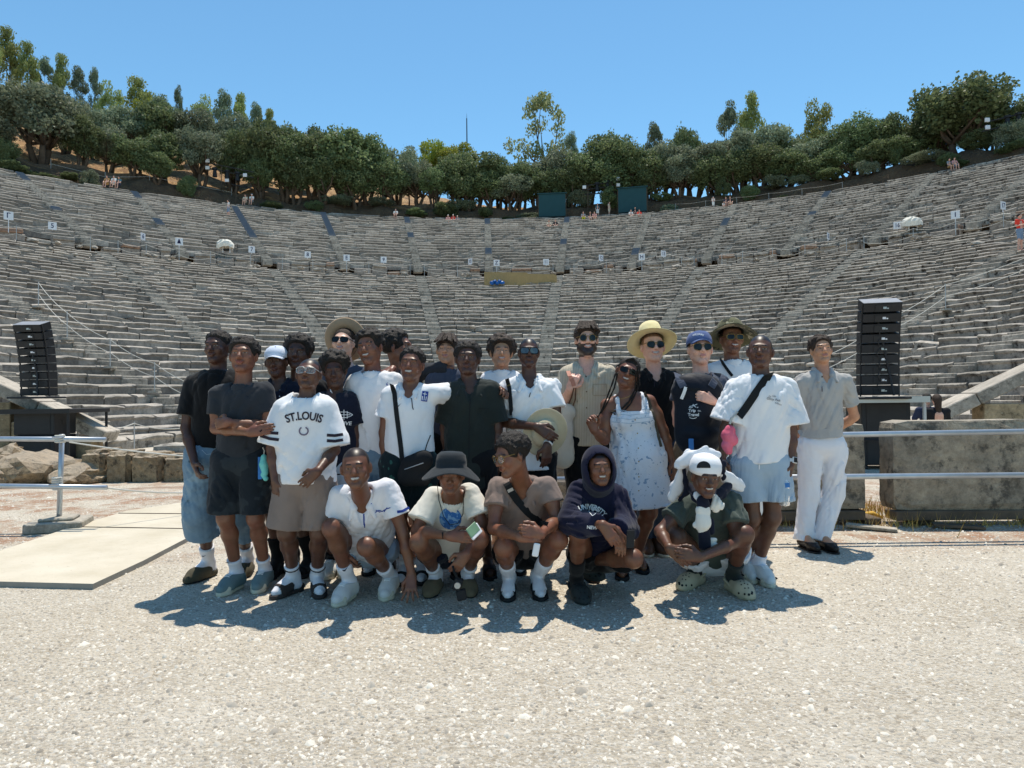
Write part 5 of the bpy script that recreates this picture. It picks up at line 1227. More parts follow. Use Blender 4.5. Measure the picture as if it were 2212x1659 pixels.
def shoe(ctx, side, kind, m, m2=None, lift=0):
    heel, toe, ank = ctx['FT'][side]; f = nrm(toe-heel); f = nrm(Vector((f.x, f.y, 0))); L = (toe-heel).length; z = Vector((0, 0, 0)); sp = f.cross(UP); m2 = m2 or m; b0 = Vector((heel.x, heel.y, heel.z-.022)); O = ctx['O']; g0 = b0.z
    up = Field(); so = Field(); w = .040
    h2 = {'sneaker': .030, 'slide': .028, 'sandal': .026, 'croc': .022, 'clog': .018, 'loafer': .014, 'boot': .024}[kind]
    so.cone(b0+f*.035+UP*h2*.5, b0+f*L*.5+UP*h2*.5, .036, .038, .01); so.cone(b0+f*L*.5+UP*h2*.5, b0+f*(L*.80)+UP*h2*.5, .038, .046, .01); so.cone(b0+f*(L*.80)+UP*h2*.5, b0+f*(L-.015)+UP*h2*.5, .046, .030, .02)
    so.cut(b0+UP*h2, (0, 0, 1)); so.cut(b0+UP*.001, (0, 0, -1))
    if kind in ('sneaker', 'boot', 'loafer'):
        hi = {'sneaker': .098, 'boot': .15, 'loafer': .055}[kind]; i_ = {'sneaker': .012, 'boot': .012, 'loafer': .006}[kind]
        foot_prims(up, heel, toe, ank, i_+.003, .02)
        if kind == 'boot': up.cone(ank, ank+UP*.08, .045, .045, .02)
        if kind == 'sneaker': up.cone(b0+f*L*.30+UP*.085, b0+f*L*.52+UP*.07, .022, .018, .02)
        up.cut(b0+UP*h2*.8, (0, 0, -1)); up.cut(b0+UP*hi, tuple(Vector((0, 0, 1))-f*.12))
        if kind != 'boot': up.cone(ank+f*.0+UP*-.005, ank+UP*.12, .030, .04, .004, None, True)
    elif kind in ('croc', 'clog'):
        fat = .016 if kind == 'croc' else .010
        up.cone(b0+f*L*.42+UP*.045, b0+f*L*.74+UP*.040, .040+fat, .042+fat, .03); up.cone(b0+f*L*.70+UP*.036, b0+f*(L-.010)+UP*.026, .044+fat*.8, .026+fat, .03)
        if kind == 'clog': up.cone(b0+f*L*.30+UP*.055, b0+f*L*.5+UP*.05, .043, .045, .03)
        up.cut(b0+UP*.010, (0, 0, -1)); up.cut(b0+f*L*(.36 if kind == 'croc' else .26), tuple(-f-UP*.15)); rim = Field(); rim.cone(b0+f*.03+UP*.03, b0+f*L*.42+UP*.028, .046, .047, .01); rim.cut(b0+UP*.052, (0, 0, 1)); rim.cut(b0+UP*.006, (0, 0, -1)); rim.cone(b0+f*.03+UP*.065, b0+f*L*.45+UP*.065, .040, .042, .0, None, True)
        if kind == 'croc':
            for s_ in (-1, 1): rim.chain([b0+f*L*.40+sp*s_*.050+UP*.052, b0+f*L*.15+sp*s_*.052+UP*.075, b0-f*.012+UP*.088], [.010, .009, .009], .008)
            rim.cone(b0-f*.012+sp*-.02+UP*.088, b0-f*.012+sp*.02+UP*.088, .009, .009, .01)
        v1 = rim.mesh(.0075); 
    elif kind in ('slide', 'sandal'):
        if kind == 'slide':
            up.cone(b0+f*L*.48+UP*.052, b0+f*L*.74+UP*.040, .050, .050, .02); up.cone(b0+f*L*.42+UP*.046, b0+f*(L+.02)+UP*.030, .041, .038, .0, None, True); up.cut(b0+f*L*.85, tuple(f)); up.cut(b0+f*L*.36, tuple(-f-UP*.3)); up.cut(b0+UP*.01, (0, 0, -1))
            so.cone(b0+f*.0+UP*.012, b0-f*.02+UP*.03, .03, .02, .02)
        else:
            for a0, a1, zz in ((.36, .50, .068), (.66, .80, .050)):
                t_ = Field(); 
                up.cone(b0+f*L*a0+UP*zz*.62, b0+f*L*a1+UP*zz*.52, .050, .047, .0)
            up.cone(b0+f*L*.2+UP*.046, b0+f*(L+.02)+UP*.026, .040, .039, .0, None, True); up.cut(b0+UP*.01, (0, 0, -1)); up.cut(b0+f*L*.84, tuple(f)); up.cut(b0+f*L*.30, tuple(-f))
            a_ = b0+f*L*.58+UP*.04; up.fn(lambda Fd, X, Y, Z: np.maximum(Fd, .012-np.abs((X-a_.x)*f.x+(Y-a_.y)*f.y)))
    nm = {'sneaker': 'sneaker', 'slide': 'slide_sandal', 'sandal': 'strap_sandal', 'croc': 'foam_clog', 'clog': 'clog', 'loafer': 'loafer', 'boot': 'boot'}[kind]
    v, q = up.mesh(.0062); 
    if kind in ('croc', 'clog'): v, q = merge([(v, q), v1])
    o = mesh(nm, v-A_(O), q, m, ctx['root'], True); ctx['objs'].append(o)
    v, q = so.mesh(.0062); mesh('sole', v-A_(O), q, m2, o, True)
    if kind == 'croc':
        hb = MB(); rs = random.Random(2)
        for i, (u_, s_, zz, r_) in enumerate([(.93, -.5, .034, .007), (.96, 0, .032, .008), (.93, .5, .034, .007), (.80, -.95, .032, .007), (.80, .95, .032, .007), (.86, -.25, .064, .0045), (.86, .25, .064, .0045), (.76, -.45, .079, .0045), (.76, .0, .086, .0045), (.76, .45, .079, .0045), (.66, -.25, .093, .0045), (.66, .25, .093, .0045), (.56, -.4, .094, .0045), (.56, .4, .094, .0045)]):
            c = b0+f*L*u_+sp*s_*.046+UP*zz; t2 = bvh([o]); d = nrm(Vector((0, 0, CH))-c); hcast = t2.ray_cast(c+d*.15, -d)
            if hcast[0]: p = hcast[0]+hcast[1]*.001-O; MB().cyl(p, p+hcast[1]*.0015, r_, n=8).build('vent_hole', M_frame, o)
    if kind == 'sneaker':
        t2 = bvh([o]); lb = MB()
        for i in range(6):
            c = b0+f*L*(.40+.055*i)+UP*.2; pp = []
            for s_ in (-1, -.3, .3, 1):
                hc = t2.ray_cast(c+sp*s_*.020, -UP)
                if hc[0]: pp.append(hc[0]+UP*.002-O)
            if len(pp) > 2: lb.tube(pp, .0032, 5)
        if lb.v: lb.build('laces', M_white, o)
        tc_ = Field(); tc_.cone(b0+f*L*.80+UP*.026, b0+f*(L-.028)+UP*.018, .0545, .040, .01); tc_.cut(b0+UP*h2*.8, (0, 0, -1)); tc_.cut(b0+f*L*.86, tuple(-f-UP*.5)); v, q = tc_.mesh(.0062); mesh('toe_cap', v-A_(O), q, m2, o, True)
    return o
def sock(ctx, side, m, top=.20, band=None):
    heel, toe, ank = ctx['FT'][side]; k_ = ctx['k'+side]; f = Field(); foot_prims(f, heel, toe, ank, .0045, .02); d = nrm(k_-ank); L = (k_-ank).length; t = ank+d*max(0, (top-.085)); B = ctx['B']
    f.cone(ank, ank+d*.16, .036*B+.003, .045*B+.003, .02); f.cone(ank+d*.12, ank+d*.30, .042*B+.004, .051*B+.004, .02); f.cut(t, tuple(d)); o = ctx['add']('sock', f, .0068, m)
    if band: b = Field(); b.cone(t-d*.022, t-d*.014, .048*B+.004, .048*B+.004, .0); b.cut(t-d*.013, tuple(d)); b.cut(t-d*.022, tuple(-d)); ctx['add']('sock_band', b, .006, band, parent=o)
    return o
# ---------------------------------------------------------------- clothes materials
F_black = fabric('black_cotton', '17181b', '101113'); F_char = fabric('charcoal_cotton', '34373c', '2b2e33'); F_white = fabric('white_cotton', 'e9e9ea', 'dfe0e3', bst=.3); F_cream = fabric('cream_cotton', 'e4e1d8', 'd9d5ca', bst=.3)
F_linen = fabric('white_linen', 'e6e6ea', 'dcdce2', bst=.5, bsc=160); F_navy = fabric('navy_cotton', '1b2031', '161a28'); F_slate = fabric('slate_cotton', '474e5e', '3d4453'); F_green = fabric('dark_green_shirt', '2b312f', '232927')
F_olive = fabric('grey_green_cotton', '4c5650', '434c47'); F_taupe = fabric('taupe_pique', '8d7c74', '827169', bsc=300); F_grey = fabric('light_grey_knit', 'b3b0ac', 'a6a4a1', bst=.3); F_taupe2 = fabric('taupe_jersey', '8a7b73', '7e7068')
F_denim = fabric('light_denim', '7f97a8', '637d92', bst=.4, pat=pnoise('8ea5b4', 3, .56, .6)); F_bdenim = fabric('black_denim', '20262c', '1a2026', pat=pnoise('33393d', 4, .55, .6)); F_ltdenim = fabric('pale_blue_linen', 'a9b9c8', '9db0c2')
F_stripe = fabric('striped_blue_cotton', 'b7c6d2', 'a9bac8', pat=pstripes('8399ad', 44, .5, .6, 'X', .8)); F_sand = fabric('sand_cotton', '9c8c77', '8f806c'); F_khaki = fabric('khaki_cotton', '8c7f6b', '817461')
F_stripes = fabric('beige_striped_linen', 'c9bfab', 'c0b6a2', pat=pstripes('a89b86', 26, .62, .72, 'X', .75), bst=.5, bsc=150)
F_leaf = fabric('dark_leaf_print', '16262a', '122024', pat=pvor('2f5a52', 16, .24, mx=.9)); F_floral = fabric('floral_cotton', 'dcdfe6', 'd2d6de', bst=.45, pat=pall(pvor('7d98b4', 17, .26, mx=.85, sm=.06, dist=1.5), pvor('3f5870', 26, .15, mx=.9, sm=.03, dist=1.8), pvor('64839e', 40, .13, mx=.7, sm=.03, dist=2.)))
F_camo = fabric('camouflage_cotton', '6d6a50', '59583f', pat=pall(pnoise('b0a78c', 9, .56), pnoise('33352a', 12, .57))); F_straw = fabric('woven_straw', 'c4b89c', 'b3a78d', bst=.8, bsc=260); F_strawy = fabric('cream_straw', 'e8dcae', 'e2cf93', bst=.6, bsc=240)
F_tan = fabric('tan_felt', 'a08a72', '927c65'); F_cap = fabric('pale_blue_cap', 'dfe4ee', 'd0d8e6'); F_bcap = fabric('blue_cap', '5a6b96', '4c5c86'); F_dhat = fabric('dark_grey_cotton', '2c3136', '24292d'); F_sock = fabric('white_ribbed_sock', 'e4e4ea', 'dadae2', bst=.6, bsc=120)
F_tanl = fabric('tote_canvas', 'cfc8ba', 'c3bbac'); F_hoodie = fabric('navy_fleece', '1d1f38', '17192e', bst=.4); F_denimd = fabric('dark_blue_denim', '2e3f55', '26364b')
M_clog = simple('olive_suede', rgb('4f4a3c'), .95, bmp=.2); M_clog2 = simple('brown_suede', rgb('6a5f4c'), .95, bmp=.2); M_teal = simple('grey_green_leather', rgb('6d8285'), .6); M_slide = simple('dark_brown_foam', rgb('3d3634'), .85); M_wsh = simple('white_leather', rgb('d9d7d3'), .55, bmp=.1)
M_blks = simple('black_rubber', rgb('1d1f22'), .7); M_crocb = simple('beige_foam', rgb('b5aa90'), .75); M_crocd = simple('dark_green_foam', rgb('2f3637'), .75); M_brl = simple('brown_leather', rgb('5d4334'), .5); M_strap = simple('black_webbing', rgb('15181b'), .8, bmp=.3, bscale=400)
M_cream = simple('cream_sole', rgb('cfc8b4'), .8); M_loaf = simple('dark_loafer_leather', rgb('26201e'), .35); M_snw = simple('white_sneaker', rgb('dadbd8'), .5, var=.1); M_mkb = simple('blue_print', rgb('26408f'), .8, var=0); M_mkd = simple('dark_print', rgb('2e2530'), .8, var=0); M_mkw = simple('white_print', rgb('dfe2e4'), .8, var=0)
M_pinkf = fabric('pink_fluff', 'd4506a', 'e0788c', bst=1., bsc=90); M_teal2 = simple('aqua_plastic', rgb('6fc4c0'), .5); M_bluecard = simple('blue_card', rgb('2f6fb0'), .5); M_wat = simple('pale_watch_band', rgb('d7d9da'), .5); M_nail = simple('orange_nail', rgb('f06a48'), .4)
M_clear = bpy.data.materials.new('clear_plastic'); M_clear.use_nodes = True; _b = M_clear.node_tree.nodes['Principled BSDF']; _b.inputs['Base Color'].default_value = (.9, .94, .97, 1); _b.inputs['Roughness'].default_value = .15; _b.inputs['Transmission Weight'].default_value = .6; _b.inputs['Alpha'].default_value = .75
M_glass = M_clear.copy(); M_glass.node_tree.nodes['Principled BSDF'].inputs['Alpha'].default_value = .16
def swoosh(): return ([(-9, 0), (-7, -3.4), (-3.5, -4.2), (9, 4.5), (-3, -1.2), (-6.5, -.2), (-7.6, 1.6)], [(0, 1, 6), (1, 2, 5, 6), (2, 3, 4, 5)])
def rect(w, h): return ([(-w/2, -h/2), (w/2, -h/2), (w/2, h/2), (-w/2, h/2)], [(0, 1, 2, 3)])
def discp(rx, ry, n=20): return ([(rx*math.cos(6.2832*k/n), ry*math.sin(6.2832*k/n)) for k in range(n)], [tuple(range(n))])
def strokes(lines, w):
    v = []; f = []
    for ln in lines:
        for (x0, y0), (x1, y1) in zip(ln[:-1], ln[1:]):
            d = math.hypot(x1-x0, y1-y0) or 1; nx_, ny_ = -(y1-y0)/d*w/2, (x1-x0)/d*w/2; n = len(v); v += [(x0-nx_, y0-ny_), (x1-nx_, y1-ny_), (x1+nx_, y1+ny_), (x0+nx_, y0+ny_)]; f.append((n, n+1, n+2, n+3))
    return v, f
def buttons(ctx, pts, m, r=1.3, nm='button'):
    for x, y in pts: decal(ctx, nm, discp(r, r, 10), x, y, m, off=.007)
def placket(ctx, pts, m=None, w=.006): ribbon(ctx, 'placket_seam', pts, w, m or M_mkd, objs=[ctx['topobj']], off=.002, th=.001, parent=ctx['topobj'])
def watch(ctx, side, dist=.0, face=M_blks, band=M_wat, label='square smart watch'):
    w_ = ctx['w'+side]; e = ctx['e'+side]; d = nrm(w_-e); c = w_-d*.015-ctx['O']; r = .031*ctx['B']; a = d.orthogonal().normalized(); 
    mb = MB(); b = d.cross(a); V = []
    for k in range(16): t = 6.2832*k/16; V += [c+(a*math.cos(t)+b*math.sin(t))*r-d*.011, c+(a*math.cos(t)+b*math.sin(t))*r+d*.011]
    mb.add(V, [(2*k, (2*k+2) % 32, (2*k+3) % 32, 2*k+1) for k in range(16)]); o = mb.build('watch', band, ctx['root']); md = o.modifiers.new('s', 'SOLIDIFY'); md.thickness = .003
    out = nrm(Vector((.35 if side == 'r' else -.35, -1, .1))-d*d.dot(Vector((.35 if side == 'r' else -.35, -1, .1)))); s_ = d.cross(out); Mx = Matrix((s_, out, d)).transposed()
    MB().box(c+out*(r+.003), (.034, .012, .040), Mx, bev=.003).build('watch_case', band, o); MB().box(c+out*(r+.0095), (.026, .003, .032), Mx).build('watch_face', face, o)
def box_in(ctx, name, c, d, m, Mx=None, bev=.01, parent=None): return MB().box(Vector(c)-ctx['O'], d, Mx, bev=bev).build(name, m, parent or ctx['root'])
G1 = 'teenagers standing in the group'; G2 = 'teenagers crouching in the front row'
PEOPLE = []
def add_person(**k): PEOPLE.append(k)
# P1
def x1(c):
    hair(c, 'afro', .004, seed=1, front=.068)
    for s_ in 'lr': shoe(c, s_, 'clog', M_clog, M_blks); sock(c, s_, F_sock, .24)
    for px, py in ((441, 1201), (513, 1197)): decal(c, 'sock_mark', swoosh(), px, py, M_mkd, .55, .55, objs=[o for o in c['objs'] if o.name.startswith('sock')], parent=c['root'])
    ribbon(c, 'pocket_stitching', [(436, 972), (446, 982), (458, 980), (465, 968)], .004, F_ltdenim, objs=[c['legsobj']], off=.003, th=.001, parent=c['legsobj'])
add_person(label='teenager in black T-shirt and long baggy denim shorts at the left end', Y=4.72, skin='d1', head=(470, 751), hh=73, face=(-6, -2, 2), neck=(470, 806), sl=(418, 828), sr=(512, 820, .05), el=(402, 925, -.04), er=(528, 915, .12), wl=(421, 1002, -.20), wr=(536, 990, .1), pel=(469, 982), kl=(436, 1110), kr=(516, 1110), fl=(404, 1262, -18), fr=(520, 1252, 8), s=.98,
 top=dict(m=F_black, loose=.030, sleeve=.72, hemy=966, slant=-.1, rib=1, name='tshirt'), legs=dict(m=F_denim, hy=1152, loose=.048, flare=1.6, name='denim_shorts', amp=.011), hairc='15110f', handl=dict(curl=.5), extra=x1, eye=.003)
def x2(c):
    hair(c, 'afro', .014, seed=2, front=.06)
    for s_ in 'lr': shoe(c, s_, 'sneaker', M_teal, M_cream); sock(c, s_, F_sock, .20)
    for px, py in ((491, 1215), (545, 1217)): decal(c, 'sock_mark', swoosh(), px, py, M_mkd, .5, .5, objs=[o for o in c['objs'] if o.name.startswith('sock')], parent=c['root'])
add_person(label='teenager in charcoal T-shirt and black shorts with folded arms', Y=4.46, skin='b1', head=(526, 769), hh=80, face=(6, 0, 8), neck=(525, 838), sl=(472, 850), sr=(573, 846), el=(466, 926, -.02), er=(580, 922, -.02), wl=(540, 934, -.24), wr=(492, 912, -.20), pel=(522, 998), kl=(487, 1118), kr=(552, 1118), fl=(474, 1290, -10), fr=(553, 1284, 3), s=.95,
 top=dict(m=F_char, loose=.020, sleeve=.60, hemy=990, rib=1, name='tshirt'), legs=dict(m=F_bdenim, hy=1108, loose=.038, flare=1.4, name='shorts'), handl=dict(d=(.8, -.1, .15), n=(0, -1, .1), curl=.3, thumb=(0, 0, 1)), handr=dict(d=(-.8, .3, -.1), n=(0, -1, .2), curl=.6, thumb=(0, 0, 1)), extra=x2, eye=.0022, smile=.3)
def x3(c):
    hatmesh(c, 'baseball_cap', [(.097, -.012), (.099, .01), (.094, .035), (.075, .062), (.045, .078), (.012, .083)], F_cap, .88, 1.0, 4, lift=(0, .018, .046)); capbrim(c, F_cap)
    decal(c, 'cap_emblem', strokes([[(-1, -2), (0, 1.5), (1, -2)], [(-1, 2.4), (1.2, 2.8)]], .9), 595, 748, M_mkb, objs=[c['cap']], parent=c['cap'])
    placket(c, [(604, 838), (604, 870)]); buttons(c, [(604, 842), (604, 856)], M_white)
    for s_ in 'lr': shoe(c, s_, 'sandal', M_blks); sock(c, s_, F_black, .25)
def capbrim(c, m, px=0, up=-.006, ln=.070):
    hp = c['hp']; V = []; n = 12
    for j in range(n+1):
        t = -1+2*j/n; x = .072*t; y0 = .018-.098*math.sqrt(max(0, 1-(t*.80)**2))
        for i in range(5): u = i/4; V.append(hp(x*(1-.12*u), y0+.006-ln*u*math.sqrt(max(0, 1-(t*.9)**2))*1.0, .052+up-.012*u-.020*t*t)-c['O'])
    o = mesh('cap_brim', V, [(j*5+i, j*5+5+i, j*5+6+i, j*5+1+i) for j in range(n) for i in range(4)], m, c['root'], True); md = o.modifiers.new('s', 'SOLIDIFY'); md.thickness = .004; c['cap'] = [x for x in c['objs'] if x.name.startswith('baseball_cap')][0]; return o
add_person(label='smiling teenager in a white baseball cap and navy polo shirt behind the front pair', Y=4.98, skin='d2', head=(597, 783), hh=66, face=(4, -3, 0), neck=(605, 831), sl=(573, 846), sr=(646, 846), el=(566, 925), er=(655, 925), wl=(572, 990), wr=(650, 990), pel=(605, 985), kl=(585, 1100), kr=(625, 1100), fl=(576, 1256, -3), fr=(622, 1240, 5), s=.95, smile=1, eye=0,
 top=dict(m=F_navy, loose=.018, hem=.6, collar=1, vee=.07, name='polo_shirt'), legs=dict(m=F_black, to=.9, loose=.03, name='shorts'), extra=x3, hairc='15110f')
def x4(c):
    hair(c, 'afro', .022, seed=4, front=.062)
    for s_ in 'lr': shoe(c, s_, 'slide', M_blks); sock(c, s_, F_black, .25)
    decal(c, 'sock_mark', swoosh(), 649, 1189, M_mkw, .5, .5, objs=[o for o in c['objs'] if o.name.startswith('sock')], parent=c['root'])
add_person(label='teenager with a rounded afro looking out behind the white cap', Y=5.05, skin='d1', head=(644, 762), hh=74, face=(6, 4, 0), neck=(647, 822), sl=(600, 838), sr=(690, 838), el=(595, 915), er=(700, 915), wl=(600, 985), wr=(695, 985), pel=(648, 985), kl=(640, 1095), kr=(672, 1095), fl=(648, 1252, -2), fr=(690, 1248, 5), s=1.0,
 top=dict(m=F_black, loose=.02, name='tshirt'), legs=dict(m=F_black, to=.85, loose=.035, name='shorts'), extra=x4, eye=.003)
def x5(c):
    hatmesh(c, 'wide_brimmed_hat', [(.172, .012), (.166, .004), (.135, -.002), (.100, -.004), (.098, .02), (.094, .055), (.078, .078), (.040, .085), (.010, .080)], F_tan, .92, 1.0, -62, .006, (0, .045, .035)); glasses(c, 'square', frame=M_frame)
    c['add']('hair', Field().ell(c['hp'](0, .022, .046), A_([.080, .094, .072])*c['S'], c['Mn'], .01).cone(c['hp'](0, -.125, .0), c['hp'](0, -.09, -.06), .072*c['S'], .08*c['S'], .008, None, True).cone(c['hp'](-.05, -.11, .02), c['hp'](.05, -.11, .02), .04*c['S'], .04*c['S'], .008, None, True).cone(c['hp'](0, .03, -.10), c['hp'](0, .03, -.09), .085*c['S'], .085*c['S'], .01, None, True), .006, M_hbrn)
    ribbon(c, 'chin_cord', [(752, 775), (762, 768), (770, 756)], .004, M_brl, off=.004)
add_person(label='person in a tan wide-brimmed hat and dark sunglasses at the back left', Y=5.5, skin='l2', head=(742, 741), hh=66, face=(-4, 2, 10), neck=(748, 792), sl=(712, 812), sr=(785, 812), el=(705, 885), er=(795, 885), wl=(708, 945), wr=(790, 945), pel=(748, 950), kl=(735, 1060), kr=(765, 1060), fl=(733, 1205, -3), fr=(768, 1205, 5), s=1.0, smile=.8, teeth=.3, hairc='3a2a1e', buzz=False,
 top=dict(m=F_slate, loose=.018, name='tshirt'), legs=dict(m=F_ltdenim, to=1.8, loose=.02, name='jeans'), extra=x5, eye=.003)
def x6(c):
    glasses(c, 'clear', lens=M_glass, frame=M_alu)
    decal(c, 'lettering', text_polys('ST.LOUIS', 22, .55, .98), 656.5, 899, M_mkd, .94, 1.12, arc=105)
    decal(c, 'wreath_emblem', strokes([[(9.5*math.sin(R(a)), 8.6*math.cos(R(a))) for a in range(25, 345, 16)]], 3.0), 656, 931, simple('mauve_print', rgb('6f6478'), .8, var=0))
    for k, (x0, y0, x1_, y1_) in enumerate([(562, 930, 601, 936), (562, 941, 602, 950), (706, 940, 741, 938), (706, 952, 741, 950)]): ribbon(c, 'sleeve_stripe', [(x0, y0), ((x0+x1_)/2, (y0+y1_)/2+2), (x1_, y1_)], .018, M_mkd, objs=[c['topobj']], off=.004, th=.002, parent=c['topobj'])
    for s_ in 'lr': shoe(c, s_, 'slide', M_slide); sock(c, s_, F_sock, .19, F_char)
add_person(label='boy in white ST.LOUIS T-shirt with striped sleeves and clear glasses', Y=4.33, skin='d2', head=(667, 809), hh=72, face=(2, 2, 14), neck=(661, 868), sl=(613, 882), sr=(706, 880), el=(588, 968, -.02), er=(722, 972, -.02), wl=(594, 1038, -.08), wr=(686, 1018, -.22), pel=(660, 1040), kl=(619, 1150), kr=(690, 1150), fl=(588, 1296, -28), fr=(692, 1295, 22), s=.88, build=1.12, fw=1.06,
 top=dict(m=F_white, loose=.042, sleeve=.93, cuff=1.5, hemy=1042, rib=1, name='tshirt', tb=1.05), legs=dict(m=F_taupe2, hy=1140, loose=.040, flare=1.5, name='shorts'), handl=dict(curl=.45, d=(.1, -.1, -1), n=(-.6, -.8, 0), thumb=(1, -.3, 0)), handr=dict(d=(-.75, -.1, -.65), n=(.2, -1, .2), curl=.28, thumb=(-.3, 0, 1), spread=.3), extra=x6, eye=.0028)
def x7(c):
    hair(c, 'curly', .022, seed=7, front=.06, m=M_hblk)
    decal(c, 'jersey_emblem', strokes([[(-4, -11), (-4, 11)], [(-12, 0), (10, 0)], [(-12, 6), (2, 6), (10, 3), (15, 0), (10, -3), (2, -6), (-12, -6)], [(3, -8), (3, 8)]], 1.4), 747, 896, M_mkw)
    decal(c, 'lettering', text_polys('HIVE', 11, .2, 1., .15), 746, 915, M_mkw, 1.15, 1); ribbon(c, 'inner_tshirt_neck', [(713, 843), (722, 852), (733, 841)], .02, F_white, objs=[c['topobj']], off=.004)
    for s_ in 'lr': shoe(c, s_, 'sneaker', M_wsh, M_cream); sock(c, s_, F_black, .18)
add_person(label='shorter boy with tight curls in a navy football jersey with white emblem', Y=4.72, skin='d1', head=(723, 800), hh=74, face=(8, -4, -8), neck=(723, 853), sl=(693, 868), sr=(757, 864), el=(684, 940), er=(766, 940), wl=(690, 1000), wr=(762, 1000), pel=(726, 1010), kl=(706, 1115), kr=(742, 1115), fl=(702, 1254, -3), fr=(742, 1252, 5), s=.9, fw=.94,
 top=dict(m=F_navy, loose=.026, sleeve=.7, hem=.60, vee=.08, name='football_jersey'), legs=dict(m=F_ltdenim, to=.95, loose=.035, name='shorts'), extra=x7, eye=0, smile=.2)
def x8(c):
    hair(c, 'curly', .016, seed=8, front=.066); decal(c, 'chest_emblem', strokes([[(-1, -3), (0, 2), (1.4, 3.5)], [(-1.5, 1), (1.8, -1.5)], [(1, -3), (.5, 0)]], 1.2), 836, 830, M_mkb)
    for s_ in 'lr': shoe(c, s_, 'slide', M_blks); sock(c, s_, F_sock, .2)
    c['objs']
add_person(label='tall smiling teenager in plain white T-shirt with short curly hair', Y=4.82, skin='b1', head=(798, 752), hh=76, face=(-10, -8, 2), neck=(806, 810), sl=(768, 826), sr=(852, 824), el=(745, 890, .15), er=(872, 900, .12), wl=(735, 905, .3), wr=(868, 975, .15), pel=(812, 985), kl=(790, 1100), kr=(832, 1100), fl=(790, 1246, -5), fr=(838, 1244, 5), s=1.03, smile=.9, teeth=1,
 top=dict(m=F_white, loose=.030, sleeve=.60, hemy=985, rib=1, name='tshirt'), legs=dict(m=F_denim, to=1.1, loose=.04, name='jeans_shorts'), extra=x8, eye=.003)
def x9(c): hair(c, 'afro', .022, seed=9, front=.085, m=M_hblk)
add_person(label='teenager turned away with full dark hair behind the Greek flag polo', Y=5.3, skin='b1', head=(860, 752), hh=72, face=(78, 6, 4), neck=(868, 800), sl=(835, 815, .05), sr=(915, 800, -.05), el=(850, 850, -.1), er=(955, 800, -.12), wl=(848, 796, -.25), wr=(975, 795, -.15), pel=(875, 960), kl=(862, 1070), kr=(892, 1070), fl=(858, 1210, 0), fr=(895, 1210, 5), s=1.0,
 top=dict(m=F_char, loose=.02, sleeve=1.75, name='long_sleeved_shirt'), legs=dict(m=F_black, to=.9, loose=.03, name='shorts'), handl=dict(d=(-.6, -.5, -.3), n=(0, -.3, 1), curl=.5), handr=None, extra=x9)
def x10(c):
    hair(c, 'afro', .004, seed=10, front=.075)
    ribbon(c, 'shoulder_strap', [(846, 830), (852, 850), (856, 890), (861, 930), (866, 968), (869, 1000)], .030, M_strap, off=.008, th=.004)
    decal(c, 'greek_crest', rect(13.5, 22), 917.5, 856, M_mkb, rot=-8); decal(c, 'crest_cross', strokes([[(-4.5, 5), (4.5, 5)], [(0, 9), (0, 1)]], 1.5), 917, 856, M_mkw, rot=-8, off=.008); decal(c, 'crest_stripes', strokes([[(x, -9), (x, 0)] for x in (-4, 0, 4)], 1.6), 917, 856, M_mkw, rot=-8, off=.008)
    decal(c, 'chest_mark', swoosh(), 861, 876, M_mkd, .8, .8, rot=14); placket(c, [(889, 860), (891, 880), (893, 885)]); buttons(c, [(884, 851), (887, 860)], M_alu)
    f = Field(); b = at(897, 1010, 4.65-.20); f.cone(b+Vector((-.05, 0, -.03)), b+Vector((.05, 0, .04)), .06, .06, .03, ((0, 1, 0), 1.7)); f.cone(b+Vector((-.055, 0, -.07)), b+Vector((.05, 0, -.07)), .05, .05, .03, ((0, 1, 0), 1.5)); f.cone(b+Vector((-.04, 0, .03)), b+Vector((.06, 0, .06)), .045, .045, .03, ((0, 1, 0), 1.4))
    v, q = f.mesh(.008); o = mesh('crossbody_bag', v-A_(b), q, M_strap, None, True, loc=b); tag(o, 'small black crossbody bag hanging at the waist of the Greek flag polo', 'bag')
    t2 = bvh([o]) if 0 else None; zp = MB().tube([b-b+Vector((-.06, -.062, -.005)), Vector((.0, -.068, .015)), Vector((.06, -.060, .035))], .003, 5); zp.build('zip', M_alu, o)
    ribbon(c, 'bag_cord', [(915, 985), (922, 960), (930, 940)], .006, M_strap, off=.006)
    for s_ in 'lr': shoe(c, s_, 'slide', M_blks); sock(c, s_, F_sock, .2)
add_person(label='laughing teenager in white polo shirt with blue Greek flag crest', Y=4.62, skin='d3', head=(889, 788), hh=76, face=(-3, 4, 4), neck=(886, 842), sl=(843, 852), sr=(938, 848), el=(830, 935), er=(990, 850, .22), wl=(834, 1010, -.02), wr=(1072, 838, .16), pel=(884, 1000), kl=(862, 1108), kr=(906, 1108), fl=(862, 1268, -5), fr=(910, 1266, 5), s=.98, smile=1, teeth=2, fw=.97,
 top=dict(m=F_white, loose=.028, sleeve=.60, hemy=1000, collar=1, vee=.10, name='polo_shirt', amp=.010), legs=dict(m=F_leaf, to=.95, loose=.04, name='leaf_print_shorts'), handr=dict(d=(.6, -.75, -.15), n=(.5, .2, 1), curl=.55, thumb=(0, 0, -1)), extra=x10, eye=.0015)
def x11(c): hair(c, 'fringe', .02, seed=11, m=M_hbrn)
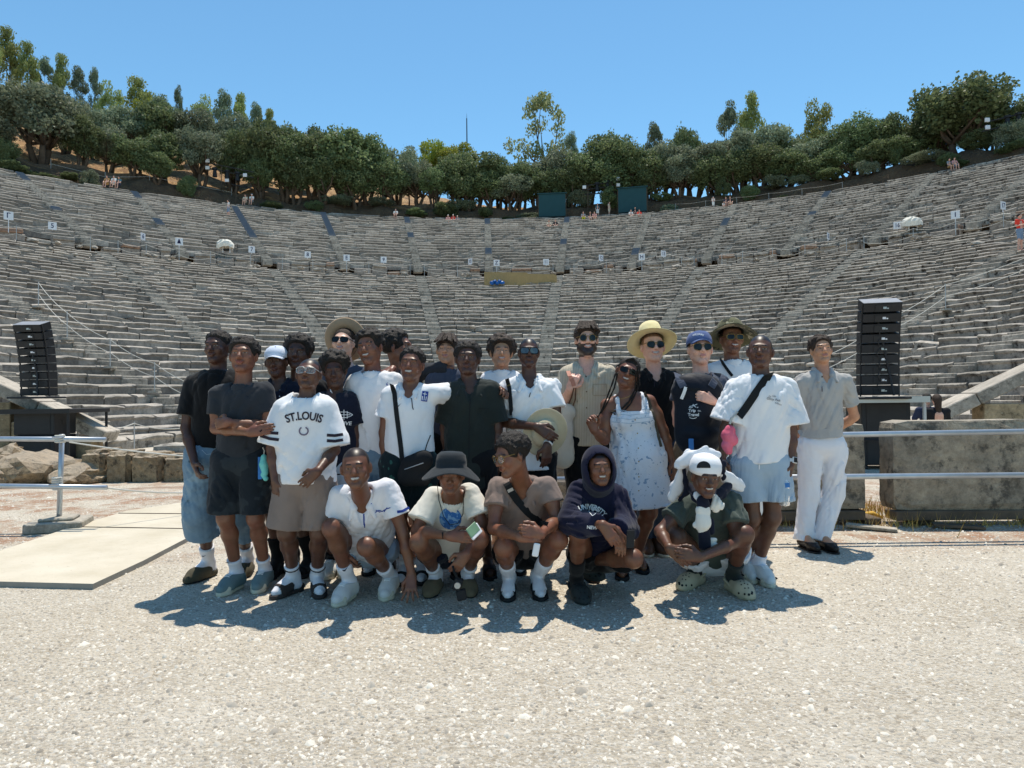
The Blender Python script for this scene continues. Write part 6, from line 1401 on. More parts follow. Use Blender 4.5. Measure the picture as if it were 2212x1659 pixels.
add_person(label='teenager with parted dark fringe and slate blue T-shirt, eyes closed', Y=5.2, skin='m1', head=(966, 757), hh=64, face=(-4, 3, 6), neck=(968, 803), sl=(938, 818), sr=(1000, 818), el=(930, 890), er=(1005, 890), wl=(935, 950), wr=(1000, 950), pel=(968, 955), kl=(955, 1065), kr=(985, 1065), fl=(950, 1215, -3), fr=(988, 1215, 5), s=1.0, hairc='2a1f18', buzz=False,
 top=dict(m=F_slate, loose=.02, rib=1, name='tshirt'), legs=dict(m=F_black, to=.9, loose=.03, name='shorts'), extra=x11, eye=0)
def x12(c):
    hair(c, 'afro', .014, seed=12, front=.062); placket(c, [(1016, 862), (1014, 900), (1013, 950), (1013, 1000)], M_strap); decal(c, 'chest_pocket', strokes([[(-12, 0), (12, 0)]], 1.0), 1045, 883, M_strap)
    for s_ in 'lr': shoe(c, s_, 'slide', M_blks)
add_person(label='teenager in a long dark green-black open-collared shirt in the centre', Y=4.74, skin='d1', head=(1010, 775), hh=74, face=(0, 2, 4), neck=(1016, 832), sl=(974, 846), sr=(1062, 842), el=(962, 925, .04), er=(1074, 925), wl=(968, 990, .05), wr=(1076, 990), pel=(1014, 992), kl=(992, 1100), kr=(1036, 1100), fl=(985, 1254, -5), fr=(1060, 1256, 6), s=1.0,
 top=dict(m=F_green, loose=.038, sleeve=.85, hem=.70, collar=2, vee=.11, name='shirt'), legs=dict(m=F_black, to=.95, loose=.035, name='shorts'), extra=x12, eye=.002)
def x13(c): hair(c, 'curly', .034, seed=13, m=M_hbrn, front=.062)
add_person(label='smiling teenager with a mop of dark curly hair and white T-shirt', Y=5.15, skin='m1', head=(1083, 762), hh=66, face=(4, 3, 6), neck=(1084, 806), sl=(1055, 820), sr=(1112, 820), el=(1050, 890), er=(1118, 890), wl=(1054, 950), wr=(1114, 950), pel=(1085, 955), kl=(1072, 1065), kr=(1098, 1065), fl=(1068, 1218, -3), fr=(1104, 1218, 5), s=1.0, hairc='2a1f18', buzz=False, smile=.9, teeth=.7,
 top=dict(m=F_white, loose=.02, rib=1, name='tshirt'), legs=dict(m=F_navy, to=1.7, loose=.02, name='trousers'), extra=x13, eye=.0025)
def x14(c):
    glasses(c, 'wide', lens=M_lensb); ribbon(c, 'shoulder_strap', [(1095, 818), (1100, 838), (1103, 870), (1105, 897)], .028, M_strap, off=.008); ribbon(c, 'strap_buckle', [(1098, 831), (1099, 834)], .03, M_gold, off=.012)
    placket(c, [(1146, 848), (1143, 858)]); watch(c, 'r')
    # straw hat held against the body
    cc = at(1177, 934, 4.85-.23); V = []; n = 44; prof = [(.168, .0), (.155, .010), (.125, .012), (.095, .006), (.093, -.04), (.085, -.085), (.06, -.10), (.01, -.10)]
    Mx = Matrix.Rotation(R(28), 3, 'Y') @ Matrix.Rotation(R(-80), 3, 'X')
    for r_, z in prof:
        for k in range(n): t = 6.2832*k/n; w_ = .012*math.sin(2*t+1)*(r_ > .12); V.append(Mx @ Vector((r_*.86*math.cos(t), r_*math.sin(t), z*.55+w_)))
    m_ = len(prof); o = mesh('straw_hat', V, [(i*n+k, i*n+(k+1) % n, i*n+n+(k+1) % n, i*n+n+k) for i in range(m_-1) for k in range(n)]+[tuple(range((m_-1)*n, m_*n))], F_straw, None, True, loc=cc); md = o.modifiers.new('s', 'SOLIDIFY'); md.thickness = .004; tag(o, 'pale woven straw hat held against the white polo shirt', 'hat')
    for s_ in 'lr': shoe(c, s_, 'slide', M_blks); sock(c, s_, F_sock, .2)
add_person(label='teenager in white polo and big sunglasses clasping a straw hat', Y=4.85, skin='d1', head=(1142, 762), hh=66, face=(2, 2, 4), neck=(1144, 822), sl=(1097, 838), sr=(1190, 838), el=(1084, 912, -.02), er=(1204, 908, -.05), wl=(1160, 922, -.31), wr=(1182, 962, -.30), pel=(1146, 985), kl=(1125, 1095), kr=(1170, 1095), fl=(1122, 1245, -4), fr=(1170, 1245, 5), s=1.0, fw=.95, smile=.5, stache=1,
 top=dict(m=F_white, loose=.030, sleeve=.64, hem=.62, collar=2, vee=.09, name='polo_shirt'), legs=dict(m=F_black, to=1.5, loose=.02, name='trousers'), handl=dict(d=(.75, -.2, -.5), n=(0, -1, .1), curl=.35, thumb=(0, 0, 1)), handr=dict(d=(-.05, -.05, -1), n=(.35, -1, 0), curl=.4, thumb=(-1, 0, 0)), extra=x14)
def x15(c):
    hair(c, 'straight', .022, seed=15, m=M_hbrn); glasses(c, 'round', frame=M_gold); placket(c, [(1266, 812), (1267, 860), (1267, 940), (1268, 958)], F_stripes); buttons(c, [(1266, 813), (1267, 846), (1267, 881)], M_brl, 1.5)
    decal(c, 'chest_pocket', strokes([[(-14, 8), (15, 8), (15, -16), (-14, -16), (-14, 8)]], .8), 1295, 838, F_sand)
    ribbon(c, 'tote_strap', [(1227, 801), (1231, 812), (1237, 824), (1240, 834)], .030, simple('pink_leather', rgb('a8705c'), .6)); 
    ob = [ribbon(c, 'tote_strap', [(1240, 838), (1234, 860), (1226, 878)], .010, M_brl, off=.02), ribbon(c, 'tote_strap', [(1244, 838), (1243, 862), (1236, 882)], .010, M_brl, off=.02)]
    b = at(1220, 935, 5.3-.12); f = Field(); f.cone(b+Vector((-.03, 0, .16)), b+Vector((.03, 0, .16)), .05, .05, .03, ((0, 1, 0), 1.6)); f.cone(b+Vector((0, 0, .14)), b+Vector((-.02, 0, -.18)), .06, .085, .03, ((0, 1, 0), 2.2)); f.fn(folds(3, .008, b, (0.3, 0, 1), 30)); v, q = f.mesh(.008); o = mesh('tote_bag', v-A_(b), q, F_tanl, None, True, loc=b); tag(o, 'cream canvas tote bag hanging beside the bearded man', 'bag')
    for s_ in 'lr': shoe(c, s_, 'loafer', M_brl)
add_person(group='adults in the group', label='bearded man in round sunglasses and beige striped short-sleeved shirt', Y=5.3, skin='l1', head=(1267, 735), hh=69, face=(0, 0, 4), neck=(1266, 795), sl=(1226, 808), sr=(1312, 808), el=(1218, 872, -.02), er=(1326, 885), wl=(1232, 840, -.20), wr=(1322, 945), pel=(1268, 955), kl=(1250, 1070), kr=(1290, 1070), fl=(1246, 1214, -5), fr=(1292, 1214, 5), s=1.07, smile=.8, teeth=.9, beard=1, hairc='1d1511',
 top=dict(m=F_stripes, loose=.036, sleeve=.72, hemy=962, collar=2, vee=.10, name='shirt'), legs=dict(m=F_black, to=1.85, loose=.022, name='trousers'), handl=dict(d=(.35, -.1, .9), n=(-.2, -1, .2), curl=.9, thumb=(1, 0, 0)), extra=x15)
def x16(c):
    glasses(c, 'square', frame=simple('tortoise_frame', rgb('3a1f18'), .3, var=0)); P = c['P']
    f = Field().ell(c['hp'](0, .024, .044), A_([.080, .096, .076])*c['S'], c['Mn'], .01); hp = c['hp']
    f.cone(hp(0, -.125, -.004), hp(0, -.09, -.06), .072*c['S'], .08*c['S'], .01, None, True); f.cone(hp(-.05, -.11, .03), hp(.05, -.11, .03), .036*c['S'], .036*c['S'], .01, None, True); f.cone(hp(0, .03, -.10), hp(0, .03, -.09), .085*c['S'], .085*c['S'], .01, None, True)
    for i in range(9): t = -1+2*i/8; f.cone(hp(t*.03, -.06, .105-.02*abs(t)), hp(t*.085, .02, .055-.03*abs(t)), .008*c['S'], .010*c['S'], .004)
    c['add']('hair', f, .006, M_hblk); mb = MB(); O = c['O']; tr = bvh(c['objs'])
    for pts in ([(1331, 803), (1322, 830), (1310, 862), (1298, 890), (1288, 905)], [(1334, 806), (1327, 838), (1313, 868), (1293, 900)], [(1374, 800), (1372, 842), (1358, 868), (1340, 886), (1312, 893)], [(1378, 800), (1377, 842), (1362, 872), (1346, 890), (1320, 896)], [(1376, 790), (1382, 830), (1372, 850)]):
        q = []; last = 4.75
        for (x0, y0), (x1_, y1_) in zip(pts[:-1], pts[1:]):
            for i in range(4): x = x0+(x1_-x0)*i/4; y = y0+(y1_-y0)*i/4; p = shoot(tr, x, y, .012, last); last = .6*last+.4*p.y; q.append(at(x, y, min(p.y, last))-O)
        mb.tube(q, [.006*(1+.25*math.sin(i*2.2)) for i in range(len(q))], 6)
    mb.build('braids', M_hblk, c['root'], True)
    ribbon(c, 'necklace', [(1330, 850), (1340, 862), (1356, 858), (1368, 850)], .003, M_gold, off=.003)
    # dress: bodice and skirt
    NB, PE, upv, dv, B, sd = c['NB'], c['PE'], c['upv'], c['dv'], c['B'], c['sd']; d = Field(); wa = NB-upv*.33; hemz = at(1385, 1110, 4.95).z
    d.cone(NB-upv*.15, NB-upv*.25, .150, .142, .04, (tuple(dv), 1.35)); 
    for s_ in (-1, 1): d.cone(NB-upv*.19+sd*s_*.07-dv*.06, NB-upv*.19+sd*s_*.07-dv*.065, .075, .075, .05)
    d.cone(NB-upv*.25, wa, .140, .140, .04, (tuple(dv), 1.35)); d.cone(wa, PE, .142, .19, .05, (tuple(dv), 1.2)); d.cone(PE, Vector((PE.x+.02, PE.y, hemz-.04)), .19, .235, .05, (tuple(dv), 1.15))
    for s_ in (-1, 1): d.chain([NB-upv*.12+sd*s_*.10-dv*.11, NB-upv*.03+sd*s_*.095-dv*.05, NB-upv*.01+sd*s_*.09+dv*.02], [.016, .014, .014], .01)
    d.fn(folds(16, .011, PE, (0, 0, 1), 30, flow=.08)); d.cut(Vector((0, 0, hemz)), (.06, 0, -1)); 
    def topc(Fd, X, Y, Z): lim = NB.z-.118; w_ = np.abs((X-NB.x)*sd.x+(Y-NB.y)*sd.y); return np.where((w_ < .075) | (w_ > .125), np.maximum(Fd, Z-lim), Fd)
    d.fn(topc); c['topobj'] = c['add']('dress', d, .0085, F_floral); buttons(c, [(1369, 877), (1372, 907), (1377, 936), (1379, 968), (1380, 997), (1380, 1030), (1380, 1060)], M_gold, 1.5)
    for k in range(4): ribbon(c, 'smocking', [(1322, 884+k*9), (1360, 888+k*9), (1404, 883+k*9)], .004, F_ltdenim, objs=[c['topobj']], off=.002, th=.001, parent=c['topobj'])
    ribbon(c, 'bag_strap', [(1392, 848), (1402, 868), (1412, 900), (1420, 935), (1428, 965)], .022, simple('olive_webbing', rgb('4a4236'), .8), off=.008)
    for s_ in 'lr': shoe(c, s_, 'sandal', M_blks)
    MB().cyl(hp(-.083, .005, -.045)-O, hp(-.087, .005, -.045)-O, .012, n=12).build('earring', M_gold, c['root']); MB().cyl(hp(.083, .005, -.045)-O, hp(.087, .005, -.045)-O, .012, n=12).build('earring', M_gold, c['root'])
add_person(group='adults in the group', label='laughing woman in blue and white floral sundress with long braids', Y=4.97, skin='b1', head=(1356, 806), hh=70, face=(-8, 20, 6), neck=(1358, 852), sl=(1311, 872), sr=(1402, 864), el=(1306, 950, -.05), er=(1432, 930), wl=(1284, 930, -.16), wr=(1450, 992), pel=(1376, 985), kl=(1355, 1105), kr=(1402, 1105), fl=(1345, 1257, -6), fr=(1393, 1242, 4), s=.98, build=1.08, smile=1, teeth=1.3, fw=1.02,
 handl=dict(d=(-.35, -.2, .9), n=(-.3, .6, .3), curl=.9, thumb=(.2, -1, .3)), handr=dict(curl=.4), extra=x16, hairc='15110f')
def x17(c):
    hatmesh(c, 'straw_hat', [(.188, -.02), (.181, -.014), (.14, -.002), (.100, .002), (.098, .03), (.090, .085), (.080, .125), (.050, .138), (.010, .125)], F_strawy, .90, 1.0, -26, .006, (0, .025, .050)); glasses(c, 'aviator', frame=M_gold, lens=M_lens); placket(c, [(1414, 812), (1414, 835)])
    for s_ in 'lr': shoe(c, s_, 'boot', M_brl, M_cream)
add_person(group='adults in the group', label='smiling man in a cream straw hat, sunglasses and black polo shirt', Y=5.45, skin='l1', head=(1410, 750), hh=70, face=(2, 0, 6), neck=(1414, 808), sl=(1372, 822), sr=(1458, 820), el=(1362, 890, .03), er=(1466, 892, .03), wl=(1366, 955), wr=(1462, 955), pel=(1416, 968), kl=(1400, 1075), kr=(1432, 1075), fl=(1402, 1205, -4), fr=(1440, 1205, 8), s=1.03, smile=1, teeth=.8, hairc='6a4a33',
 top=dict(m=F_black, loose=.026, sleeve=.66, hem=.62, collar=1, vee=.09, name='polo_shirt'), legs=dict(m=F_denimd, to=1.9, loose=.02, name='jeans'), extra=x17)
def x18(c):
    hatmesh(c, 'baseball_cap', [(.097, -.012), (.099, .01), (.094, .038), (.078, .066), (.045, .080), (.012, .084)], F_bcap, .88, 1.0, -10, lift=(0, .018, .044)); capbrim(c, F_bcap, up=.006, ln=.05)
    decal(c, 'cap_lettering', text_polys('WILLIAMS', 5.4, .1, 1.05), 1508, 722, M_mkw, 1, 1, rot=2, arc=26, objs=[c['cap']], parent=c['cap'], off=.004); glasses(c, 'aviator', frame=M_gold)
    # backpack worn on the chest
    b = at(1507, 886, 5.1-.26); f = Field(); f.cone(b+Vector((-.08, 0, .14)), b+Vector((.08, 0, .14)), .09, .09, .05, ((0, 1, 0), 1.3)); f.cone(b+Vector((0, 0, .10)), b+Vector((0, 0, -.16)), .155, .165, .05, ((0, 1, 0), 1.6)); f.ell(b+Vector((0, -.085, -.03)), (.085, .05, .11), None, .02); f.ell(b+Vector((0, -.07, -.16)), (.12, .06, .06), None, .03); f.fn(folds(5, .004, b, (0, 0, 1), 24)); v, q = f.mesh(.008); o = mesh('backpack', v-A_(b), q, fabric('dark_navy_nylon', '141a26', '10151f', rough=.6), None, True, loc=b); tag(o, 'dark navy backpack with a round white travel print worn on the chest', 'backpack')
    c['objs'].append(o); c2 = dict(c); c2['O'] = b; c2['topobj'] = o
    decal(c2, 'lettering', text_polys('Trip', 9, .25), 1495, 887, M_mkw, objs=[o], parent=o); decal(c2, 'lettering', text_polys('to,', 7, .0), 1511, 887, M_mkw, objs=[o], parent=o); decal(c2, 'lettering', text_polys('Travel', 9.5, .25), 1498, 896, M_mkw, objs=[o], parent=o)
    decal(c2, 'aeroplane_mark', strokes([[(-9, -1), (-2, 0), (8, 4)], [(-2, 0), (0, 4)], [(0, 1), (6, -3)], [(-10, -3), (-6, -4), (-2, -3)], [(8, -4), (10, -2)]], 1.4), 1498, 877, M_mkw, objs=[o], parent=o); decal(c2, 'arc_mark', strokes([[(9*math.sin(R(a)), -5*math.cos(R(a))) for a in range(-60, 61, 20)]], 1.2), 1497, 899, M_mkw, objs=[o], parent=o)
    for sx in (-1, 1): ribbon(c, 'backpack_strap', [(1507+sx*44, 806), (1507+sx*38, 822), (1507+sx*30, 836)], .050, M_strap if 0 else F_slate, off=.012, th=.012)
    ribbon(c2, 'grab_handle', [(1484, 838), (1498, 841), (1512, 840)], .014, M_strap, objs=[o], off=.012, th=.008, parent=o); ribbon(c2, 'luggage_label', [(1482, 836), (1477, 850), (1472, 862)], .022, M_mkw, objs=[o], off=.014, th=.003, parent=o)
    decal(c2, 'letter_badge', strokes([[(-6, 6), (7, 8), (6, -6), (1, -6)], [(-4, 3), (5, 4)]], 1.3), 1541, 835, M_mkw, objs=[c['topobj']], parent=o); decal(c2, 'red_patch', rect(9, 8), 1543, 836, simple('dark_red_print', rgb('8a2a34'), .8, var=0), objs=[c['topobj']], parent=o, off=.004)
    tg = at(1493, 962, 5.1-.42); o2 = MB().box((0, 0, 0), (.035, .006, .09), bev=.003).build('tag', M_bluecard, loc=tg); MB().box((0, -.002, -.07), (.034, .004, .06)).build('white_card', M_white, o2); tag(o2, 'blue and white luggage tag hanging below the chest backpack', 'luggage tag')
    for s_ in 'lr': shoe(c, s_, 'sneaker', M_blks, M_blks); sock(c, s_, F_sock, .16)
add_person(label='teenager in blue lettered cap and aviator sunglasses with a backpack in front', Y=5.1, skin='l1', head=(1512, 755), hh=72, face=(-3, 0, 6), neck=(1514, 814), sl=(1473, 828), sr=(1556, 826), el=(1462, 893), er=(1566, 888, -.10), wl=(1470, 950, -.05), wr=(1540, 866, -.36), pel=(1514, 972), kl=(1496, 1080), kr=(1535, 1080), fl=(1500, 1236, -3), fr=(1563, 1244, 3), s=1.0, hairc='3a2a1e',
 top=dict(m=F_slate, loose=.022, sleeve=.62, hem=.6, rib=1, name='tshirt'), legs=dict(m=F_khaki, to=.95, loose=.035, name='shorts'), handr=dict(d=(-.85, -.2, .35), n=(.1, -1, .2), curl=.7, thumb=(0, 0, 1)), extra=x18)
def x19(c):
    hatmesh(c, 'camouflage_sun_hat', [(.195, -.035), (.187, -.028), (.14, -.004), (.102, .002), (.100, .03), (.094, .07), (.075, .092), (.03, .097), (.01, .097)], F_camo, .95, 1.0, -20, .012, (0, .02, .048), droop=.02); glasses(c, 'square', frame=M_gold); ribbon(c, 'shoulder_strap', [(1556, 775), (1564, 788), (1574, 802), (1582, 812)], .022, M_strap)
    for s_ in 'lr': shoe(c, s_, 'sneaker', M_wsh, M_cream)
add_person(label='smiling teenager in a camouflage sun hat and white T-shirt at the back', Y=5.4, skin='b1', head=(1580, 733), hh=68, face=(0, 2, 4), neck=(1582, 784), sl=(1541, 800), sr=(1622, 798), el=(1532, 870), er=(1630, 870), wl=(1536, 935), wr=(1626, 935), pel=(1590, 945), kl=(1580, 1055), kr=(1630, 1055), fl=(1590, 1206, -3), fr=(1648, 1210, 8), s=1.05, smile=1, teeth=.8,
 top=dict(m=F_white, loose=.028, rib=1, name='tshirt'), legs=dict(m=F_white, to=1.9, loose=.03, name='white_trousers'), extra=x19)
def x20(c):
    ribbon(c, 'shoulder_strap', [(1664, 806), (1648, 828), (1632, 850), (1612, 880), (1597, 900)], .050, M_strap, off=.008, th=.004); watch(c, 'r')
    dk = simple('grey_script_print', rgb('4b4d55'), .8, var=0); decal(c, 'lettering', text_polys('La Vie', 6.5, .0, 1, .3), 1668, 856, dk); decal(c, 'lettering', text_polys('Glitzy Pink', 7, .05, 1, .1), 1671, 863, dk, rot=-10); decal(c, 'lettering', text_polys('edition', 5.5, .0, 1, .2), 1681, 872, dk, rot=-22)
    b = at(1576, 946, 4.6-.12); f = Field(); rs = np.random.default_rng(4)
    for (x, y, r) in ((0, .055, .030), (-.012, .018, .042), (.010, -.005, .038), (-.02, -.045, .034), (-.012, -.075, .024)): f.cone(b+Vector((x, 0, y)), b+Vector((x+.005, 0, y-.01)), r, r, .01)
    f.fn(folds(8, .004, b, (0, 0, 1), 90)); v, q = f.mesh(.006); o = mesh('fluffy_charm', v-A_(b), q, M_pinkf, None, True, loc=b); tag(o, 'pink and red fluffy charm dangling from the black shoulder strap', 'charm')
    MB().tube([Vector((.0, -.01, .09)), Vector((.012, -.012, .13)), Vector((.05, -.01, .17))], .008, 6).build('clip', M_alu, o)
    w_ = at(1694, 1052, 4.6-.09); o2 = MB().lathe([(.010, .09), (.014, .075), (.014, .06), (.032, .035), (.034, 0), (.030, -.03), (.034, -.06), (.033, -.115), (.028, -.12)], (0, 0, 0), 16).build('water_bottle', M_clear, None, True, loc=w_); tag(o2, 'crumpled clear water bottle held low by the boy in striped shorts', 'bottle'); MB().lathe([(.0345, .03), (.0350, .0)], (0, 0, 0), 16).build('bottle_label', M_bluecard, o2); MB().cyl((0, 0, .088), (0, 0, .102), .015, n=12).build('cap', M_white, o2)
    ribbon(c, 'drawstring', [(1640, 1004), (1640, 1014)], .006, M_white, objs=[c['legsobj']], off=.006)
    for s_ in 'lr':
        o = shoe(c, s_, 'sneaker', M_snw, M_cream); sock(c, s_, F_sock, .16)
        heel, toe, ank = c['FT'][s_]; t2 = bvh([o])
        for dx in (-.9, .9):
            f_ = nrm(toe-heel); sp = f_.cross(UP); 
            for u_ in (.35, .55, .72):
                p = heel+f_*(toe-heel).length*u_+sp*.2*dx+UP*.02; h = t2.ray_cast(p, -sp*dx)
                if h[0]: MB().box(h[0]-c['O'], (.03, .030, .010), Matrix.Rotation(.5*dx, 3, 'Y'), bev=.002).build('side_panel', M_blks, o)
add_person(label='boy in boxy white T-shirt and pale striped shorts with a black shoulder strap', Y=4.6, skin='d2', head=(1642, 760), hh=76, face=(-22, 3, 8), neck=(1645, 818), sl=(1592, 840), sr=(1698, 836), el=(1568, 925), er=(1710, 932), wl=(1560, 990, -.02), wr=(1709, 1000, -.05), pel=(1640, 1002), kl=(1624, 1118), kr=(1668, 1118), fl=(1629, 1262, -6), fr=(1667, 1271, 3), s=1.0,
 top=dict(m=F_white, loose=.048, sleeve=.84, cuff=1.7, hemy=998, slant=.12, rib=1, drop=.0, name='tshirt', amp=.010), legs=dict(m=F_stripe, hy=1080, loose=.042, flare=1.5, name='striped_shorts', amp=.010), handr=dict(d=(-.15, -.1, -1), n=(.9, -.4, 0), curl=.55), extra=x20, eye=.0035)
def x21(c):
    hair(c, 'curly', .012, seed=21, m=M_hbrn, front=.070); placket(c, [(1776, 835), (1776, 846)]); ribbon(c, 'hem_band', [(1730, 934), (1770, 938), (1812, 934)], .075, F_grey, objs=[c['topobj']], off=.004, th=.003); MB().cyl(shoot(bvh(c['objs']), 1776, 814, .003)-c['O'], shoot(bvh(c['objs']), 1776, 814, .006)-c['O'], .006, n=10).build('pendant', M_blks, c['root'])
    for s_ in 'lr':
        o = shoe(c, s_, 'loafer', M_loaf, M_loaf); heel, toe, ank = c['FT'][s_]; f_ = nrm(toe-heel); t2 = bvh([o]); h = [t2.ray_cast(heel+f_*.27*.60+f_.cross(UP)*k*.02+UP*.3, -UP)[0] for k in (-1, -.5, 0, .5, 1)]; h = [q+UP*.004-c['O'] for q in h if q]
        if len(h) > 2: MB().tube(h, .0035, 6).build('metal_bit', M_gold if 0 else M_alu, o)
add_person(label='teenager in grey polo and white linen trousers standing apart at the right', Y=5.72, skin='m1', head=(1774, 757), hh=62, face=(-8, -2, 8), neck=(1776, 806), sl=(1733, 824), sr=(1824, 822), el=(1712, 895, .05), er=(1846, 900, .08), wl=(1722, 950, .1), wr=(1812, 926, .20), pel=(1774, 962), kl=(1750, 1068), kr=(1800, 1068), fl=(1768, 1197, 6), fr=(1808, 1198, 6), s=1.03, hairc='2a1c14', fw=.96, buzz=False,
 top=dict(m=F_grey, loose=.020, sleeve=.66, hemy=944, collar=2, vee=.13, name='polo_shirt'), legs=dict(m=F_linen, hy=1166, loose=.022, flare=1.2, name='linen_trousers', amp=.011), handr=dict(d=(-.8, .4, -.2), n=(0, 0, 1), curl=.4), extra=x21, eye=.003)
# ---------------------------------------------------------------- front row
def c1(c):
    ctx = c
    for s_ in 'lr': shoe(c, s_, 'sneaker', M_wsh, M_cream); sock(c, s_, F_sock, .24)
    so_ = [o for o in c['objs'] if o.name.startswith('sock')]; decal(c, 'sock_mark', swoosh(), 747, 1229, M_mkd, .9, .9, rot=25, objs=so_, parent=c['root'])
    placket(c, [(781, 1092), (786, 1110), (787, 1140)], M_mkb, .010); decal(c, 'collar_print', strokes([[(-10, 10), (-4, 4), (2, -2)], [(-12, 3), (-3, -4)], [(-4, 9), (3, 3)], [(0, -6), (5, -1)]], 1.6), 798, 1086, M_mkb); 
    decal(c, 'pocket_trim', strokes([[(-17, -2), (-9, 2), (-2, -2), (6, 2), (17, 4)], [(-15, 3), (-6, -3)], [(2, -3), (10, 5)]], 1.8), 827, 1103, M_mkb, rot=8); ribbon(c, 'sleeve_trim', [(858, 1106), (870, 1104), (884, 1096)], .016, M_mkb, objs=[c['topobj']], off=.003, th=.001, parent=c['topobj'])
add_person(label='laughing boy with shaved head in white shirt crouching at the left', crouch=True, Y=4.25, skin='d3', head=(769, 1011, -.22), hh=90, face=(6, -5, 2), neck=(781, 1074, -.02), sl=(734, 1068, 0), sr=(836, 1054, .02), el=(722, 1140, .05), er=(872, 1155, .0), wl=(745, 1190, .08), wr=(889, 1243, -.02), pel=(800, 1188, .38), pside=(1, -.1, 0), kl=(716, 1140, -.10), kr=(792, 1180, -.12), fl=(724, 1313, -12), fr=(830, 1300, -2), s=.97, smile=1, teeth=2,
 top=dict(m=F_linen, loose=.034, sleeve=.60, hem=.6, collar=2, vee=.12, name='shirt', amp=.011, dir=(.4, 0, 1)), legs=dict(m=F_ltdenim, to=.88, loose=.032, name='shorts'), handl=dict(curl=.5), handr=dict(d=(.0, -.45, -.8), n=(0, -1, .5), curl=.10, spread=1.1, thumb=(-1, 0, 0)), extra=c1, eye=.0024, group=G2)
def c2(c):
    hatmesh(c, 'sun_hat', [(.185, -.050), (.178, -.044), (.13, -.012), (.101, .0), (.099, .03), (.092, .07), (.070, .088), (.03, .092), (.01, .092)], F_dhat, .95, 1.0, -8, .014, (0, .018, .048), droop=.02); hair(c, 'afro', .002, seed=33, front=.058)
    v, f = discp(24, 24, 28); bl = fabric('earth_print', '3f74b4', '2f62a4', pat=pnoise('86aed2', 30, .5, .8)); decal(c, 'round_blue_print', (v, f), 973, 1120, bl); ribbon(c, 'neck_cord', [(944, 1040), (948, 1080), (958, 1115), (972, 1134), (990, 1130), (1000, 1110), (1002, 1060)], .004, M_strap, off=.006, th=.003)
    p = at(1026, 1148, 4.33-.42); o = MB().box((0, 0, 0), (.062, .010, .12), Matrix.Rotation(R(58), 3, 'Y') @ Matrix.Rotation(R(-62), 3, 'X'), bev=.006).build('phone', M_white, loc=p); tag(o, 'phone in a pale green case held by the boy in the sun hat', 'phone'); MB().box(Vector((-.01, -.012, .012)), (.058, .007, .112), Matrix.Rotation(R(58), 3, 'Y') @ Matrix.Rotation(R(-62), 3, 'X'), bev=.004).build('phone_case', simple('green_case', rgb('6f8f74'), .5), o)
    q = at(989, 1262, 4.33-.30); o = MB().box((0, 0, 0), (.05, .04, .07), Matrix.Rotation(.3, 3, 'Y'), bev=.006).box((.02, 0, -.06), (.055, .045, .06), Matrix.Rotation(-.2, 3, 'Y'), bev=.006).build('small_camera', M_blks, loc=q); MB().cyl((.0, -.02, 0), (.0, -.035, 0), .018, n=12).build('lens', M_alu, o); MB().tube([Vector((0, 0, .03)), Vector((-.02, 0, .07)), Vector((-.03, .02, .10))], .008, 6).build('wrist_strap', M_strap, o); tag(o, 'small dark camera dangling from the hand of the boy in the sun hat', 'camera')
    for s_ in 'lr': shoe(c, s_, 'clog', M_clog2, M_blks); sock(c, s_, F_sock, .20)
    ribbon(c, 'wristband', [(956, 1150), (957, 1164)], .008, M_strap, off=.006)
add_person(label='boy in dark sun hat and cream T-shirt with a round blue print, crouching', crouch=True, Y=4.33, skin='d3', head=(974, 1025, -.20), hh=80, face=(2, 2, -8), neck=(978, 1078, .0), sl=(935, 1070, 0), sr=(1016, 1064, .0), el=(900, 1146, -.10), er=(1042, 1132, -.06), wl=(972, 1158, -.34), wr=(1008, 1196, -.26), pel=(975, 1190, .34), pside=(1, 0, 0), kl=(905, 1172, -.16), kr=(1036, 1164, -.16), fl=(925, 1293, -8), fr=(1016, 1292, 8), s=.97,
 top=dict(m=F_cream, loose=.026, sleeve=.74, cuff=1.6, hem=.6, rib=1, name='tshirt', amp=.010), legs=dict(m=F_navy, to=.78, loose=.035, name='shorts'), handl=dict(d=(.95, -.1, -.05), n=(0, -1, .2), curl=.25, thumb=(0, 0, 1)), handr=dict(d=(-.55, -.2, -.7), n=(.4, -1, .3), curl=.45, thumb=(-.6, 0, .5)), extra=c2, eye=0, group=G2)
def c3(c):
    hair(c, 'afro', .016, seed=35, front=.068); glasses(c, 'round', lens=M_glass, frame=M_gold); ribbon(c, 'crossbody_strap', [(1094, 1043), (1104, 1062), (1118, 1082), (1138, 1105), (1160, 1124), (1182, 1136)], .045, M_strap, off=.007, th=.004); ribbon(c, 'strap_buckle', [(1101, 1056), (1104, 1062)], .036, M_alu, off=.013)
    p = at(1158, 1188, 4.27-.40); o = MB().box((0, 0, 0), (.036, .010, .075), Matrix.Rotation(.2, 3, 'Y'), bev=.005).build('vape_case', M_white, loc=p); o.name = 'white_gadget'; tag(o, 'small white gadget held in the clasped hands of the boy in taupe polo', 'gadget')
    for s_ in 'lr': shoe(c, s_, 'sandal', M_blks); sock(c, s_, F_sock, .28, F_char if s_ == 'r' else None)
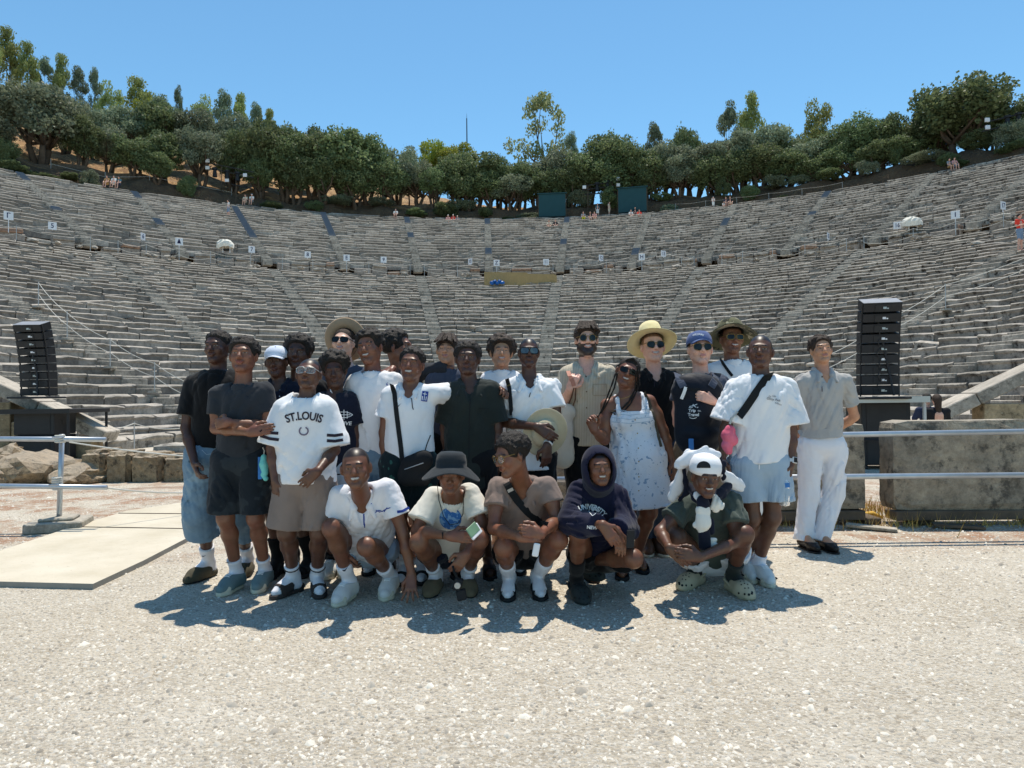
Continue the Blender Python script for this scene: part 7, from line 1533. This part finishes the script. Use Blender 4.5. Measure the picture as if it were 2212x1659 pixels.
add_person(label='boy in taupe polo and gold glasses crouching and looking to the left', crouch=True, Y=4.27, skin='b1', head=(1105, 984, -.16), hh=88, face=(-58, -4, -14), neck=(1127, 1045, .02), sl=(1076, 1050, .02), sr=(1182, 1048, .0), el=(1066, 1142, -.10), er=(1202, 1124, -.06), wl=(1124, 1160, -.36), wr=(1168, 1154, -.36), pel=(1132, 1190, .34), pside=(1, 0, 0), kl=(1088, 1182, -.14), kr=(1206, 1166, -.12), fl=(1096, 1302, -3), fr=(1170, 1300, 5), s=1.0,
 top=dict(m=F_taupe, loose=.026, sleeve=.50, hem=.6, collar=2, vee=.10, name='polo_shirt'), legs=dict(m=F_black, to=.74, loose=.03, name='shorts'), handl=dict(d=(.9, -.25, .1), n=(.1, -1, .3), curl=.55, thumb=(0, -.2, 1)), handr=dict(d=(-.7, -.35, .25), n=(.3, -1, .3), curl=.75, thumb=(0, -.2, 1)), extra=c3, eye=.0022, group=G2)
def c4(c):
    hp, S = c['hp'], c['S']; f = Field(); f.ell(hp(0, .030, .020), A_([.112, .120, .128])*S, c['Mn'], .01); f.cone(hp(0, .03, -.06), c['NB']+c['dv']*.03, .105*S, .10, .05); f.ell(hp(0, -.10, -.012), A_([.080, .12, .108])*S, c['Mn'], .015*S, True); f.ell(hp(0, .0, .005), A_([.094, .10, .112])*S, c['Mn'], .01*S, True); f.cone(hp(0, -.02, -.05), hp(0, -.10, -.14), .070*S, .065*S, .02, None, True); f.fn(folds(44, .003, c['H'], (0, 0, 1), 30)); c['add']('hood', f, .0065, F_hoodie)
    decal(c, 'lettering', text_polys('UNIVERSITY', 15, .5, 1.0), 1281, 1096, M_mkw, .78, 1.0, arc=44, rot=-14); decal(c, 'crest', strokes([[(-8, 8), (8, 8), (9, -2), (0, -10), (-9, -2), (-8, 8)], [(-8, 4), (8, 4)]], 1.2), 1281, 1104, M_mkw, rot=-6); decal(c, 'crest_figure', discp(3.4, 3.6, 10), 1281, 1101, M_mkw); decal(c, 'lettering', text_polys('NEW', 10, .3), 1279, 1140, M_mkw, rot=-6)
    for (x, y) in ((1282, 1057), (1304, 1063)): MB().cyl(shoot(bvh([c['topobj']]), x, y, .002, 4.1)-c['O'], shoot(bvh([c['topobj']]), x, y, .006, 4.1)-c['O'], .006, n=8).build('eyelet', M_gold, c['root'])
    p = at(1362, 1164, 4.25-.34); o = MB().box((0, 0, 0), (.055, .010, .105), Matrix.Rotation(.06, 3, 'Y') @ Matrix.Rotation(.5, 3, 'Z'), bev=.006).build('phone', M_blks, loc=p); tag(o, 'black phone held out by the boy in the navy hoodie', 'phone')
    shoe(c, 'l', 'croc', M_crocd); sock(c, 'l', F_black, .28); shoe(c, 'r', 'croc', M_crocd); sock(c, 'r', F_black, .2)
add_person(label='smiling boy in a navy UNIVERSITY hoodie with the hood up, crouching', crouch=True, Y=4.25, skin='d3', head=(1295, 1010, -.12), hh=76, face=(4, -3, 2), neck=(1292, 1056, .04), sl=(1248, 1062, .04), sr=(1332, 1072, .04), el=(1234, 1128, -.08), er=(1348, 1140, -.02), wl=(1302, 1134, -.34), wr=(1330, 1146, -.30), pel=(1290, 1200, .34), pside=(1, .1, 0), kl=(1249, 1150, -.14), kr=(1368, 1206, -.16), fl=(1262, 1307, 8), fr=(1296, 1272, 40, .05), s=.95, smile=1, teeth=1.2, noears=1,
 top=dict(m=F_hoodie, loose=.046, sleeve=1.86, hem=.6, neckr=.05, name='hoodie', amp=.012), legs=dict(m=F_black, to=.86, loose=.035, name='shorts'), handl=dict(d=(.55, -.2, -.75), n=(-.1, -1, .3), curl=.3, thumb=(.6, 0, .5)), handr=dict(d=(.2, -.3, -.8), n=(.3, -1, .3), curl=.35, thumb=(1, 0, .2)), extra=c4, eye=0, group=G2)
def c5(c):
    hp, S, O = c['hp'], c['S'], c['O']
    hatmesh(c, 'baseball_cap', [(.099, -.020), (.102, .005), (.098, .038), (.082, .068), (.048, .084), (.012, .088)], F_white, .90, 1.0, 6, lift=(0, .016, .046))
    V = [hp(.034*math.cos(R(a)), -.088-.004, .052+.030*math.sin(R(a)))-O for a in range(0, 181, 15)]; 
    Vv = []
    t2 = bvh([o for o in c['objs'] if o.name.startswith('baseball_cap')])
    cc = c['P']['head']; decal(c, 'cap_opening', ([(15*math.cos(R(a)), 13*math.sin(R(a))-3) for a in range(0, 181, 15)]+[(-15, -5), (15, -5)], [tuple(range(13))+(13, 14)]), 1520, 1006, M_blks, objs=[o for o in c['objs'] if o.name.startswith('baseball_cap')], parent=[o for o in c['objs'] if o.name.startswith('baseball_cap')][0])
    # striped jumper draped over head and shoulders, sleeves knotted in front: white and navy bands
    def roll(pts, rs, m, nm='draped_jumper', sq=((0, 1, 0), 1.9), par=None):
        f = Field(); P3 = [at(x, y, 4.36+d) for x, y, d in pts]; f.chain(P3, [r_*.86 for r_ in rs], .02, sq); f.fn(folds(int(pts[0][0]), .011, P3[0], P3[-1]-P3[0], 40)); v, q = f.mesh(.0075); return mesh(nm, v-A_(O), q, m, par, True)
    W1 = roll([(1470, 1000, -.10), (1490, 984, -.12), (1525, 976, -.12), (1545, 982, -.12)], [.030, .035, .038, .022], F_white); W1.location = O; tag(W1, 'white and navy striped jumper draped over a cap and knotted in front', 'jumper')
    A = lambda pts, rs, m, nm: roll(pts, rs, m, nm, par=W1)
    A([(1490, 985, -.10), (1478, 1010, -.06), (1472, 1030, -.04), (1462, 1052, -.02), (1452, 1070, -.02)], [.030, .034, .036, .042, .028], F_white, 'white_sleeve'); A([(1478, 1015, -.10), (1482, 1040, -.08), (1484, 1062, -.06), (1468, 1080, -.05)], [.014, .015, .016, .012], F_navy, 'navy_band')
    A([(1548, 984, -.10), (1556, 1004, -.08), (1562, 1034, -.06)], [.022, .024, .020], F_navy, 'navy_sleeve'); A([(1558, 1020, -.06), (1572, 1034, -.03), (1590, 1046, 0), (1602, 1054, 0)], [.030, .036, .030, .020], F_white, 'white_sleeve')
    A([(1488, 1050, -.06), (1500, 1072, -.12), (1515, 1086, -.16)], [.030, .032, .026], F_navy, 'navy_band'); A([(1572, 1050, -.04), (1555, 1066, -.10), (1535, 1082, -.16)], [.030, .032, .026], F_navy, 'navy_band'); A([(1506, 1070, -.16), (1514, 1080, -.18)], [.022, .02], F_white, 'white_band'); A([(1545, 1074, -.16), (1548, 1092, -.18), (1540, 1098, -.18)], [.024, .026, .015], F_cream, 'white_band')
    A([(1518, 1083, -.20), (1520, 1092, -.21)], [.042, .042], F_navy, 'navy_band'); A([(1519, 1104, -.21), (1519, 1132, -.22)], [.042, .044], F_cream, 'white_band'); A([(1521, 1150, -.22), (1522, 1178, -.22)], [.044, .042], F_navy, 'navy_band'); A([(1536, 1125, -.20), (1537, 1150, -.20)], [.022, .022], F_navy, 'navy_band'); A([(1532, 1172, -.19), (1530, 1190, -.19)], [.026, .024], F_cream, 'white_band')
    for s_ in 'lr': shoe(c, s_, 'croc', M_crocb); sock(c, s_, F_green, .20)
add_person(label='grinning boy in green-grey T-shirt and backwards white cap crouching at the right', crouch=True, Y=4.36, skin='d2', head=(1524, 1030, -.20), hh=84, face=(2, 4, -6), neck=(1528, 1086, .0), sl=(1484, 1090, .02), sr=(1578, 1082, .0), el=(1426, 1148, -.06), er=(1592, 1170, -.12), wl=(1446, 1184, -.30), wr=(1512, 1204, -.34), pel=(1540, 1205, .34), pside=(1, .0, 0), kl=(1464, 1160, -.06), kr=(1608, 1154, -.12), fl=(1472, 1276, -42), fr=(1620, 1297, 10), s=1.0, smile=1, teeth=.8, buzz=True,
 top=dict(m=F_olive, loose=.032, sleeve=.58, cuff=1.4, hem=.6, rib=1, name='tshirt'), legs=dict(m=F_linen, to=.68, loose=.035, name='shorts'), handl=dict(d=(.7, -.2, -.6), n=(-.2, -1, .2), curl=.3, thumb=(.5, 0, .6)), handr=dict(d=(-.9, -.1, .2), n=(.1, -1, .2), curl=.35, thumb=(0, 0, 1)), extra=c5, eye=.0042, group=G2)
p = at(570, 1008, 4.34); f = Field(); f.cone((0, 0, .06), (0, 0, .02), .018, .026, .01); f.cone((0, 0, .01), (.008, 0, -.04), .028, .018, .01); f.cone((-.01, 0, -.05), (.012, 0, -.075), .012, .016, .01); v, q = f.mesh(.006); o = mesh('plush_charm', v, q, M_teal2, None, True, loc=p); MB().box((-.028, .01, -.01), (.026, .006, .14), bev=.003).build('blue_card', M_bluecard, o); MB().tube([Vector((0, 0, .06)), Vector((.004, 0, .10)), Vector((-.006, 0, .12))], .004, 6).build('clip', M_alu, o); tag(o, 'aqua plush charm with a blue card hanging beside the ST.LOUIS T-shirt', 'charm')
for P in PEOPLE:
    P.setdefault('group', G1); person(P)
# ---------------------------------------------------------------- distant visitors (small, simple figures with bodies, clothes, hair)
TF = {c: simple('visitor_cloth_'+n, rgb(c), .9, var=.08) for n, c in (('white', 'e4e2dd'), ('red', 'd23a34'), ('tan', 'b08a5a'), ('black', '1c1d22'), ('yellow', 'b8b430'), ('pink', 'd49a94'), ('denim', '7f93aa'), ('navy', '27304a'), ('beige', 'd2c4ac'), ('grey', '8b8f94'), ('teal', '3f6a78'), ('orange', 'f04a38'))}
for k in list(TF): TF[TF[k].name.split('_')[-1].split('.')[0]] = TF[k]
def tourist(px, py, pose, top, bot, label, hairc=None, cap=False, yaw=0., s=1., Y=None, skin='l1', long=False, arm=None):
    if Y is None:
        if py < 470+max(0, abs(px-1106)-300)*-.13 and False: pass
        p, r = seat_pt(px, py)
    else: p = at(px, py, Y)
    if Y is None and pose == 'stand': p = p.copy()
    root = empty('person', p, yaw); h = .024*s; P_ = lambda *a: Vector(a)*s; b = Field(); t = Field(); g = Field(); hr = Field()
    if pose == 'sit': z0 = 0.; hip = P_(0, 0, .10); kn = [P_(-.10, -.40, .12), P_(.10, -.40, .12)]; an = [P_(-.12, -.42, -.33), P_(.11, -.46, -.33)]; el = [P_(-.24, -.14, .28), P_(.24, -.14, .28)]; wr = [P_(-.14, -.36, .20), P_(.12, -.38, .20)]
    else: hip = P_(0, 0, .92); kn = [P_(-.09, -.03, .50), P_(.12, .02, .50)]; an = [P_(-.12, 0, .07), P_(.16, .06, .07)]; el = [P_(-.24, 0, 1.12), P_(.24, 0, 1.12)]; wr = [P_(-.25, -.08, .88), P_(.25, -.08, .88)]
    if arm: wr = [P_(*arm[0]), P_(*arm[1])]
    ch = hip+P_(0, .02, .38); nk = hip+P_(0, .01, .53); hd = hip+P_(0, -.02, .68); sh = [hip+P_(-.17, .01, .46), hip+P_(.17, .01, .46)]
    b.cone(nk-P_(0, 0, .03), hd, .05*s, .05*s, .02); b.ell(hd, (.078*s, .09*s, .115*s), None, .02); b.cone(hip, ch, .11*s, .12*s, .05)
    for i in (0, 1):
        b.cone(sh[i], el[i], .045*s, .038*s, .03); b.cone(el[i], wr[i], .036*s, .028*s, .02); b.ell(wr[i], (.035*s,)*3, None, .02); b.cone(hip+P_((-.08, .08)[i], 0, 0), kn[i], .08*s, .058*s, .04); b.cone(kn[i], an[i], .056*s, .038*s, .03); b.cone(an[i]-P_(0, 0, .03), an[i]+P_(0, -.14, -.05), .035*s, .03*s, .02)
        t.cone(sh[i], sh[i].lerp(el[i], .6), .06*s, .058*s, .03); g.cone(hip+P_((-.08, .08)[i], 0, 0), hip.lerp(kn[i], .85) if bot[1] else kn[i], .098*s, .08*s, .04)
        if not bot[1]: g.cone(kn[i], kn[i].lerp(an[i], .85), .075*s, .055*s, .03)
    t.cone(ch, hip+P_(0, 0, .06), .145*s, .135*s, .05, ((0, 1, 0), 1.35)); t.cone(sh[0], sh[1], .06*s, .06*s, .04); g.cone(hip-P_(.05, 0, 0), hip+P_(.05, 0, .02), .12*s, .12*s, .03)
    hr.ell(hd+P_(0, .02, .035), (.088*s, .10*s, .095*s), None, .01); 
    if long: hr.cone(hd+P_(0, .07, 0), hd+P_(0, .10, -.28), .07*s, .05*s, .03)
    hr.cone(hd+P_(0, -.14, -.05), hd+P_(0, -.11, -.03), .09*s, .09*s, .01, None, True)
    col = rgb(SKIN[skin]); v, q = b.mesh(h); mesh('body', v, q, M_skin, root, True, np.tile(A_(col), (len(v), 1)))
    v, q = t.mesh(h); mesh('shirt', v, q, TF[top], root, True); v, q = g.mesh(h); mesh('shorts' if bot[1] else 'trousers', v, q, TF[bot[0]], root, True)
    v, q = hr.mesh(h*.8); mesh('cap' if cap else 'hair', v, q, TF['white'] if cap else (M_hblk if hairc is None else hairc), root, True)
    tag(root, label, 'person', 'distant visitors on the seats'); return root
RIM = lambda px, r=61.9: dirpolar(px, r).y
tourist(231, 399, 'sit', 'tan', ('tan', 1), 'distant visitor in tan clothes sitting on the top row at the far left', Y=RIM(231)); tourist(246, 399, 'sit', 'white', ('white', 1), 'distant visitor in white shirt sitting on the top row at the far left', Y=RIM(246)); tourist(257, 401, 'sit', 'teal', ('navy', 1), 'distant visitor in dark teal beside the white shirt on the top row', Y=RIM(257))
tourist(493, 470, 'stand', 'white', ('denim', 1), 'distant long-haired visitor in denim skirt walking down the upper left rows', long=True, yaw=-.9)
tourist(530, 438, 'sit', 'beige', ('beige', 1), 'distant visitor in beige sitting on the rim right of the left gantry', Y=RIM(530)); tourist(544, 437, 'sit', 'white', ('grey', 1), 'distant visitor in white shirt and cap on the rim right of the left gantry', cap=True, Y=RIM(544))
tourist(855, 468, 'sit', 'white', ('black', 1), 'lone distant visitor in white shirt with spread knees on the top row', Y=RIM(855, 61))
tourist(968, 481, 'sit', 'pink', ('white', 1), 'distant visitor in pink with white cap, left of the seated trio', cap=True, Y=RIM(968, 61)); tourist(979, 480, 'sit', 'red', ('red', 1), 'distant visitor in bright red, middle of the seated trio', cap=True, Y=RIM(979, 61)); tourist(988, 481, 'sit', 'grey', ('black', 1), 'distant visitor in pale grey with white cap, right of the seated trio', cap=True, Y=RIM(988, 61), s=.9)
tourist(1186, 493, 'sit', 'beige', ('tan', 1), 'distant blond visitor in cream sitting below the left green cabin', hairc=M_hstr); tourist(1200, 492, 'sit', 'black', ('black', 1), 'distant visitor in black sitting below the left green cabin')
tourist(1260, 474, 'sit', 'grey', ('yellow', 0), 'distant visitor in yellow trousers on the top row between the cabins', Y=RIM(1260, 60.5)); tourist(1275, 474, 'sit', 'black', ('white', 1), 'distant visitor in dark top between the cabins, second from left', Y=RIM(1275, 60.5), long=True); tourist(1284, 474, 'sit', 'pink', ('tan', 1), 'distant visitor in pink holding a phone up between the cabins', Y=RIM(1284, 60.6))
tourist(1291, 470, 'stand', 'teal', ('white', 1), 'distant visitor in white shorts standing behind the seated ones', Y=RIM(1291, 62.6), s=.95); tourist(1316, 468, 'stand', 'beige', ('beige', 1), 'distant visitor in a pale dress walking along the rim towards the left', Y=RIM(1316, 62.4), long=True, yaw=1.)
tourist(1363, 470, 'sit', 'white', ('white', 1), 'distant long-haired visitor in white sitting below the right green cabin', Y=RIM(1363, 60.8), long=True); tourist(1372, 464, 'sit', 'black', ('navy', 1), 'distant visitor in black sitting highest below the right green cabin', Y=RIM(1372, 61.6)); tourist(1381, 470, 'sit', 'orange', ('black', 1), 'distant visitor in orange-red top below the right green cabin', Y=RIM(1381, 60.8))
tourist(1541, 452, 'stand', 'white', ('white', 1), 'distant child in white top with hands raised on the right rim', Y=RIM(1541, 61.8), s=.8, cap=True, arm=((-.2, -.05, 1.5), (.2, -.05, 1.5))); tourist(1563, 447, 'sit', 'white', ('grey', 1), 'distant small child in white sitting on the right rim', Y=RIM(1563, 61.6), s=.6); tourist(1568, 443, 'sit', 'navy', ('navy', 1), 'distant visitor in navy beside the small child on the right rim', Y=RIM(1568, 61.9)); tourist(1577, 442, 'sit', 'black', ('beige', 1), 'distant visitor in black top and light shorts on the right rim', Y=RIM(1577, 61.8))
tourist(2051, 363, 'sit', 'grey', ('tan', 1), 'distant visitor in tan shorts, left one of the couple on the upper right rim', Y=RIM(2051, 61.6), long=True); tourist(2062, 361, 'sit', 'pink', ('denim', 1), 'distant visitor in denim, right one of the couple on the upper right rim', Y=RIM(2062, 61.6))
tourist(2204, 541, 'stand', 'orange', ('denim', 1), 'visitor in bright orange-red top and pale shorts standing at the right edge', long=False, yaw=.3, arm=((-.10, -.28, 1.15), (.10, -.28, 1.12)))
tourist(2004, 945, 'sit', 'navy', ('black', 0), 'visitor in dark clothes sitting with back turned just past the right platform', Y=14.2, yaw=3.1); tourist(2026, 948, 'sit', 'black', ('black', 0), 'visitor with a brown ponytail sitting with back turned past the right platform', Y=14.0, yaw=2.9, long=True, hairc=M_hstr)
